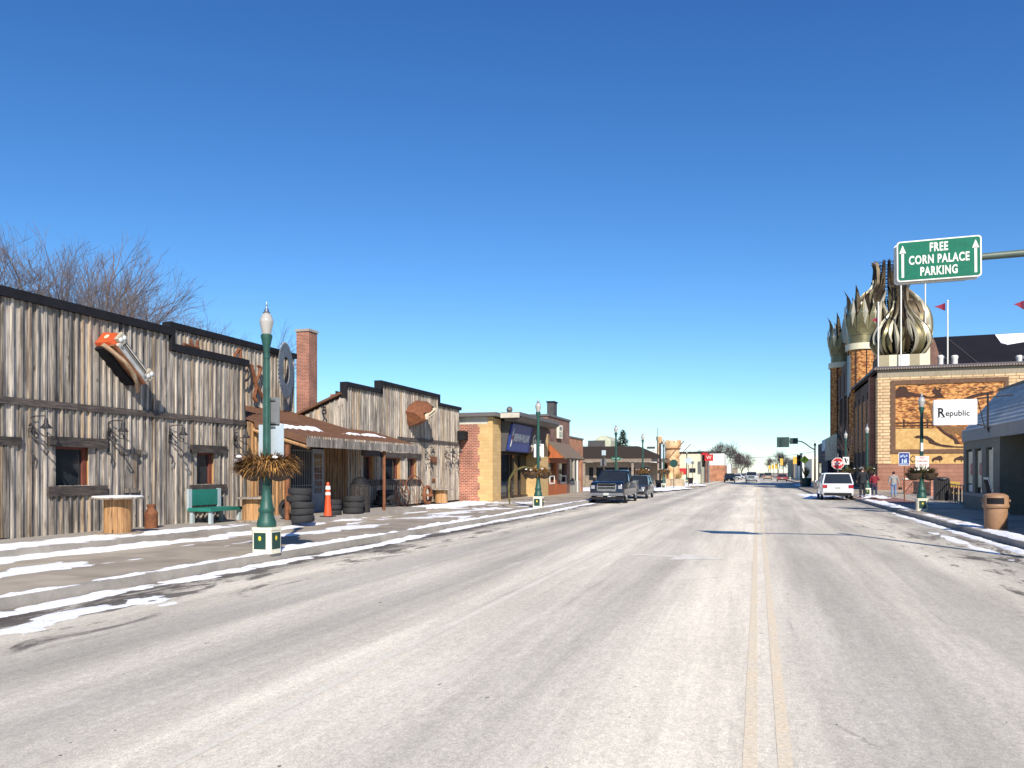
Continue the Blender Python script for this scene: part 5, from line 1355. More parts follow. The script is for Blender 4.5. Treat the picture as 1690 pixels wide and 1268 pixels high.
f=MB(); f.prism([(XR+.02,3.70),(XR+1.52,5.58),(XR+6,5.58),(XR+6,3.7)],'y',yr0,yr1-.02); f.box(XR+1.4,XR+12,yr0,yr1-.02,5.58,5.66); f.build('roof',m_rw,R_,world=True)
f=MB(); f.box(XR-.06,XR+.25,yr0,yr1+.02,3.22,3.72); f.build('beam',mat('grey beam',(.19,.19,.20),.6,var=.1),R_,world=True)
yw=YX(1640,XR); yo=YX(1650,XR)
wins=[(YX(1605,XR),YX(1594,XR)),(YX(1620,XR),YX(1609,XR)),(YX(1639,XR),YX(1627,XR))]
f=MB(); cur=yo
for a,b_ in sorted(wins):
    f.box(XR,XR+.3,cur,a,.15,3.22); f.box(XR,XR+.3,a,b_,.15,.9); f.box(XR,XR+.3,a,b_,2.85,3.22); cur=b_
f.box(XR,XR+.3,cur,yr1,.15,3.22); f.box(XR+.3,XR+12,yr1-.3,yr1,.15,3.7)
f.box(XR+1.6,XR+1.8,yr0,yo,.15,3.22); f.box(XR+.3,XR+1.6,yo,yo+.2,.15,3.22); f.box(XR,XR+.3,yr0+3,yo-5,.15,3.22)
f.build('wall',m_rw,R_,world=True)
f=MB()
for a,b_ in wins: f.box(XR+.12,XR+.16,a,b_,.9,2.85)
f.box(XR+1.56,XR+1.59,yo-4.6,yo-.9,.3,2.6)
f.build('window',m_glass,R_,world=True)
f=MB(); f.box(XR-.01,XR+.02,yw-.2,yr1,.75,.88); f.build('sill_trim',m_grey,R_,world=True)
m_post=mat('poster paper',(.80,.72,.50),.7,var=.15,scale=4)
for i,(a,b_) in enumerate(wins):
    p_=MB(); p_.box(XR+.10,XR+.115,a+.06,b_-.06,1.15 if i else 1.3,2.75); o=tag(p_.build('poster',m_post),['cream poster with red lettering in the leftmost slit window of the shaded shop','cream poster with red shape in the middle slit window of the shaded shop','tan poster in the third slit window of the shaded shop'][i],'poster')
    if i<2:
        q_=MB(); yc=(a+b_)/2; q_.M=Matrix.Translation((XR+.095,yc,1.95)); q_.sphere((0,0,0),.22,12,8,sc=(.03,1,1.3)); q_.M=None; q_.build('red_shape',m_red,o,smooth=True)
        text_part('lettering','AT' if i==0 else 'ST',.26,frame((XR+.085,yc,1.95),(0,-1,0),(0,0,1)),m_white,o,ext=.001,sx=.7)
# poster sheets below
f=MB(); a,b_=wins[0]; f.box(XR+.10,XR+.112,a+.1,b_-.1,.93,1.24); tag(f.build('paper_notice',m_white),'small white paper under the leftmost poster','paper')
# white A-board, red box, cigarette post
q=P(1633,806,d=33.5); r=thing('sandwich_board','leaning white-framed dark board by the shaded shop wall','board',(XR-.25,34.6,.9-.75)); 
f=MB(); f.M=Matrix.Rotation(radians(-14),4,'Y'); f.box(-.02,.02,-.32,.32,.55,1.5); f.build('frame',m_white,r)
f=MB(); f.M=Matrix.Rotation(radians(-14),4,'Y'); f.box(-.035,-.02,-.26,.26,.62,1.42); f.build('board',m_black,r)
f=MB()
for s_ in (-.28,.28): f.tube([(.12,s_,.62),(.35,s_,0)],.02,6); f.tube([(.12,s_,.6),(-.12,s_,0)],.02,6)
f.build('leg',m_white,r)
q=P(1620,840,Z=.15)
r=thing('newspaper_box','dark red newspaper box between the lamp and the tan litter bin','newspaper box',(q.x+.1,q.y+.3,.15))
f=MB(); f.box(-.24,.24,-.22,.22,.25,1.05); f.prism([(-.22,1.05),(.22,1.05),(.22,1.15),(-.22,1.25)],'x',-.24,.24); f.build('cabinet',mat('dark red metal',(.16,.015,.02),.5,var=.15),r)
f=MB(); f.box(-.18,.18,-.235,-.221,.6,1.0); f.build('window',m_glass,r)
f=MB(); f.box(-.03,.03,-.03,.03,0,.25); f.box(-.2,.2,-.18,.18,0,.04); f.build('pedestal',m_black,r)
# Republic sign
ys=36.3; a=P(1541,702,Y=ys); b_=P(1613,658.5,Y=ys)
r=thing('shop_sign','white projecting box sign reading Republic on a black bracket','sign',((a.x+b_.x)/2,ys,(a.z+b_.z)/2)); w_=(b_.x-a.x)/2; h_=(b_.z-a.z)/2
m_wsign=mat('white sign face',(.74,.75,.76),.45,var=.03)
f=MB(); f.prism(rrect(w_,h_,.05),'y',0,.16); f.build('panel',m_wsign,r)
S_=.36
text_part('lettering','R',.52,frame((-w_*.66,-.006,-.02),(1,0,0),(0,0,1)),m_black,r,ext=.003,sx=.86,bold=.012)
text_part('lettering','epublic',.34,frame((w_*.10,-.006,-.05),(1,0,0),(0,0,1)),m_black,r,ext=.003,sx=.92,bold=.004,space=1.02)
f=MB()
for x in (-w_*.80,-w_*.62,-w_*.54): f.box(x-.05,x+.05,-.009,-.004,-.215,-.200)
f.box(-w_*.80-.05,-w_*.80+.04,-.009,-.004,.155,.17)
f.build('serif',m_black,r)
r=thing('sign_bracket','black iron frame bracket holding the white Republic sign','bracket',(XR-.1,ys+.08,4.3))
f=MB(); X1=XR-.1
f.tube([(X1,ys+.08,3.55),(X1,ys+.08,5.1)],.04,6); f.tube([(X1+.9,ys+.08,5.0),(b_.x,ys+.08,5.0-.12)],.03,6); f.tube([(X1,ys+.08,3.72),(b_.x,ys+.08,3.82)],.03,6); f.tube([(b_.x+.02,ys+.08,4.85),(X1-.1,ys+.08,3.6)],.02,5); f.tube([(X1,ys+.08,3.5),(XR+.1,ys+.08,3.5)],.04,6)
f.build('frame',m_iron,r,world=True)
# ---- fence with brick pillars between shop and palace
m_rail=mat('black railing',(.015,.015,.018),.5)
def pillar(u,v,label,h=1.15,w=.45):
    q=P(u,v,Z=.15); r=thing('brick_pillar',label,'pillar',(q.x,q.y,.15)); f=MB(); f.box(-w/2,w/2,-w/2,w/2,0,h); f.build('shaft',m_brick,r); f=MB(); f.box(-w*.65,w*.65,-w*.65,w*.65,h,h+.1); f.build('cap',m_cream,r); return q
pa=pillar(1541,819,'red brick pillar with pale cap left of the black enclosure'); pb=pillar(1499,815,'red brick pillar with pale cap behind the blue sign post',1.1,.6)
def rail(p0,p1,h,label,n=14):
    r=thing('railing',label,'fence',(p0.x,p0.y,.15)); D=p1-p0; D.z=0; f=MB()
    f.tube([(0,0,h),(D.x,D.y,h)],.03,6); f.tube([(0,0,.12),(D.x,D.y,.12)],.03,6); f.build('rail',m_rail,r)
    f=MB()
    for k in range(n+1): 
        t=k/n; f.tube([(D.x*t,D.y*t,.0),(D.x*t,D.y*t,h)],.018,4)
    f.build('bars',m_rail,r)
rail(Vector((pb.x+.3,pb.y,.15)),Vector((pa.x-.3,pa.y,.15)),.95,'black railing between the two brick pillars',26)
q1=P(1562,826,Z=.15); rail(q1,Vector((XR+.4,yr1+.2,.15)),.98,'black railing running toward the shaded shop corner',10)
q=P(1554,826,Z=.15); r=thing('enclosure','black curved-top slatted enclosure between pillar and railing','enclosure',(q.x,q.y,.15))
f=MB(); f.box(-.38,.38,-.3,.3,0,1.25); f.lathe([(.42,1.25),(.40,1.32),(.2,1.37)],n=16); f.build('body',m_rail,r)
f=MB()
for k in range(7): f.box(-.36+k*.11,-.33+k*.11,-.32,-.30,.05,1.2)
f.build('slats',m_black,r)
m_gy=mat('mustard slats',(.42,.27,.045),.7)
for k in range(4):
    q=P(1566+7*k,802,d=47-1.5*k); r=thing('yellow_bench',['leftmost yellow seat back behind the railing','second yellow seat back behind the railing','third yellow seat back behind the railing','yellow seat back nearest the shaded shop'][k],'seat',(q.x,q.y+1,.15)); f=MB(); f.box(-.13,.13,0,.04,.82,1.12); f.build('backrest',m_gy,r); f=MB(); f.box(-.13,.13,-.3,0,.44,.48); f.build('seat',m_gy,r); f=MB(); f.box(-.15,-.12,-.3,.03,0,.75); f.box(.12,.15,-.3,.03,0,.75); f.build('leg',m_black,r)
# ================================================================== PALACE
m_pw=mat('dark brown grass cladding',(.085,.06,.045),.95,scale=2,st=(3,3,1),col2=(.15,.11,.08),bump=.3)
m_pbrown=brick_mat('brown terracotta siding',(.30,.145,.095),(.26,.12,.08),(.17,.08,.05),bw=6,rh=.36,ms=.02,var=.12)
m_corn=mat('orange corn mosaic',(.20,.065,.02),.9,scale=2.6,st=(1,1,2.4),col2=(.58,.29,.095),fine=.35,bump=.5)
for q_ in m_corn.node_tree.nodes:
    if q_.type=='VALTORGB': q_.color_ramp.elements[0].position=.44; q_.color_ramp.elements[1].position=.56
m_cornl=mat('golden corn mosaic',(.40,.23,.075),.9,scale=3,col2=(.60,.40,.16),fine=.3,bump=.5)
m_cornd=mat('dark husk brown',(.045,.02,.014),.9,var=.3,scale=4,bump=.4)
m_cornm=mat('mid brown husk',(.18,.09,.035),.9,var=.3,scale=4,bump=.4)
m_frame=mat('brown straw frame',(.10,.055,.035),.95,scale=3,col2=(.16,.09,.055),bump=.6)
m_straw=mat('grey straw band',(.22,.19,.14),.95,scale=2,st=(6,6,.5),col2=(.36,.31,.23),bump=.5)
YP=79.0; XP=10.7
PZ=lambda v: P(1500,v,Y=YP).z
PX=lambda u: P(u,Y=YP).x
L_=thing('palace','ornate palace with corn mural south wall, golden onion domes and crowned round towers','building',(XP+15,100,.15))
zt=PZ(611)
zt=P(1449,611,Y=YP).z
def pz(u,v): return P(u,v,Y=YP).z
f=MB(); f.box(XP+.02,XP+34,YP+.02,YP+.5,.15,zt); f.box(XP,XP+.5,YP+.5,122,.15,zt); f.box(XP+33.5,XP+34,YP+.5,122,.15,zt); f.box(XP,XP+34,121.5,122,.15,zt); f.box(XP,XP+34,YP+.5,122,zt-.4,zt-.1); f.build('wall',m_pw,L_,world=True)
zlow=pz(1470,766); 
f=MB(); f.box(XP,PX(1695),YP-.03,YP+.02,.15,zlow); f.build('lower_siding',m_pbrown,L_,world=True)
x0=PX(1470); x1=PX(1664)
zf0=pz(1500,748.5); zf1=pz(1500,627.5); zb0=zlow
f=MB(); f.box(XP-.02,x0,YP-.06,YP+.02,zb0,pz(1500,622)); f.box(x1,PX(1700),YP-.06,YP+.02,zb0,pz(1500,622)); f.box(x0,x1,YP-.06,YP+.02,zf1,pz(1500,622)); f.box(XP-.05,XP+.02,YP-.06,YP+1.0,zb0,pz(1500,622)); f.build('stone_quoin',m_stone,L_,world=True)
f=MB(); f.box(x0,PX(1700),YP-.05,YP+.02,zb0,zf0); f.build('bison_band',m_cornl,L_,world=True)
f=MB(); f.box(XP,PX(1700),YP-.08,YP+.02,pz(1500,622),zt-.05); f.build('straw_band',m_straw,L_,world=True)
f=MB(); f.box(XP-.35,XP+34.3,YP-.4,122.3,zt-.04,zt+.12); f.box(XP-.25,XP+34.2,YP-.3,122.2,zt+.12,zt+.28)
f.build('cornice',mat('purple grey cornice',(.075,.06,.075),.6),L_,world=True)
f=MB(); x=XP-.3
while x<XP+22: f.box(x,x+.1,YP-.46,YP-.4,zt-.02,zt+.1); x+=.22
f.build('bead_trim',m_straw,L_,world=True)
# mural
f=MB(); i0=PX(1477.5); i1=PX(1657); iz0=pz(1500,742); iz1=pz(1500,635)
f.box(x0,i0,YP-.14,YP+.02,zf0,zf1); f.box(i1,x1,YP-.14,YP+.02,zf0,zf1); f.box(i0,i1,YP-.14,YP+.02,zf0,iz0); f.box(i0,i1,YP-.14,YP+.02,iz1,zf1); f.build('mural_frame',m_frame,L_,world=True)
mu=MB(); mu.box(i0,i1,YP-.05,YP+.02,iz0,iz1); mo=mu.build('mural',m_corn,L_,world=True)
def mz(x,y): # zoomed pixel (last crop) -> wall
    u=1440+x/6.672; v=600+y/6.672; p=P(u,v,Y=YP); return (p.x,p.z)
def mpoly(name,pts,m,dep,par=None,sc=None):
    f=MB(); f.prism([mz(*p) for p in pts],'y',YP-dep,YP-.04); return f.build(name,m,par or mo,world=True)
mpoly('lower_field',[(252,718),(700,718),(780,780),(880,840),(960,890),(1060,900),(1500,905),(1500,948),(252,948)],m_cornl,.075)
mpoly('dark_hill',[(250,380),(250,300),(290,260),(340,250),(380,275),(395,310),(470,335),(560,345),(620,370),(680,372),(640,385),(540,372),(430,362),(400,378),(330,372)],m_cornd,.085)
mpoly('horse_silhouette',[(650,305),(672,282),(690,250),(700,285),(735,290),(720,262),(760,280),(745,320),(770,350),(785,378),(660,378),(690,345),(668,330)],m_cornd,.085)
mpoly('distant_ridge',[(1000,385),(1090,350),(1180,325),(1260,318),(1330,300),(1330,330),(1180,360),(1080,388)],m_cornd,.085)
mpoly('running_animal',[(470,590),(530,575),(560,560),(610,570),(590,600),(660,640),(640,520),(620,450),(560,440),(600,420),(660,450),(700,560),(720,700),(680,690),(640,660),(560,600)],m_cornm,.08)
mpoly('rearing_horse',[(700,690),(1006,690),(1006,860),(960,800),(900,760),(960,890),(900,890),(905,830),(850,800),(790,770),(740,720)],m_cornm,.082)
mpoly('cliff_edge',[(690,690),(740,700),(800,760),(870,790),(920,830),(965,890),(905,890),(890,845),(800,790),(740,735)],m_cornd,.09)
mpoly('river_shape',[(452,812),(490,792),(600,800),(650,830),(690,865),(750,890),(830,900),(900,912),(1100,918),(1500,915),(1500,930),(1000,930),(800,925),(700,905),(620,880),(610,850),(560,825),(480,825)],m_cornd,.095)
for k in range(60):
    x_=random.uniform(270,1400); y_=random.choice([random.uniform(250,330),random.uniform(400,610)]); L=random.uniform(25,110); w_=random.uniform(3,9); dy=random.uniform(-15,25)
    mpoly('corn_stroke',[(x_,y_),(x_+L*.5,y_-w_+dy*.5),(x_+L,y_+dy),(x_+L*.5,y_+w_+dy*.5)],random.choice([m_cornm,m_cornm,m_cornd]),.07)
f=MB()
for y_ in (650,683): 
    a=mz(252,y_); b2=mz(680,y_+6); f.box(a[0],b2[0],YP-.09,YP-.04,b2[1],a[1])
for x_ in (345,604): a=mz(x_-8,705); b2=mz(x_+8,618); f.box(a[0],b2[0],YP-.1,YP-.04,a[1],b2[1])
a=mz(252,718); b2=mz(690,706); f.box(a[0],b2[0],YP-.1,YP-.04,a[1],b2[1]); f.build('fence_shape',m_cornd,mo,world=True)
def bison(cx,cy,s,par=L_):
    pts=[(-62,30),(-60,5),(-40,-12),(-10,-22),(15,-34),(40,-36),(55,-22),(66,-6),(60,14),(48,18),(44,10),(38,20),(36,38),(28,38),(26,18),(-10,14),(-30,12),(-38,22),(-42,40),(-52,40),(-50,24)]
    f=MB(); f.prism([mz(cx+p[0]*s,cy+p[1]*s) for p in pts],'y',YP-.09,YP-.045); f.build('bison_silhouette',m_cornd,L_,world=True)
bison(710,1050,.95); bison(950,1050,.9)
f=MB(); c_=mz(445,1052); 
f.prism([mz(445,1010),mz(490,1052),mz(445,1095),mz(402,1052)],'y',YP-.08,YP-.045); o=f.build('diamond_motif',m_cornd,L_,world=True)
f=MB(); f.prism([mz(445,1022),mz(478,1052),mz(445,1083),mz(414,1052)],'y',YP-.1,YP-.075); f.build('diamond_inner',m_cornl,o,world=True)
# west facade details
f=MB(); y=82
while y<96: f.box(XP-.12,XP,y,y+.9,1,zt-1.5); y+=3.4
for y in (100,104.5,109): f.box(XP-.4,XP,y,y+1.2,.15,zt+3)
f.build('pilaster',m_pw,L_,world=True)
f=MB(); f.box(XP-.5,XP-.06,80.2,81.2,zlow,zt-.5); f.build('corner_pier',m_pbrown,L_,world=True)
f=MB(); f.box(XP-.06,XP+.0,83,96,4,zt-2.2); f.build('west_mural',m_corn,L_,world=True)
f=MB(); f.box(XP-1.6,XP,98,114,3.6,4.4); f.box(XP-1.8,XP-1.6,97.8,114.2,3.4,6.4); f.build('marquee',mat('dark teal marquee',(.03,.05,.055),.5),L_,world=True)
f=MB(); f.box(XP-.02,XP+.01,98.5,113.5,.15,3.4); f.build('entrance_glass',m_glass,L_,world=True)
f=MB(); f.box(XP-.3,XP+5,YP+21,122,zt,zt+3.0); f.build('upper_wall',m_pw,L_,world=True)
a=P(1401,655,Y=93); b2=P(1401,588,Y=93); r=thing('vertical_sign','tall dark blue-grey vertical panel with pale scrolls hung on the shaded palace facade','sign',(XP-1.0,93,a.z))
f=MB(); f.box(-.08,.08,-.9,.9,0,b2.z-a.z); f.build('panel',mat('slate blue panel',(.05,.075,.10),.5,var=.2),r)
f=MB()
for k in range(4):
    zc=(k+.6)*(b2.z-a.z)/4.6
    for side in (-1,1): f.torus((0,.1*side,zc+.1*side),.42,.05,'x',14,5); 
f.M=None; f.build('scroll',mat('pale scroll',(.2,.26,.3),.5),r,smooth=True)
# round towers with crowns
m_gold=mat('aged gold metal',(.20,.175,.09),.42,metal=.6,var=.2,scale=1.2)
m_goldb=mat('pale champagne metal',(.46,.42,.31),.38,metal=.4,var=.1,scale=1)
m_bronze=mat('dark bronze metal',(.055,.038,.018),.45,metal=.5,var=.3,scale=1.2)
m_gcream=mat('cream panel',(.62,.58,.42),.55,var=.08)
def crown_tower(u,d,zc,R,label_no,zb=3.0):
    rx,ry=ray(u); x,y=rx*d,ry*d
    f=MB(); f.lathe([(R,zb),(R,zc-.35)],(x,y,0),24); f.build('round_tower',m_corn,L_,smooth=True,world=True,angle=40)
    f=MB()
    for k in range(8):
        a=2*pi*k/8+.3; f.box(x+R*cos(a)-.06,x+R*cos(a)+.06,y+R*sin(a)-.06,y+R*sin(a)+.06,zb,zc-.35)
    f.build('tower_rib',m_cornd,L_,world=True)
    f=MB(); f.lathe([(R*.9,zc-.35),(R*1.16,zc-.32),(R*1.16,zc+.4),(R*.9,zc+.42)],(x,y,0),24); f.build('collar',m_gcream,L_,smooth=True,world=True,angle=30)
    f=MB(); f.lathe([(R*.95,zc+.42),(R*.95,zc+1.35),(R*1.0,zc+1.4),(R*1.0,zc+1.5)],(x,y,0),24); f.build('gold_drum',m_gold,L_,smooth=True,world=True,angle=30)
    f=MB(); zb2=zc+1.5
    # lower cup of overlapping pointed shields, then tall flaring spikes
    n=8
    f.lathe([(R*1.02,zb2),(R*1.12,zb2+1.0),(R*1.14,zb2+2.0)],(x,y,0),n*2,caps=False,a0=pi/n/2)
    for k in range(n):
        a=2*pi*k/n
        def pp(r_,da,z): return (x+r_*cos(a+da),y+r_*sin(a+da),zb2+z)
        f.add([pp(R*1.08,-pi/n,.2),pp(R*1.08,pi/n,.2),pp(R*1.2,pi/n*.9,2.0),pp(R*1.22,0,3.6),pp(R*1.2,-pi/n*.9,2.0),pp(R*1.26,0,1.9)],[(0,1,5),(1,2,5),(2,3,5),(3,4,5),(4,0,5)])
    f.build('crown_cup',m_gold,L_,world=True)
    f=MB()
    for k in range(n):
        a=2*pi*(k+.5)/n
        def pp(r_,da,z): return (x+r_*cos(a+da),y+r_*sin(a+da),zb2+z)
        h=5.6 if k%2 else 4.9
        f.add([pp(R*1.0,-.36,1.2),pp(R*1.0,.36,1.2),pp(R*.92,.30,3.2),pp(R*1.0,.14,h*.84),pp(R*1.38,0,h),pp(R*1.0,-.14,h*.84),pp(R*.92,-.30,3.2),pp(R*1.08,0,2.6),pp(R*1.12,0,h*.86)],[(0,1,7),(1,2,7),(2,3,8,7),(3,4,8),(4,5,8),(5,6,7,8),(6,0,7)])
    f.build('crown_spike',m_bronze,L_,world=True)
    f=MB()
    for k in range(n):
        a=2*pi*(k)/n+.12
        def pp(r_,da,z): return (x+r_*cos(a+da),y+r_*sin(a+da),zb2+z)
        f.add([pp(R*1.18,0,.9),pp(R*1.22,.22,2.4),pp(R*1.02,0,4.1),pp(R*1.22,-.22,2.4),pp(R*1.32,0,2.4)],[(0,1,4),(1,2,4),(2,3,4),(3,0,4)])
    f.build('crown_diamond',m_goldb,L_,world=True)
crown_tower(1421,89.7,16.3,1.45,1)
crown_tower(1389,105,16.3,1.45,2)
crown_tower(1385,120,13.8,.85,3)
def onion(x,y,z0,R,H,prof,n,name):
    """ribbon petals over a dark cage"""
    def rz(t):
        t=max(0,min(1,t)); k=t*(len(prof)-1); i=min(int(k),len(prof)-2); f_=k-i
        # catmull
        p0=prof[max(i-1,0)];p1=prof[i];p2=prof[i+1];p3=prof[min(i+2,len(prof)-1)]
        q=[0.5*((2*p1[j])+(-p0[j]+p2[j])*f_+(2*p0[j]-5*p1[j]+4*p2[j]-p3[j])*f_*f_+(-p0[j]+3*p1[j]-3*p2[j]+p3[j])*f_**3) for j in (0,1)]
        return q[0]*R,z0+q[1]*H
    cage=MB()
    for k in range(n):
        a=2*pi*k/n; cage.tube([(x+rz(i/14)[0]*.84*cos(a),y+rz(i/14)[0]*.84*sin(a),rz(i/14)[1]) for i in range(15)],.045,4,caps=False)
    for i in range(1,24):
        r_,z=rz(i/24); cage.torus((x,y,z),r_*.84,.035,'z',20,4)
    cage.build(name+'_cage',m_iron,L_,world=True)
    cols=[m_goldb,m_gold,m_bronze]
    def petals(t0,t1,wmax,twist,off,mi_f,ro,curl,nn,nm,aoff=0):
        f=MB()
        for k in range(nn):
            a0=2*pi*(k+off)/nn+aoff; seg=16; vs=[];fs=[]; f.mi=mi_f(k)
            sgn=1 if k%2 else -1
            for i in range(seg+1):
                s=i/seg; t=t0+(t1-t0)*s; r_,z=rz(t); r_=r_*ro+curl*R*max(0,s-.8)**1.5*8
                wv=wmax*(sin(pi*min(1,s*.96+.04))**.75)
                a=a0+sgn*twist*sin(pi*s*1.3)
                # folded ribbon: centre line raised
                for da,dr in ((-wv,-.02*R),(0,.05*R),(wv,-.02*R)):
                    rr=max(.02,r_+dr); vs.append((x+rr*cos(a+da),y+rr*sin(a+da),z))
            for i in range(seg):
                for j in range(2): b=i*3+j; fs.append((b,b+1,b+4,b+3))
            f.add(vs,fs)
        f.build(nm,cols,L_,world=True,smooth=True,angle=60)
    petals(0,.62,.125,.07,0,lambda k:(1,1,2)[k%3],.97,.0,n-4,name+'_petal')
    petals(.0,.50,.085,-.09,.5,lambda k:(0,1)[k%2],1.01,.02,n-4,name+'_flame')
    petals(.20,.64,.075,.10,.25,lambda k:(0,2,0,1)[k%4],1.03,.02,n-4,name+'_flame')
    petals(.40,.76,.085,-.10,.6,lambda k:(2,0,1)[k%3],1.0,.02,int(n*.6),name+'_flame')
    petals(.46,1.0,.24,.10,.25,lambda k:2,.98,.05,max(9,n//2),name+'_neck_petal')
    return rz
profO=[(.62,0),(.86,.08),(1.0,.2),(.97,.32),(.78,.45),(.50,.57),(.32,.68),(.26,.80),(.25,.92),(.28,1.0)]
# base boxes
yb=YP+1.1; zb0=zt+.28
db=P(1493,Y=YP+1.0)
bx0=P(1451,Y=YP+.3).x; bx1=P(1535,Y=YP+.3).x; bz1=P(1493,585,Y=YP+.3).z
f=MB(); nb=5
for k in range(nb):
    a=bx0+(bx1-bx0)*k/nb; f.mi=[1,0,2,1,0][k]; f.box(a,a+(bx1-bx0)/nb-.002,YP+.3,YP+.34,zb0,bz1)
f.mi=3; f.box(bx0,bx1,YP+.34,YP+.3+(bx1-bx0),zb0,bz1-.01)
f.build('dome_base',[m_gcream,mat('khaki panel',(.30,.26,.16),.6,var=.08),m_white,m_pw],L_,world=True)
cxs=(bx0+bx1)/2; cys=YP+.3+(bx1-bx0)/2; 
dS=1/ (FPX) * (cys/ray(1493)[1]); Rs=43.5*dS
onion(cxs,cys,bz1-.05,Rs,(P(1493,470,Y=cys).z-bz1),profO,22,'small_dome')
# big dome
rx,ry=ray(1463); d=94; bx,by=rx*d,ry*d; Rb=63*d/FPX
f=MB(); f.box(bx-4.6,bx+4.6,by-4.6,by+4.6,zt,zt+4.0); f.build('dome_base',m_pw,L_,world=True)
onion(bx,by,zt+4.0,Rb,P(1463,433,d=94).z-(zt+4.0),[(.60,0),(.85,.1),(.97,.2),(1.0,.33),(.97,.44),(.83,.55),(.58,.66),(.34,.76),(.30,.85),(.29,.94),(.31,1.0)],24,'large_dome')
f=MB(); 
for k in range(6):
    a=2*pi*k/6; f.tube([(bx+.75*cos(a),by+.75*sin(a),zt+12),(bx+.75*cos(a),by+.75*sin(a),P(1463,440,d=94).z)],.05,4)
for z in range(14): 
    f.torus((bx,by,P(1463,440,d=94).z-z*.55),.76,.035,'z',14,4)
f.build('neck_lattice',m_iron,L_,world=True)
# cream pillar stub right of the small dome, dark roof
f=MB(); a=P(1529,590,Y=YP+6); b2=P(1535,536,Y=YP+6); f.box(a.x,b2.x,YP+6,YP+6.6,zt,b2.z); f.build('parapet_stub',m_gcream,L_,world=True)
ra=P(1541,557,Y=110); rb=P(1750,553,Y=110)
m_proof=mat('dark membrane roof',(.014,.014,.019),.8,var=.15,scale=.4,spec=.1)
f=MB(); yl=96; xl_=P(1537,604,Y=yl).x
f.add([(xl_,yl,zt+.3),(60,yl,zt+.3),(60,yl+14,ra.z+.2),(ra.x,yl+14,ra.z),(xl_,yl+28,zt+.3),(60,yl+28,zt+.3)],[(0,1,2,3),(3,2,5,4),(0,3,4),(1,5,2)]); f.build('arena_roof',m_proof,L_,world=True)
f=MB()
for u in (1545,1600,1645): a=P(u+2,600,Y=yl+1); f.tube([(a.x,yl-.02,zt+.38),(a.x-2.5,yl+14,ra.z+.06)],.05,4)
f.build('roof_seam',m_grfas,L_,world=True)
f=MB(); gp=[P(u,v,Y=yl-2) for u,v in ((1526,607),(1557,607),(1549,583),(1544,566),(1538,554),(1530,554),(1526,570))]; f.prism([(p.x,p.z) for p in gp],'y',yl-2,yl-1.6); f.build('gable_wall',m_brickd,L_,world=True)
# roof snow
sa=P(1640,560,Y=yl+13); 
f=MB(); t0=(yl+8.5-yl)/14; 
def rp(u,t): 
    yy=yl+14*t; zz=zt+.3+(ra.z-zt-.3)*t; return (P(u,Y=yy).x,yy-.02,zz+.10)
vs=[rp(1642,.98),rp(1652,.78),rp(1662,.74),rp(1700,.80),rp(1760,.78),rp(1760,.99)]
f.add(vs+[(x,y+.02,z-.15) for x,y,z in vs],[(0,1,2,3,4,5)]+[(i,(i+1)%6,6+(i+1)%6,6+i) for i in range(6)]); f.build('roof_snow',m_snow,L_,world=True)
for u in (1552.5,1575.5,1682.5):
    a=P(u,606,Y=YP+2); b2=P(u,584,Y=YP+2); f=MB(); f.lathe([(.26,0),(.26,b2.z-zt-.6),(.31,b2.z-zt-.5),(.31,b2.z-zt-.35),(.2,b2.z-zt-.25)],(a.x,YP+2,zt+.1),12)
    tag(f.build('vent_pipe',m_white,smooth=True,angle=40),{1552.5:'white roof vent pipe left of the flag pole',1575.5:'white roof vent pipe right of the flag pole',1682.5:'white roof vent pipe at the far right of the palace roof'}[u],'vent pipe')
# flag poles with pennants
m_pen=mat('maroon pennant cloth',(.22,.012,.04),.8,var=.2)
def flagpole(u,vt,vb,Y,label,pen=None,zb=None):
    a=P(u,vb,Y=Y); b2=P(u,vt,Y=Y); r=thing('flag_pole',label,'flag pole',(a.x,Y,zb if zb is not None else a.z)); z0=zb if zb is not None else a.z
    f=MB(); f.tube([(0,0,0),(0,0,b2.z-z0)],.065,8); f.sphere((0,0,b2.z-z0),.1,8,6); f.build('pole',m_white,r,smooth=True)
    if pen:
        (u0,v0,u1,va,vb_)=pen; t_=P(u0,v0,Y=Y); w1=P(u1,va,Y=Y); w2=P(u1,vb_,Y=Y)
        f=MB(); n=6; vs=[]
        for i in range(n+1):
            s=i/n; yy=.12*sin(s*5)
            vs+= [(w1.x+(t_.x-w1.x)*s-a.x,yy,w1.z+(t_.z-w1.z)*s-z0),(w2.x+(t_.x-w2.x)*s-a.x+ .12*sin(s*3),yy,w2.z+(t_.z-w2.z)*s-z0)]
        m_=len(vs); vs+=[(x,y+.03,z) for x,y,z in vs]
        f.add(vs,[(2*i,2*i+1,2*i+3,2*i+2) for i in range(n)]+[(m_+2*i,m_+2*i+2,m_+2*i+3,m_+2*i+1) for i in range(n)]); f.build('pennant',m_pen,r)
flagpole(1564,497,607,YP+1.4,'white flag pole with maroon pennant on the palace roof right of the small dome',(1541,507,1560,500,513),zt+.25)
flagpole(1527,400,585,YP+5,'thin white flag pole rising behind the overhead sign right of the small dome',None,zt+.1)
flagpole(1487,430,520,YP-.1,'white flag pole rising in front of the domes under the overhead sign',None,zt+.25)
flagpole(1449.5,500,605,YP+.0,'white flag pole with maroon pennant in front of the crowned tower',(1436,529,1448,524,532),zt+.2)
flagpole(1694,490,607,YP+1.4,'flag pole at the right edge with maroon pennant',(1672,503,1690,496,511),zt+.25)
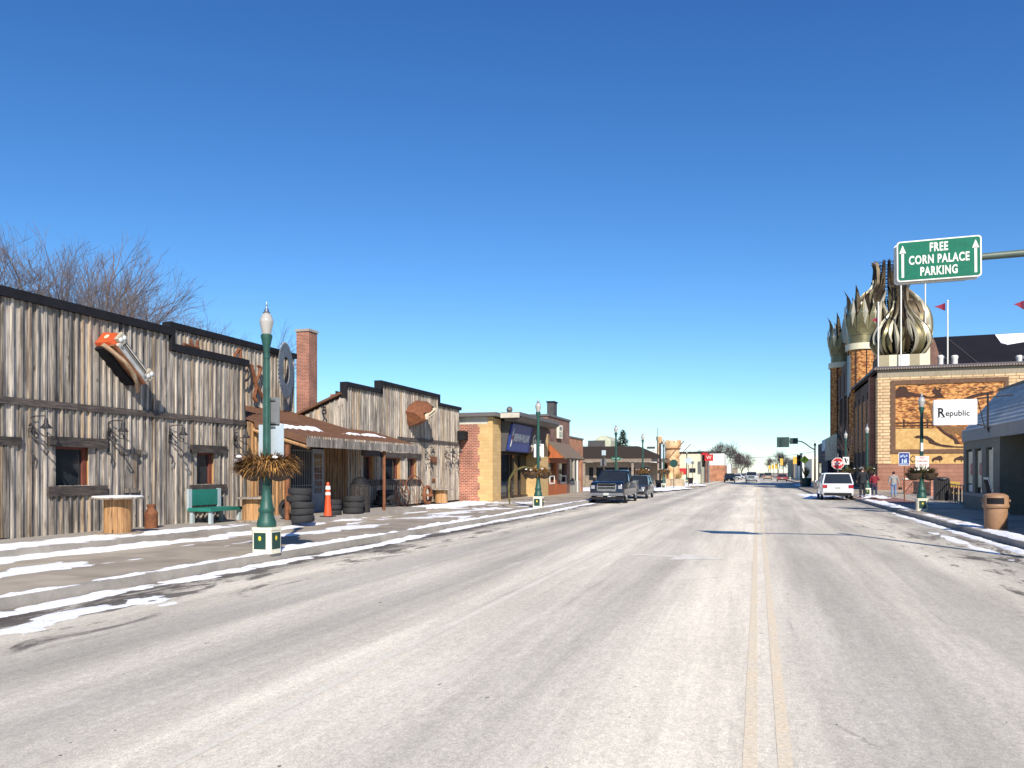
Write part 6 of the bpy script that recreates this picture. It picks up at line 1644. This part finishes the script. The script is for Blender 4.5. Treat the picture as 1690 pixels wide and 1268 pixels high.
# ---- building beyond the palace + blue-grey billboard building
f=MB(); 
def rblk(name,u0,u1,vt,X,m,label,xw=12):
    y0=YX(u1,X); y1=YX(u0,X); z=ZX(u1,vt,X); r=thing(name,label,'building',(X+xw/2,(y0+y1)/2,0)); f=MB(); f.box(X,X+xw,y0,y1,0,z); f.build('wall',m,r,world=True); return r,y0,y1,z
r,y0,y1,z=rblk('dark_building',1350,1366,727,9.4,mat('dark maroon wall',(.045,.03,.04),.8),'dark two-storey building front just beyond the palace')
f=MB(); f.box(9.3,9.38,y0+.5,y0+9,5.0,z+.3); f.build('billboard',mat('pale blue scene board',(.28,.40,.52),.6,scale=.6,col2=(.55,.62,.66)),r,world=True)
f=MB(); f.box(9.3,9.4,y0+10,y1-4,.3,3.2); f.build('shop_window',m_glass,r,world=True)
for i,(u0,u1,vt,X,mm,lb) in enumerate(((1328,1340,757,10.5,m_cream,'pale ribbed far building behind the yellow-green sign'),(1312,1324,752,10.5,m_white,'white far shop front left of the black traffic signal'),(1300,1310,758,10.5,m_tanw,'tan far shop front below the bare tree'))):
    rblk('far_building',u0,u1,vt,X,mm,lb)
for i,(u,v0,v1,d) in enumerate(((1312,754,766,150),(1290,757,768,185),(1281,765,774,230),(1275,767,774,265),(1270,768,775,300))):
    a=P(u,v1,d=d); b2=P(u,v0,d=d); r=thing('banner_post',['nearest yellow street banner beside the traffic signal','second yellow street banner','third yellow street banner','fourth yellow street banner','farthest yellow street banner'][i],'banner',(a.x,a.y,.15),0,'yellow banners along the far right pavement')
    f=MB(); f.tube([(.4,0,0),(.4,0,b2.z+.3)],.07,6); f.build('post',m_black,r); f=MB(); f.box(-.35,.35,-.02,.02,a.z-.15,b2.z-.15); f.build('banner',mat('golden banner cloth',(.62,.38,.05),.7),r)
f=MB(); q=P(1330,803,Z=.15); f.lathe([(.55,0),(.62,.8),(.66,.85),(.66,1.0),(.5,1.0)],n=16); o=f.build('planter',m_dgreen,smooth=True,angle=30); o.location=(q.x,q.y,.15); tag(o,'dark green round planter in the palace shadow at the right corner','planter')
f=MB()
for s_ in range(60):
    a=random.uniform(0,6.28); f.tube([(0,0,0),(.5*cos(a)*random.random(),.5*sin(a)*random.random(),random.uniform(.6,1.4))],.02,3)
o2=f.build('dead_plants',m_folg); o2.location=(q.x,q.y,1.1); tag(o2,'dead dark plant stems in the shaded round planter','plant')
q=P(1352,808,Z=.15); f=MB(); f.lathe([(.5,0),(.62,.5),(.7,.75),(.6,.75),(.5,.6)],n=8,a0=pi/8); o=f.build('planter',m_conc); o.location=(q.x,q.y,.15); tag(o,'pale tan planter in shade just left of the white car','planter')
# ================================================================== VEHICLES
def ring(y,w,zb,zt,wt=None,r=.1):
    wt=w if wt is None else wt
    return [(-w*.92,y,zb),(w*.92,y,zb),(w,y,zb+r),(w,y,zb+(zt-zb)*.5),(w*.985,y,zt-r*1.6),(wt,y,zt-r*.3),(wt*.82,y,zt),(-wt*.82,y,zt),(-wt,y,zt-r*.3),(-w*.985,y,zt-r*1.6),(-w,y,zb+(zt-zb)*.5),(-w,y,zb+r)]
def loft(mb,secs):
    n=len(secs[0]); vs=[p for s in secs for p in s]; fs=[]
    for i in range(len(secs)-1):
        for k in range(n):
            k2=(k+1)%n; fs.append((i*n+k,i*n+k2,(i+1)*n+k2,(i+1)*n+k))
    fs.append(tuple(range(n))[::-1]); fs.append(tuple((len(secs)-1)*n+k for k in range(n)))
    mb.add(vs,fs)
def carpaint(name,c): return mat(name,c,.28,metal=.15,var=.06,coat=.8,fine=0)
m_tail=mat('tail lamp red',(.35,.01,.02),.25,coat=.5); m_head=glass_mat('head lamp',(.28,.29,.31),.1); m_plate=mat('number plate',(.42,.45,.42),.5)
def vehicle(name,label,cat,x,y,rz,L,W,H,paint,kind,detail=True,z=0):
    """local +y is the front, origin on the ground in the middle"""
    r=thing(name,label,cat,(x,y,z),rz); w=W/2; hl=L/2
    belt={'truck':1.28,'suv':1.08,'car':.92,'van':1.1}[kind]*H/{'truck':1.93,'suv':1.75,'car':1.45,'van':1.9}[kind]
    gc=.30 if kind!='truck' else .42
    f=MB()
    if kind=='truck':
        hood=belt+.02
        loft(f,[ring(-hl,w*.96,gc+.1,belt),ring(-hl+.1,w,gc,belt+.02),ring(-.25*L,w,gc,belt+.02),ring(.12*L,w,gc,belt),ring(.22*L,w,gc,hood,w*.95),ring(hl-.35,w*.99,gc,hood-.04,w*.92),ring(hl-.08,w*.97,gc+.05,hood-.10,w*.9),ring(hl,w*.93,gc+.1,hood-.2,w*.86)])
        gy=[(-.12*L,.0),(-.10*L,1),(.07*L,1),(.21*L,0)]
    elif kind=='suv':
        loft(f,[ring(-hl,w*.9,gc+.2,belt-.08),ring(-hl+.12,w*.97,gc,belt),ring(-.2*L,w,gc,belt+.02),ring(.14*L,w,gc,belt),ring(.24*L,w*.99,gc,belt-.02,w*.93),ring(hl-.3,w*.97,gc,belt-.10,w*.88),ring(hl-.05,w*.9,gc+.05,belt-.22,w*.8),ring(hl,w*.84,gc+.12,belt-.3,w*.74)])
        gy=[(-hl+.10,0),(-hl+.42,1),(.05*L,1),(.22*L,0)]
    else:
        loft(f,[ring(-hl,w*.86,gc+.18,belt-.06),ring(-hl+.15,w*.95,gc,belt),ring(-.25*L,w,gc,belt+.02),ring(.12*L,w,gc,belt),ring(.24*L,w*.98,gc,belt-.06,w*.92),ring(hl-.25,w*.94,gc,belt-.18,w*.85),ring(hl,w*.84,gc+.12,belt-.32,w*.74)])
        gy=[(-hl+.45,0),(-hl+1.1,1),(.02*L,1),(.22*L,0)]
    f.build('body',paint,r,smooth=True,angle=40)
    wr=w*.76; wb=w*.93
    g=MB(); (ya,_),(yb_,_),(yc,_),(yd,_)=gy
    g.add([(-wb,ya,belt-.02),(wb,ya,belt-.02),(wr,yb_,H-.06),(-wr,yb_,H-.06),(-wb,yd,belt-.04),(wb,yd,belt-.04),(wr,yc,H-.06),(-wr,yc,H-.06)],[(0,1,2,3),(5,4,7,6),(1,5,6,2),(4,0,3,7),(3,2,6,7)]); g.build('glass',m_glass,r)
    g=MB(); loft(g,[[(-wr*1.0,yb_-.04,H-.07),(wr*1.0,yb_-.04,H-.07),(wr*.9,yb_-.02,H-.02),(-wr*.9,yb_-.02,H-.02)],[(-wr*1.03,(yb_+yc)/2,H-.08),(wr*1.03,(yb_+yc)/2,H-.08),(wr*.9,(yb_+yc)/2,H),(-wr*.9,(yb_+yc)/2,H)],[(-wr*1.0,yc+.03,H-.07),(wr*1.0,yc+.03,H-.07),(wr*.9,yc,H-.02),(-wr*.9,yc,H-.02)]]); g.build('roof',paint,r,smooth=True,angle=40)
    g=MB()
    for s_ in (-1,1):
        g.tube([(s_*wb,ya,belt-.03),(s_*wr*1.01,yb_,H-.06)],.045,6); g.tube([(s_*wb,yd,belt-.04),(s_*wr*1.01,yc,H-.06)],.045,6); 
        ym=(yb_+yc)/2; g.tube([(s_*(wb+.0),ym,belt-.02),(s_*(wr+.015),ym,H-.06)],.04,6)
    g.build('pillar',paint,r)
    R_w={'truck':.40,'suv':.37,'car':.32,'van':.36}[kind]
    for sy_ in (-.30*L,.31*L):
        for s_ in (-1,1):
            a=MB(); a.torus((0,0,0),R_w*.78,R_w*.24,'x',22,8,sc=.52*1.0); wv=a.build('wheel',m_rubber,r,smooth=True); wv.location=(s_*(w-.10),sy_,R_w)
            a=MB(); a.lathe([(R_w*.60,-.02),(R_w*.58,.06),(R_w*.2,.045),(R_w*.16,.07),(.01,.07)],n=14); a.v=[(p[2]*s_+s_*.03,p[0],p[1]) for p in a.v]
            for k in range(6):
                an=2*pi*k/6; a.tube([(s_*.085,.1*cos(an),.1*sin(an)),(s_*.085,R_w*.56*cos(an),R_w*.56*sin(an))],.025,4)
            a.build('rim',m_steel,wv)
            a=MB(); a.torus((0,0,0),R_w*1.08,.05,'x',22,6,sc=.8); ar=a.build('wheel_arch',m_black,r,smooth=True); ar.location=(s_*(w-.05),sy_,R_w+.02)
    # front
    zf=belt*.72
    a=MB()
    if kind=='truck':
        a.box(-.50,.50,hl-.05,hl+.02,gc+.35,belt-.16); a.build('grille',m_black,r)
        a=MB()
        for zz in (.40,.55,.70): a.box(-.52,.52,hl+.015,hl+.05,gc+zz-.02,gc+zz+.03)
        a.box(-.56,-.50,hl,hl+.05,gc+.33,belt-.14); a.box(.50,.56,hl,hl+.05,gc+.33,belt-.14); a.box(-.56,.56,hl,hl+.05,belt-.20,belt-.13); a.box(-.56,.56,hl,hl+.05,gc+.30,gc+.36); a.build('grille_bar',m_chrome,r)
        a=MB(); a.box(-w*.94,w*.94,hl-.12,hl+.12,gc+.04,gc+.20); a.build('bumper',mat('dark chrome',(.34,.34,.36),.28,metal=.8,var=.1),r)
        a=MB(); a.box(-w*.9,w*.9,hl-.1,hl+.10,gc-.18,gc-.03); a.build('air_dam',m_black,r)
    else:
        a.box(-w*.45,w*.45,hl-.04,hl+.02,gc+.18,zf); a.build('grille',m_black,r)
        a=MB(); a.box(-w*.8,w*.8,hl-.1,hl+.04,gc+.02,gc+.16); a.build('bumper',m_black,r)
    for s_ in (-1,1):
        a=MB(); a.cbox((s_*w*.78,hl-.08,zf+.03 if kind!='truck' else belt-.34),(.22,.2,.15 if kind!='truck' else .20)); a.build('headlight',m_head,r)
        a=MB(); a.cbox((s_*w*.80,-hl+.06,belt-.2),(.28,.2,.20)); a.build('tail_light',m_tail,r)
        a=MB(); a.cbox((s_*(w+.10),yd-.25,belt+.08),(.18,.1,.16 if kind!='truck' else .24)); a.build('mirror',m_black if kind=='truck' else paint,r)
    a=MB(); a.box(-.16,.16,hl+.03 if kind!='truck' else hl+.125,hl+.05 if kind!='truck' else hl+.14,gc+.06,gc+.2); a.build('number_plate',m_plate,r)
    a=MB(); a.box(-.16,.16,-hl-.03,-hl-.005,belt-.36,belt-.22); a.build('number_plate',m_plate,r)
    a=MB(); a.box(-w*.84,w*.84,-hl-.08,-hl+.08,gc,gc+.18); a.build('rear_bumper',m_black if kind!='car' else paint,r)
    return r
m_navy=carpaint('navy car paint',(.005,.009,.022)); m_char=carpaint('charcoal car paint',(.03,.035,.045)); m_wcar=carpaint('white car paint',(.78,.79,.80)); m_blk=carpaint('black car paint',(.01,.012,.018)); m_sil=carpaint('silver car paint',(.45,.47,.50)); m_mar=carpaint('faded red car paint',(.30,.09,.09)); m_tanc=carpaint('tan car paint',(.33,.28,.22))
vehicle('pickup_truck','dark navy pickup truck with chrome grille parked facing the camera at the left kerb','pickup truck',-8.3,46.9,pi,5.8,2.03,1.95,m_navy,'truck')
vehicle('parked_car','dark charcoal hatchback parked just behind the pickup truck','car',-8.1,54.6,pi,4.5,1.85,1.6,m_char,'suv')
vehicle('parked_car','white sport utility car seen from behind, parked at the right kerb by the stop sign','car',4.95,56.1,0,4.8,1.95,1.78,m_wcar,'suv')
vehicle('oncoming_car','black car coming toward the camera in the far left lane','car',P(1203.5,Y=143).x,145,pi,4.6,1.9,1.65,m_blk,'suv')
vehicle('far_truck','large silver vehicle in the middle of the far road','truck',P(1240,Y=141).x,144,pi,5.6,2.0,1.95,m_sil,'truck')
vehicle('far_car','faded red car seen from behind on the far right side','car',P(1291,Y=158).x,160,0,4.8,1.9,1.55,m_mar,'suv')
vehicle('far_car','white car parked far ahead left of the silver vehicle','car',P(1217,Y=190).x,190,pi,4.6,1.85,1.5,m_wcar,'car')
vehicle('far_car','tan vehicle far ahead right of the road centre','car',P(1267,Y=185).x,185,0,4.8,1.9,1.8,m_tanc,'suv')
vehicle('far_car','small dark car farthest down the road near its vanishing point','car',P(1258,Y=240).x,240,0,4.6,1.85,1.5,m_char,'car')
vehicle('far_car','small white car far ahead behind the black oncoming car','car',P(1224,Y=210).x,210,pi,4.6,1.85,1.5,m_wcar,'car')
vehicle('far_car','dark car parked far ahead on the left','car',P(1229,Y=228).x,228,pi,4.6,1.85,1.6,m_blk,'suv')

# ================================================================== PEOPLE
m_skin=mat('skin',(.45,.26,.18),.55,var=.08)
def skin_obj(name,nodes,edges,m,parent,sub=2):
    me=bpy.data.meshes.new(name); me.from_pydata([n[0] for n in nodes],edges,[]); o=bpy.data.objects.new(name,me); COL.objects.link(o)
    md=o.modifiers.new('skin','SKIN'); md.use_smooth_shade=True
    for i,n in enumerate(nodes):
        rr=n[1] if hasattr(n[1],'__len__') else (n[1],n[1])
        o.data.skin_vertices[0].data[i].radius=rr
    o.data.skin_vertices[0].data[0].use_root=True
    s=o.modifiers.new('sub','SUBSURF'); s.levels=sub; s.render_levels=sub
    dg=bpy.context.evaluated_depsgraph_get(); m2=bpy.data.meshes.new_from_object(o.evaluated_get(dg)); bpy.data.objects.remove(o)
    m2.materials.clear(); m2.materials.append(m); m2.polygons.foreach_set('use_smooth',[True]*len(m2.polygons))
    ob=bpy.data.objects.new(name,m2); COL.objects.link(ob); ob.parent=parent; return ob
def person(label,x,y,rz,h,top,bot,shoe,hair,coat_len=.0,arms=((-.24,.0,.0),(.24,.0,.0)),stride=.12,elbow=None,hat=None,cuff=None):
    """faces local +y. joints scaled to height h"""
    k=h/1.75; r=thing('person',label,'person',(x,y,.15),rz)
    def S(p): return (p[0]*k,p[1]*k,p[2]*k)
    J=[(S((0,0,.96)),.13*k),(S((0,0,1.12)),.12*k),(S((0,.01,1.32)),(.15*k,.12*k)),(S((0,.0,1.46)),.07*k),(S((0,.02,1.53)),.055*k),(S((0,.03,1.60)),.085*k),(S((0,.03,1.69)),.075*k)]
    E=[(0,1),(1,2),(2,3),(3,4),(4,5),(5,6)]
    el=elbow or [(-.28,.0,1.14),(.28,.0,1.14)]; hd=[(-.29,.06,.90),(.29,.06,.90)]
    if arms: hd=arms
    for i,s_ in enumerate((-1,1)):
        b=len(J); J+= [(S((s_*.19,0,1.42)),.06*k),(S(el[i]),.045*k),(S(hd[i]),.03*k)]; E+= [(2,b),(b,b+1),(b+1,b+2)]
        # palm, four fingers and thumb
        e=Vector(el[i]); w_=Vector(hd[i]); d=(w_-e).normalized(); sd=Vector((0,1,0)); sd=(sd-d*sd.dot(d)).normalized()
        pm=w_+d*.06; J.append((S(pm),.032*k)); E.append((b+2,b+3)); pi_=b+3
        for q_,(off,ln) in enumerate(((-.028,.075),(-.010,.088),(.010,.085),(.028,.068))):
            c0=len(J); J.append((S(pm+d*.035+sd*off),.011*k)); J.append((S(pm+d*(.035+ln*.55)+sd*off+Vector((-s_*.008,0,0))),.0095*k)); J.append((S(pm+d*(.03+ln)+sd*off+Vector((-s_*.025,0,0))),.008*k)); E+=[(pi_,c0),(c0,c0+1),(c0+1,c0+2)]
        c0=len(J); J.append((S(pm+sd*.045+d*.0),.012*k)); J.append((S(pm+sd*.06+d*.04),.0095*k)); E+=[(pi_,c0),(c0,c0+1)]
    for i,s_ in enumerate((-1,1)):
        st=stride*s_; b=len(J); J+= [(S((s_*.10,0,.90)),.09*k),(S((s_*.11,st*.5+.02,.50)),.06*k),(S((s_*.115,st,.09)),.042*k),(S((s_*.12,st+.14,.04)),.035*k)]; E+=[(0,b),(b,b+1),(b+1,b+2),(b+2,b+3)]
    skin_obj('body',J,E,m_skin,r,1)
    # face: nose, eyes, ears
    f=MB(); f.sphere(S((0,.118,1.60)),.016*k,8,6); 
    for s_ in (-1,1): f.sphere(S((s_*.082,.02,1.60)),.022*k,8,6,sc=(.5,1,1.4))
    f.build('face',m_skin,r,smooth=True)
    f=MB()
    for s_ in (-1,1): f.sphere(S((s_*.03,.105,1.625)),.009*k,6,5)
    f.box(-.022*k,.022*k,.108*k,.113*k,1.555*k,1.562*k); f.build('eyes_and_mouth',m_black,r)
    zb=.92-coat_len
    T=[(S((0,0,1.0)),(.185*k,.14*k)),(S((0,0,1.18)),(.175*k,.13*k)),(S((0,.0,1.36)),(.195*k,.13*k)),(S((0,0,1.47)),.085*k),(S((0,0,zb)),(.19*k,.15*k))]; TE=[(0,1),(1,2),(2,3),(0,4)]
    for i,s_ in enumerate((-1,1)):
        b=len(T); T+= [(S((s_*.20,0,1.41)),.085*k),(S(el[i]),.065*k),(S(tuple(Vector(el[i])*.08+Vector(hd[i])*.92)),.05*k)]; TE+=[(2,b),(b,b+1),(b+1,b+2)]
    skin_obj('jacket',T,TE,top,r,2)
    Q=[(S((0,0,.94)),(.16*k,.12*k))]; QE=[]
    for i,s_ in enumerate((-1,1)):
        st=stride*s_; b=len(Q); Q+= [(S((s_*.10,0,.86)),.105*k),(S((s_*.11,st*.5+.02,.50)),.08*k),(S((s_*.115,st,.10)),.068*k)]; QE+=[(0,b),(b,b+1),(b+1,b+2)]
    skin_obj('trousers',Q,QE,bot,r,2)
    for s_ in (-1,1):
        f=MB(); st=stride*s_; f.sphere(S((s_*.12,st+.06,.05)),.11*k,10,6,sc=(.48,1.25,.45)); f.build('shoe',shoe,r,smooth=True)
    f=MB(); f.sphere(S((0,.005,1.655)),.108*k,14,8,sc=(.90,1,.95)); f.build('hat' if hat else 'hair',hat or hair,r,smooth=True)
    return r
m_gj=mat('grey fleece',(.26,.26,.25),.95,var=.15,bump=.3); m_jean=mat('faded blue denim',(.14,.22,.36),.9,var=.2); m_redc=mat('dark red coat',(.20,.015,.025),.85,var=.15); m_bj=mat('black jacket cloth',(.012,.013,.018),.85,var=.2); m_dj=mat('dark jeans',(.02,.03,.06),.9); m_hair=mat('dark hair',(.02,.012,.01),.7); m_cap=mat('grey cap',(.10,.09,.095),.9)
q=P(1475,820.5,Z=.15); person('person in grey jacket and faded jeans walking away, carrying a small black bag',q.x,q.y,0,1.72,m_gj,m_jean,m_conc,m_hair,.05,arms=((-.33,.03,.90),(.33,.03,.88)),stride=.08)
f=MB(); f.box(-.11,.11,-.05,.05,0,.15); f.tube([(-.06,0,.15),(0,0,.26),(.06,0,.15)],.008,5); o=f.build('bag',m_black); o.location=(q.x+.40,q.y+.03,.15+.50); tag(o,'small black bag in the right hand of the person in grey','bag')
q=P(1443,819.5,Z=.15); person('person in dark red coat and jeans with arm bent, walking away beside the lamp pedestal',q.x,q.y,-.2,1.68,m_redc,m_dj,m_black,m_hair,.22,arms=((-.28,.12,.92),(.22,.25,1.18)),elbow=[(-.27,-.02,1.14),(.33,-.03,1.18)],stride=.06)
q=P(1421,820,Z=.15); person('person all in black with a grey cap standing between the white car and the lamp',q.x-.05,q.y-1.2,.1,2.0,m_bj,m_bj,m_black,m_hair,.06,stride=.05,arms=((-.28,.14,.96),(.28,.14,.96)),hat=m_cap)

# ================================================================== TREES
m_bark=mat('grey bark',(.065,.05,.043),.95,var=.3,scale=4,bump=.4); m_twig=mat('purple brown twigs',(.13,.105,.10),.95,var=.2,fine=0)
def bare_tree(seed,h,spread=.55,depth=6,twr=.022,nb=(2,4),dens=1.0,up=.25):
    rnd=random.Random(seed); tr=MB(); tw=MB()
    def grow(p,d,L,r_,lev):
        n=3 if lev<3 else 2; pts=[p]; rad=[r_]; q=p; dd=d
        for i in range(n):
            dd=(dd+Vector((rnd.gauss(0,.10),rnd.gauss(0,.10),rnd.gauss(up*.12,.07)))).normalized(); q=q+dd*L/n; pts.append(q); rad.append(r_*(1-.35*(i+1)/n))
        (tr if lev<3 else tw).tube(pts,rad,7 if lev<2 else (4 if lev<4 else 3),caps=False)
        if lev>=depth: return
        k=rnd.randint(*nb)+(1 if lev in (1,2,3) else 0)
        if lev>=3 and dens>1: k+=1
        for j in range(k):
            t=rnd.uniform(.45,1.0) if j else 1.0
            idx=t*n; i0=min(int(idx),n-1); b=pts[i0].lerp(pts[i0+1],idx-i0)
            a=rnd.uniform(0,2*pi); s=spread*rnd.uniform(.55,1.25)*(.6 if j==0 else 1)
            o=dd.orthogonal().normalized(); o=Matrix.Rotation(a,3,dd)@o
            nd=(dd*cos(s)+o*sin(s)+Vector((0,0,up*(.8 if lev<4 else .3)))).normalized()
            grow(b,nd,L*rnd.uniform(.62,.86),max(twr*.35,r_*(.62 if j==0 else .48)),lev+1)
    grow(Vector((0,0,0)),Vector((0,0,1)),h*.30,h*.018,0)
    zmax=max(v[2] for v in tw.v); s=h/zmax
    for mb in (tr,tw): mb.v=[(x*s,y*s,z*s) for x,y,z in mb.v]
    return tr,tw
def plant_tree(proto,label,x,y,z,sc=1,rz=0,group=None):
    r=thing('bare_tree',label,'tree',(x,y,z),rz,group); r.scale=(sc,sc,sc)
    for nm,me in proto:
        o=bpy.data.objects.new(nm,me); COL.objects.link(o); o.parent=r
    return r
def mkproto(*a,**k):
    tr,tw=bare_tree(*a,**k); res=[]
    for nm,mb,m in (('trunk',tr,m_bark),('crown',tw,m_twig)):
        o=mb.build(nm,m,smooth=True); res.append((nm,o.data)); bpy.data.objects.remove(o)
    return res
tps=[mkproto(11,15,.52,7,nb=(2,3),twr=.019,up=.16),mkproto(23,15,.55,7,nb=(2,3),twr=.019,up=.14),mkproto(37,15,.50,7,nb=(2,3),twr=.019,up=.18)]
GT='bare trees behind the wooden building'
for i,(u,vt,d,lb,pi_) in enumerate(((-18,392,58,'bare tree at the left edge of the photo behind the wooden wall',1),(48,366,56,'tallest bare tree, leftmost full crown behind the wooden wall',0),(105,384,60,'bare tree directly right of the tallest one',2),(155,412,62,'bare tree above the orange car front',1),(205,420,64,'bare tree above the right side of the orange car front',0),(262,446,50,'round-crowned bare tree above the parapet step',2),(312,484,50,'lowest and rightmost bare tree behind the wooden buildings',1))):
    q=P(u,vt,d=d); plant_tree(tps[pi_],lb,q.x,q.y,0,q.z/15.0*(1.04 if u<220 else .98),i*1.3,GT)
m_twig=mat('dark far twigs',(.07,.055,.055),.95,var=.2,fine=0)
tpd=[mkproto(5,15,.75,6,nb=(3,4),up=.12,twr=.07),mkproto(9,15,.6,6,nb=(3,3),up=.3,twr=.06)]
for i,(u,vt,d,pi_,lb) in enumerate(((1200,727,215,0,'big dark bare tree with broad crown over the far left road side'),(1222,745,240,0,'bare tree merging right of the big dark one'),(1235,758,300,1,'small bare tree nearest the road vanishing point on the left'),(1284,740,230,1,'upright bare tree over the far right road side'),(1180,735,230,1,'bare tree rising behind the white and brick building'),(1146,741,240,0,'bare tree above the cream building'),(1133,744,260,1,'bare tree tops just right of the castle tower'),(973,730,150,0,'bare treetops left of the pale block above the brown roof'),(1060,738,190,1,'thin bare treetops between the spruce and the castle tower'),(1268,752,330,1,'faint bare tree left of the upright one'),(1305,752,300,0,'faint bare tree behind the traffic signal'))):
    q=P(u,vt,d=d); plant_tree(tpd[pi_],lb,q.x,q.y,0,q.z/15.0,i*1.9,'bare trees along the far road')
# spruce
q=P(1028,709,d=125); r=thing('spruce_tree','dark cone-shaped spruce behind the brown-roofed building','tree',(q.x,q.y,0))
f=MB(); f.tube([(0,0,0),(0,0,q.z)],[.3,.03],8); f.build('trunk',m_bark,r)
rnd=random.Random(3); f=MB(); Hs=q.z
for k in range(4200):
    t=rnd.random()**.7; z=Hs*(1-t)*1.0; z=max(1.5,z); R=(Hs-z)/Hs*4.0+.12; a=rnd.uniform(0,2*pi); lay=.8+.2*sin(z*5.5); rr=R*lay*rnd.uniform(.45,1.05)
    b=Vector((rr*cos(a),rr*sin(a),z)); d=Vector((cos(a),sin(a),-.25+rnd.gauss(0,.2)))*rnd.uniform(.25,.6); s_=Vector((-sin(a),cos(a),0))*.12
    f.add([b-s_,b+s_,b+d],[(0,1,2)])
f.build('crown',mat('spruce needles',(.012,.028,.018),.9,col2=(.035,.065,.035),scale=1.5),r)
# low bare street tree by brown building
q=P(1046,808,Z=.15); pr=mkproto(77,5.5,.7,5,nb=(2,3)); plant_tree(pr,'small bare young tree in front of the brown-roofed building',q.x-1,q.y+8,.15,P(1046,760,d=80).z/5.5,0)
q=P(1402,815,Z=.15); plant_tree(pr,'bare young tree branching in front of the shaded palace facade',7.8,78,.15,6.8/5.5,1.0)
# overhead wire
f=MB(); a=P(1150,752,d=230); b_=P(1345,745.5,d=230)
f.tube([a.lerp(b_,i/10)+Vector((0,0,-1.2*(1-(i/5-1)**2))) for i in range(11)],.05,4); tag(f.build('overhead_wire',m_black),'thin cable spanning the far road','wire')
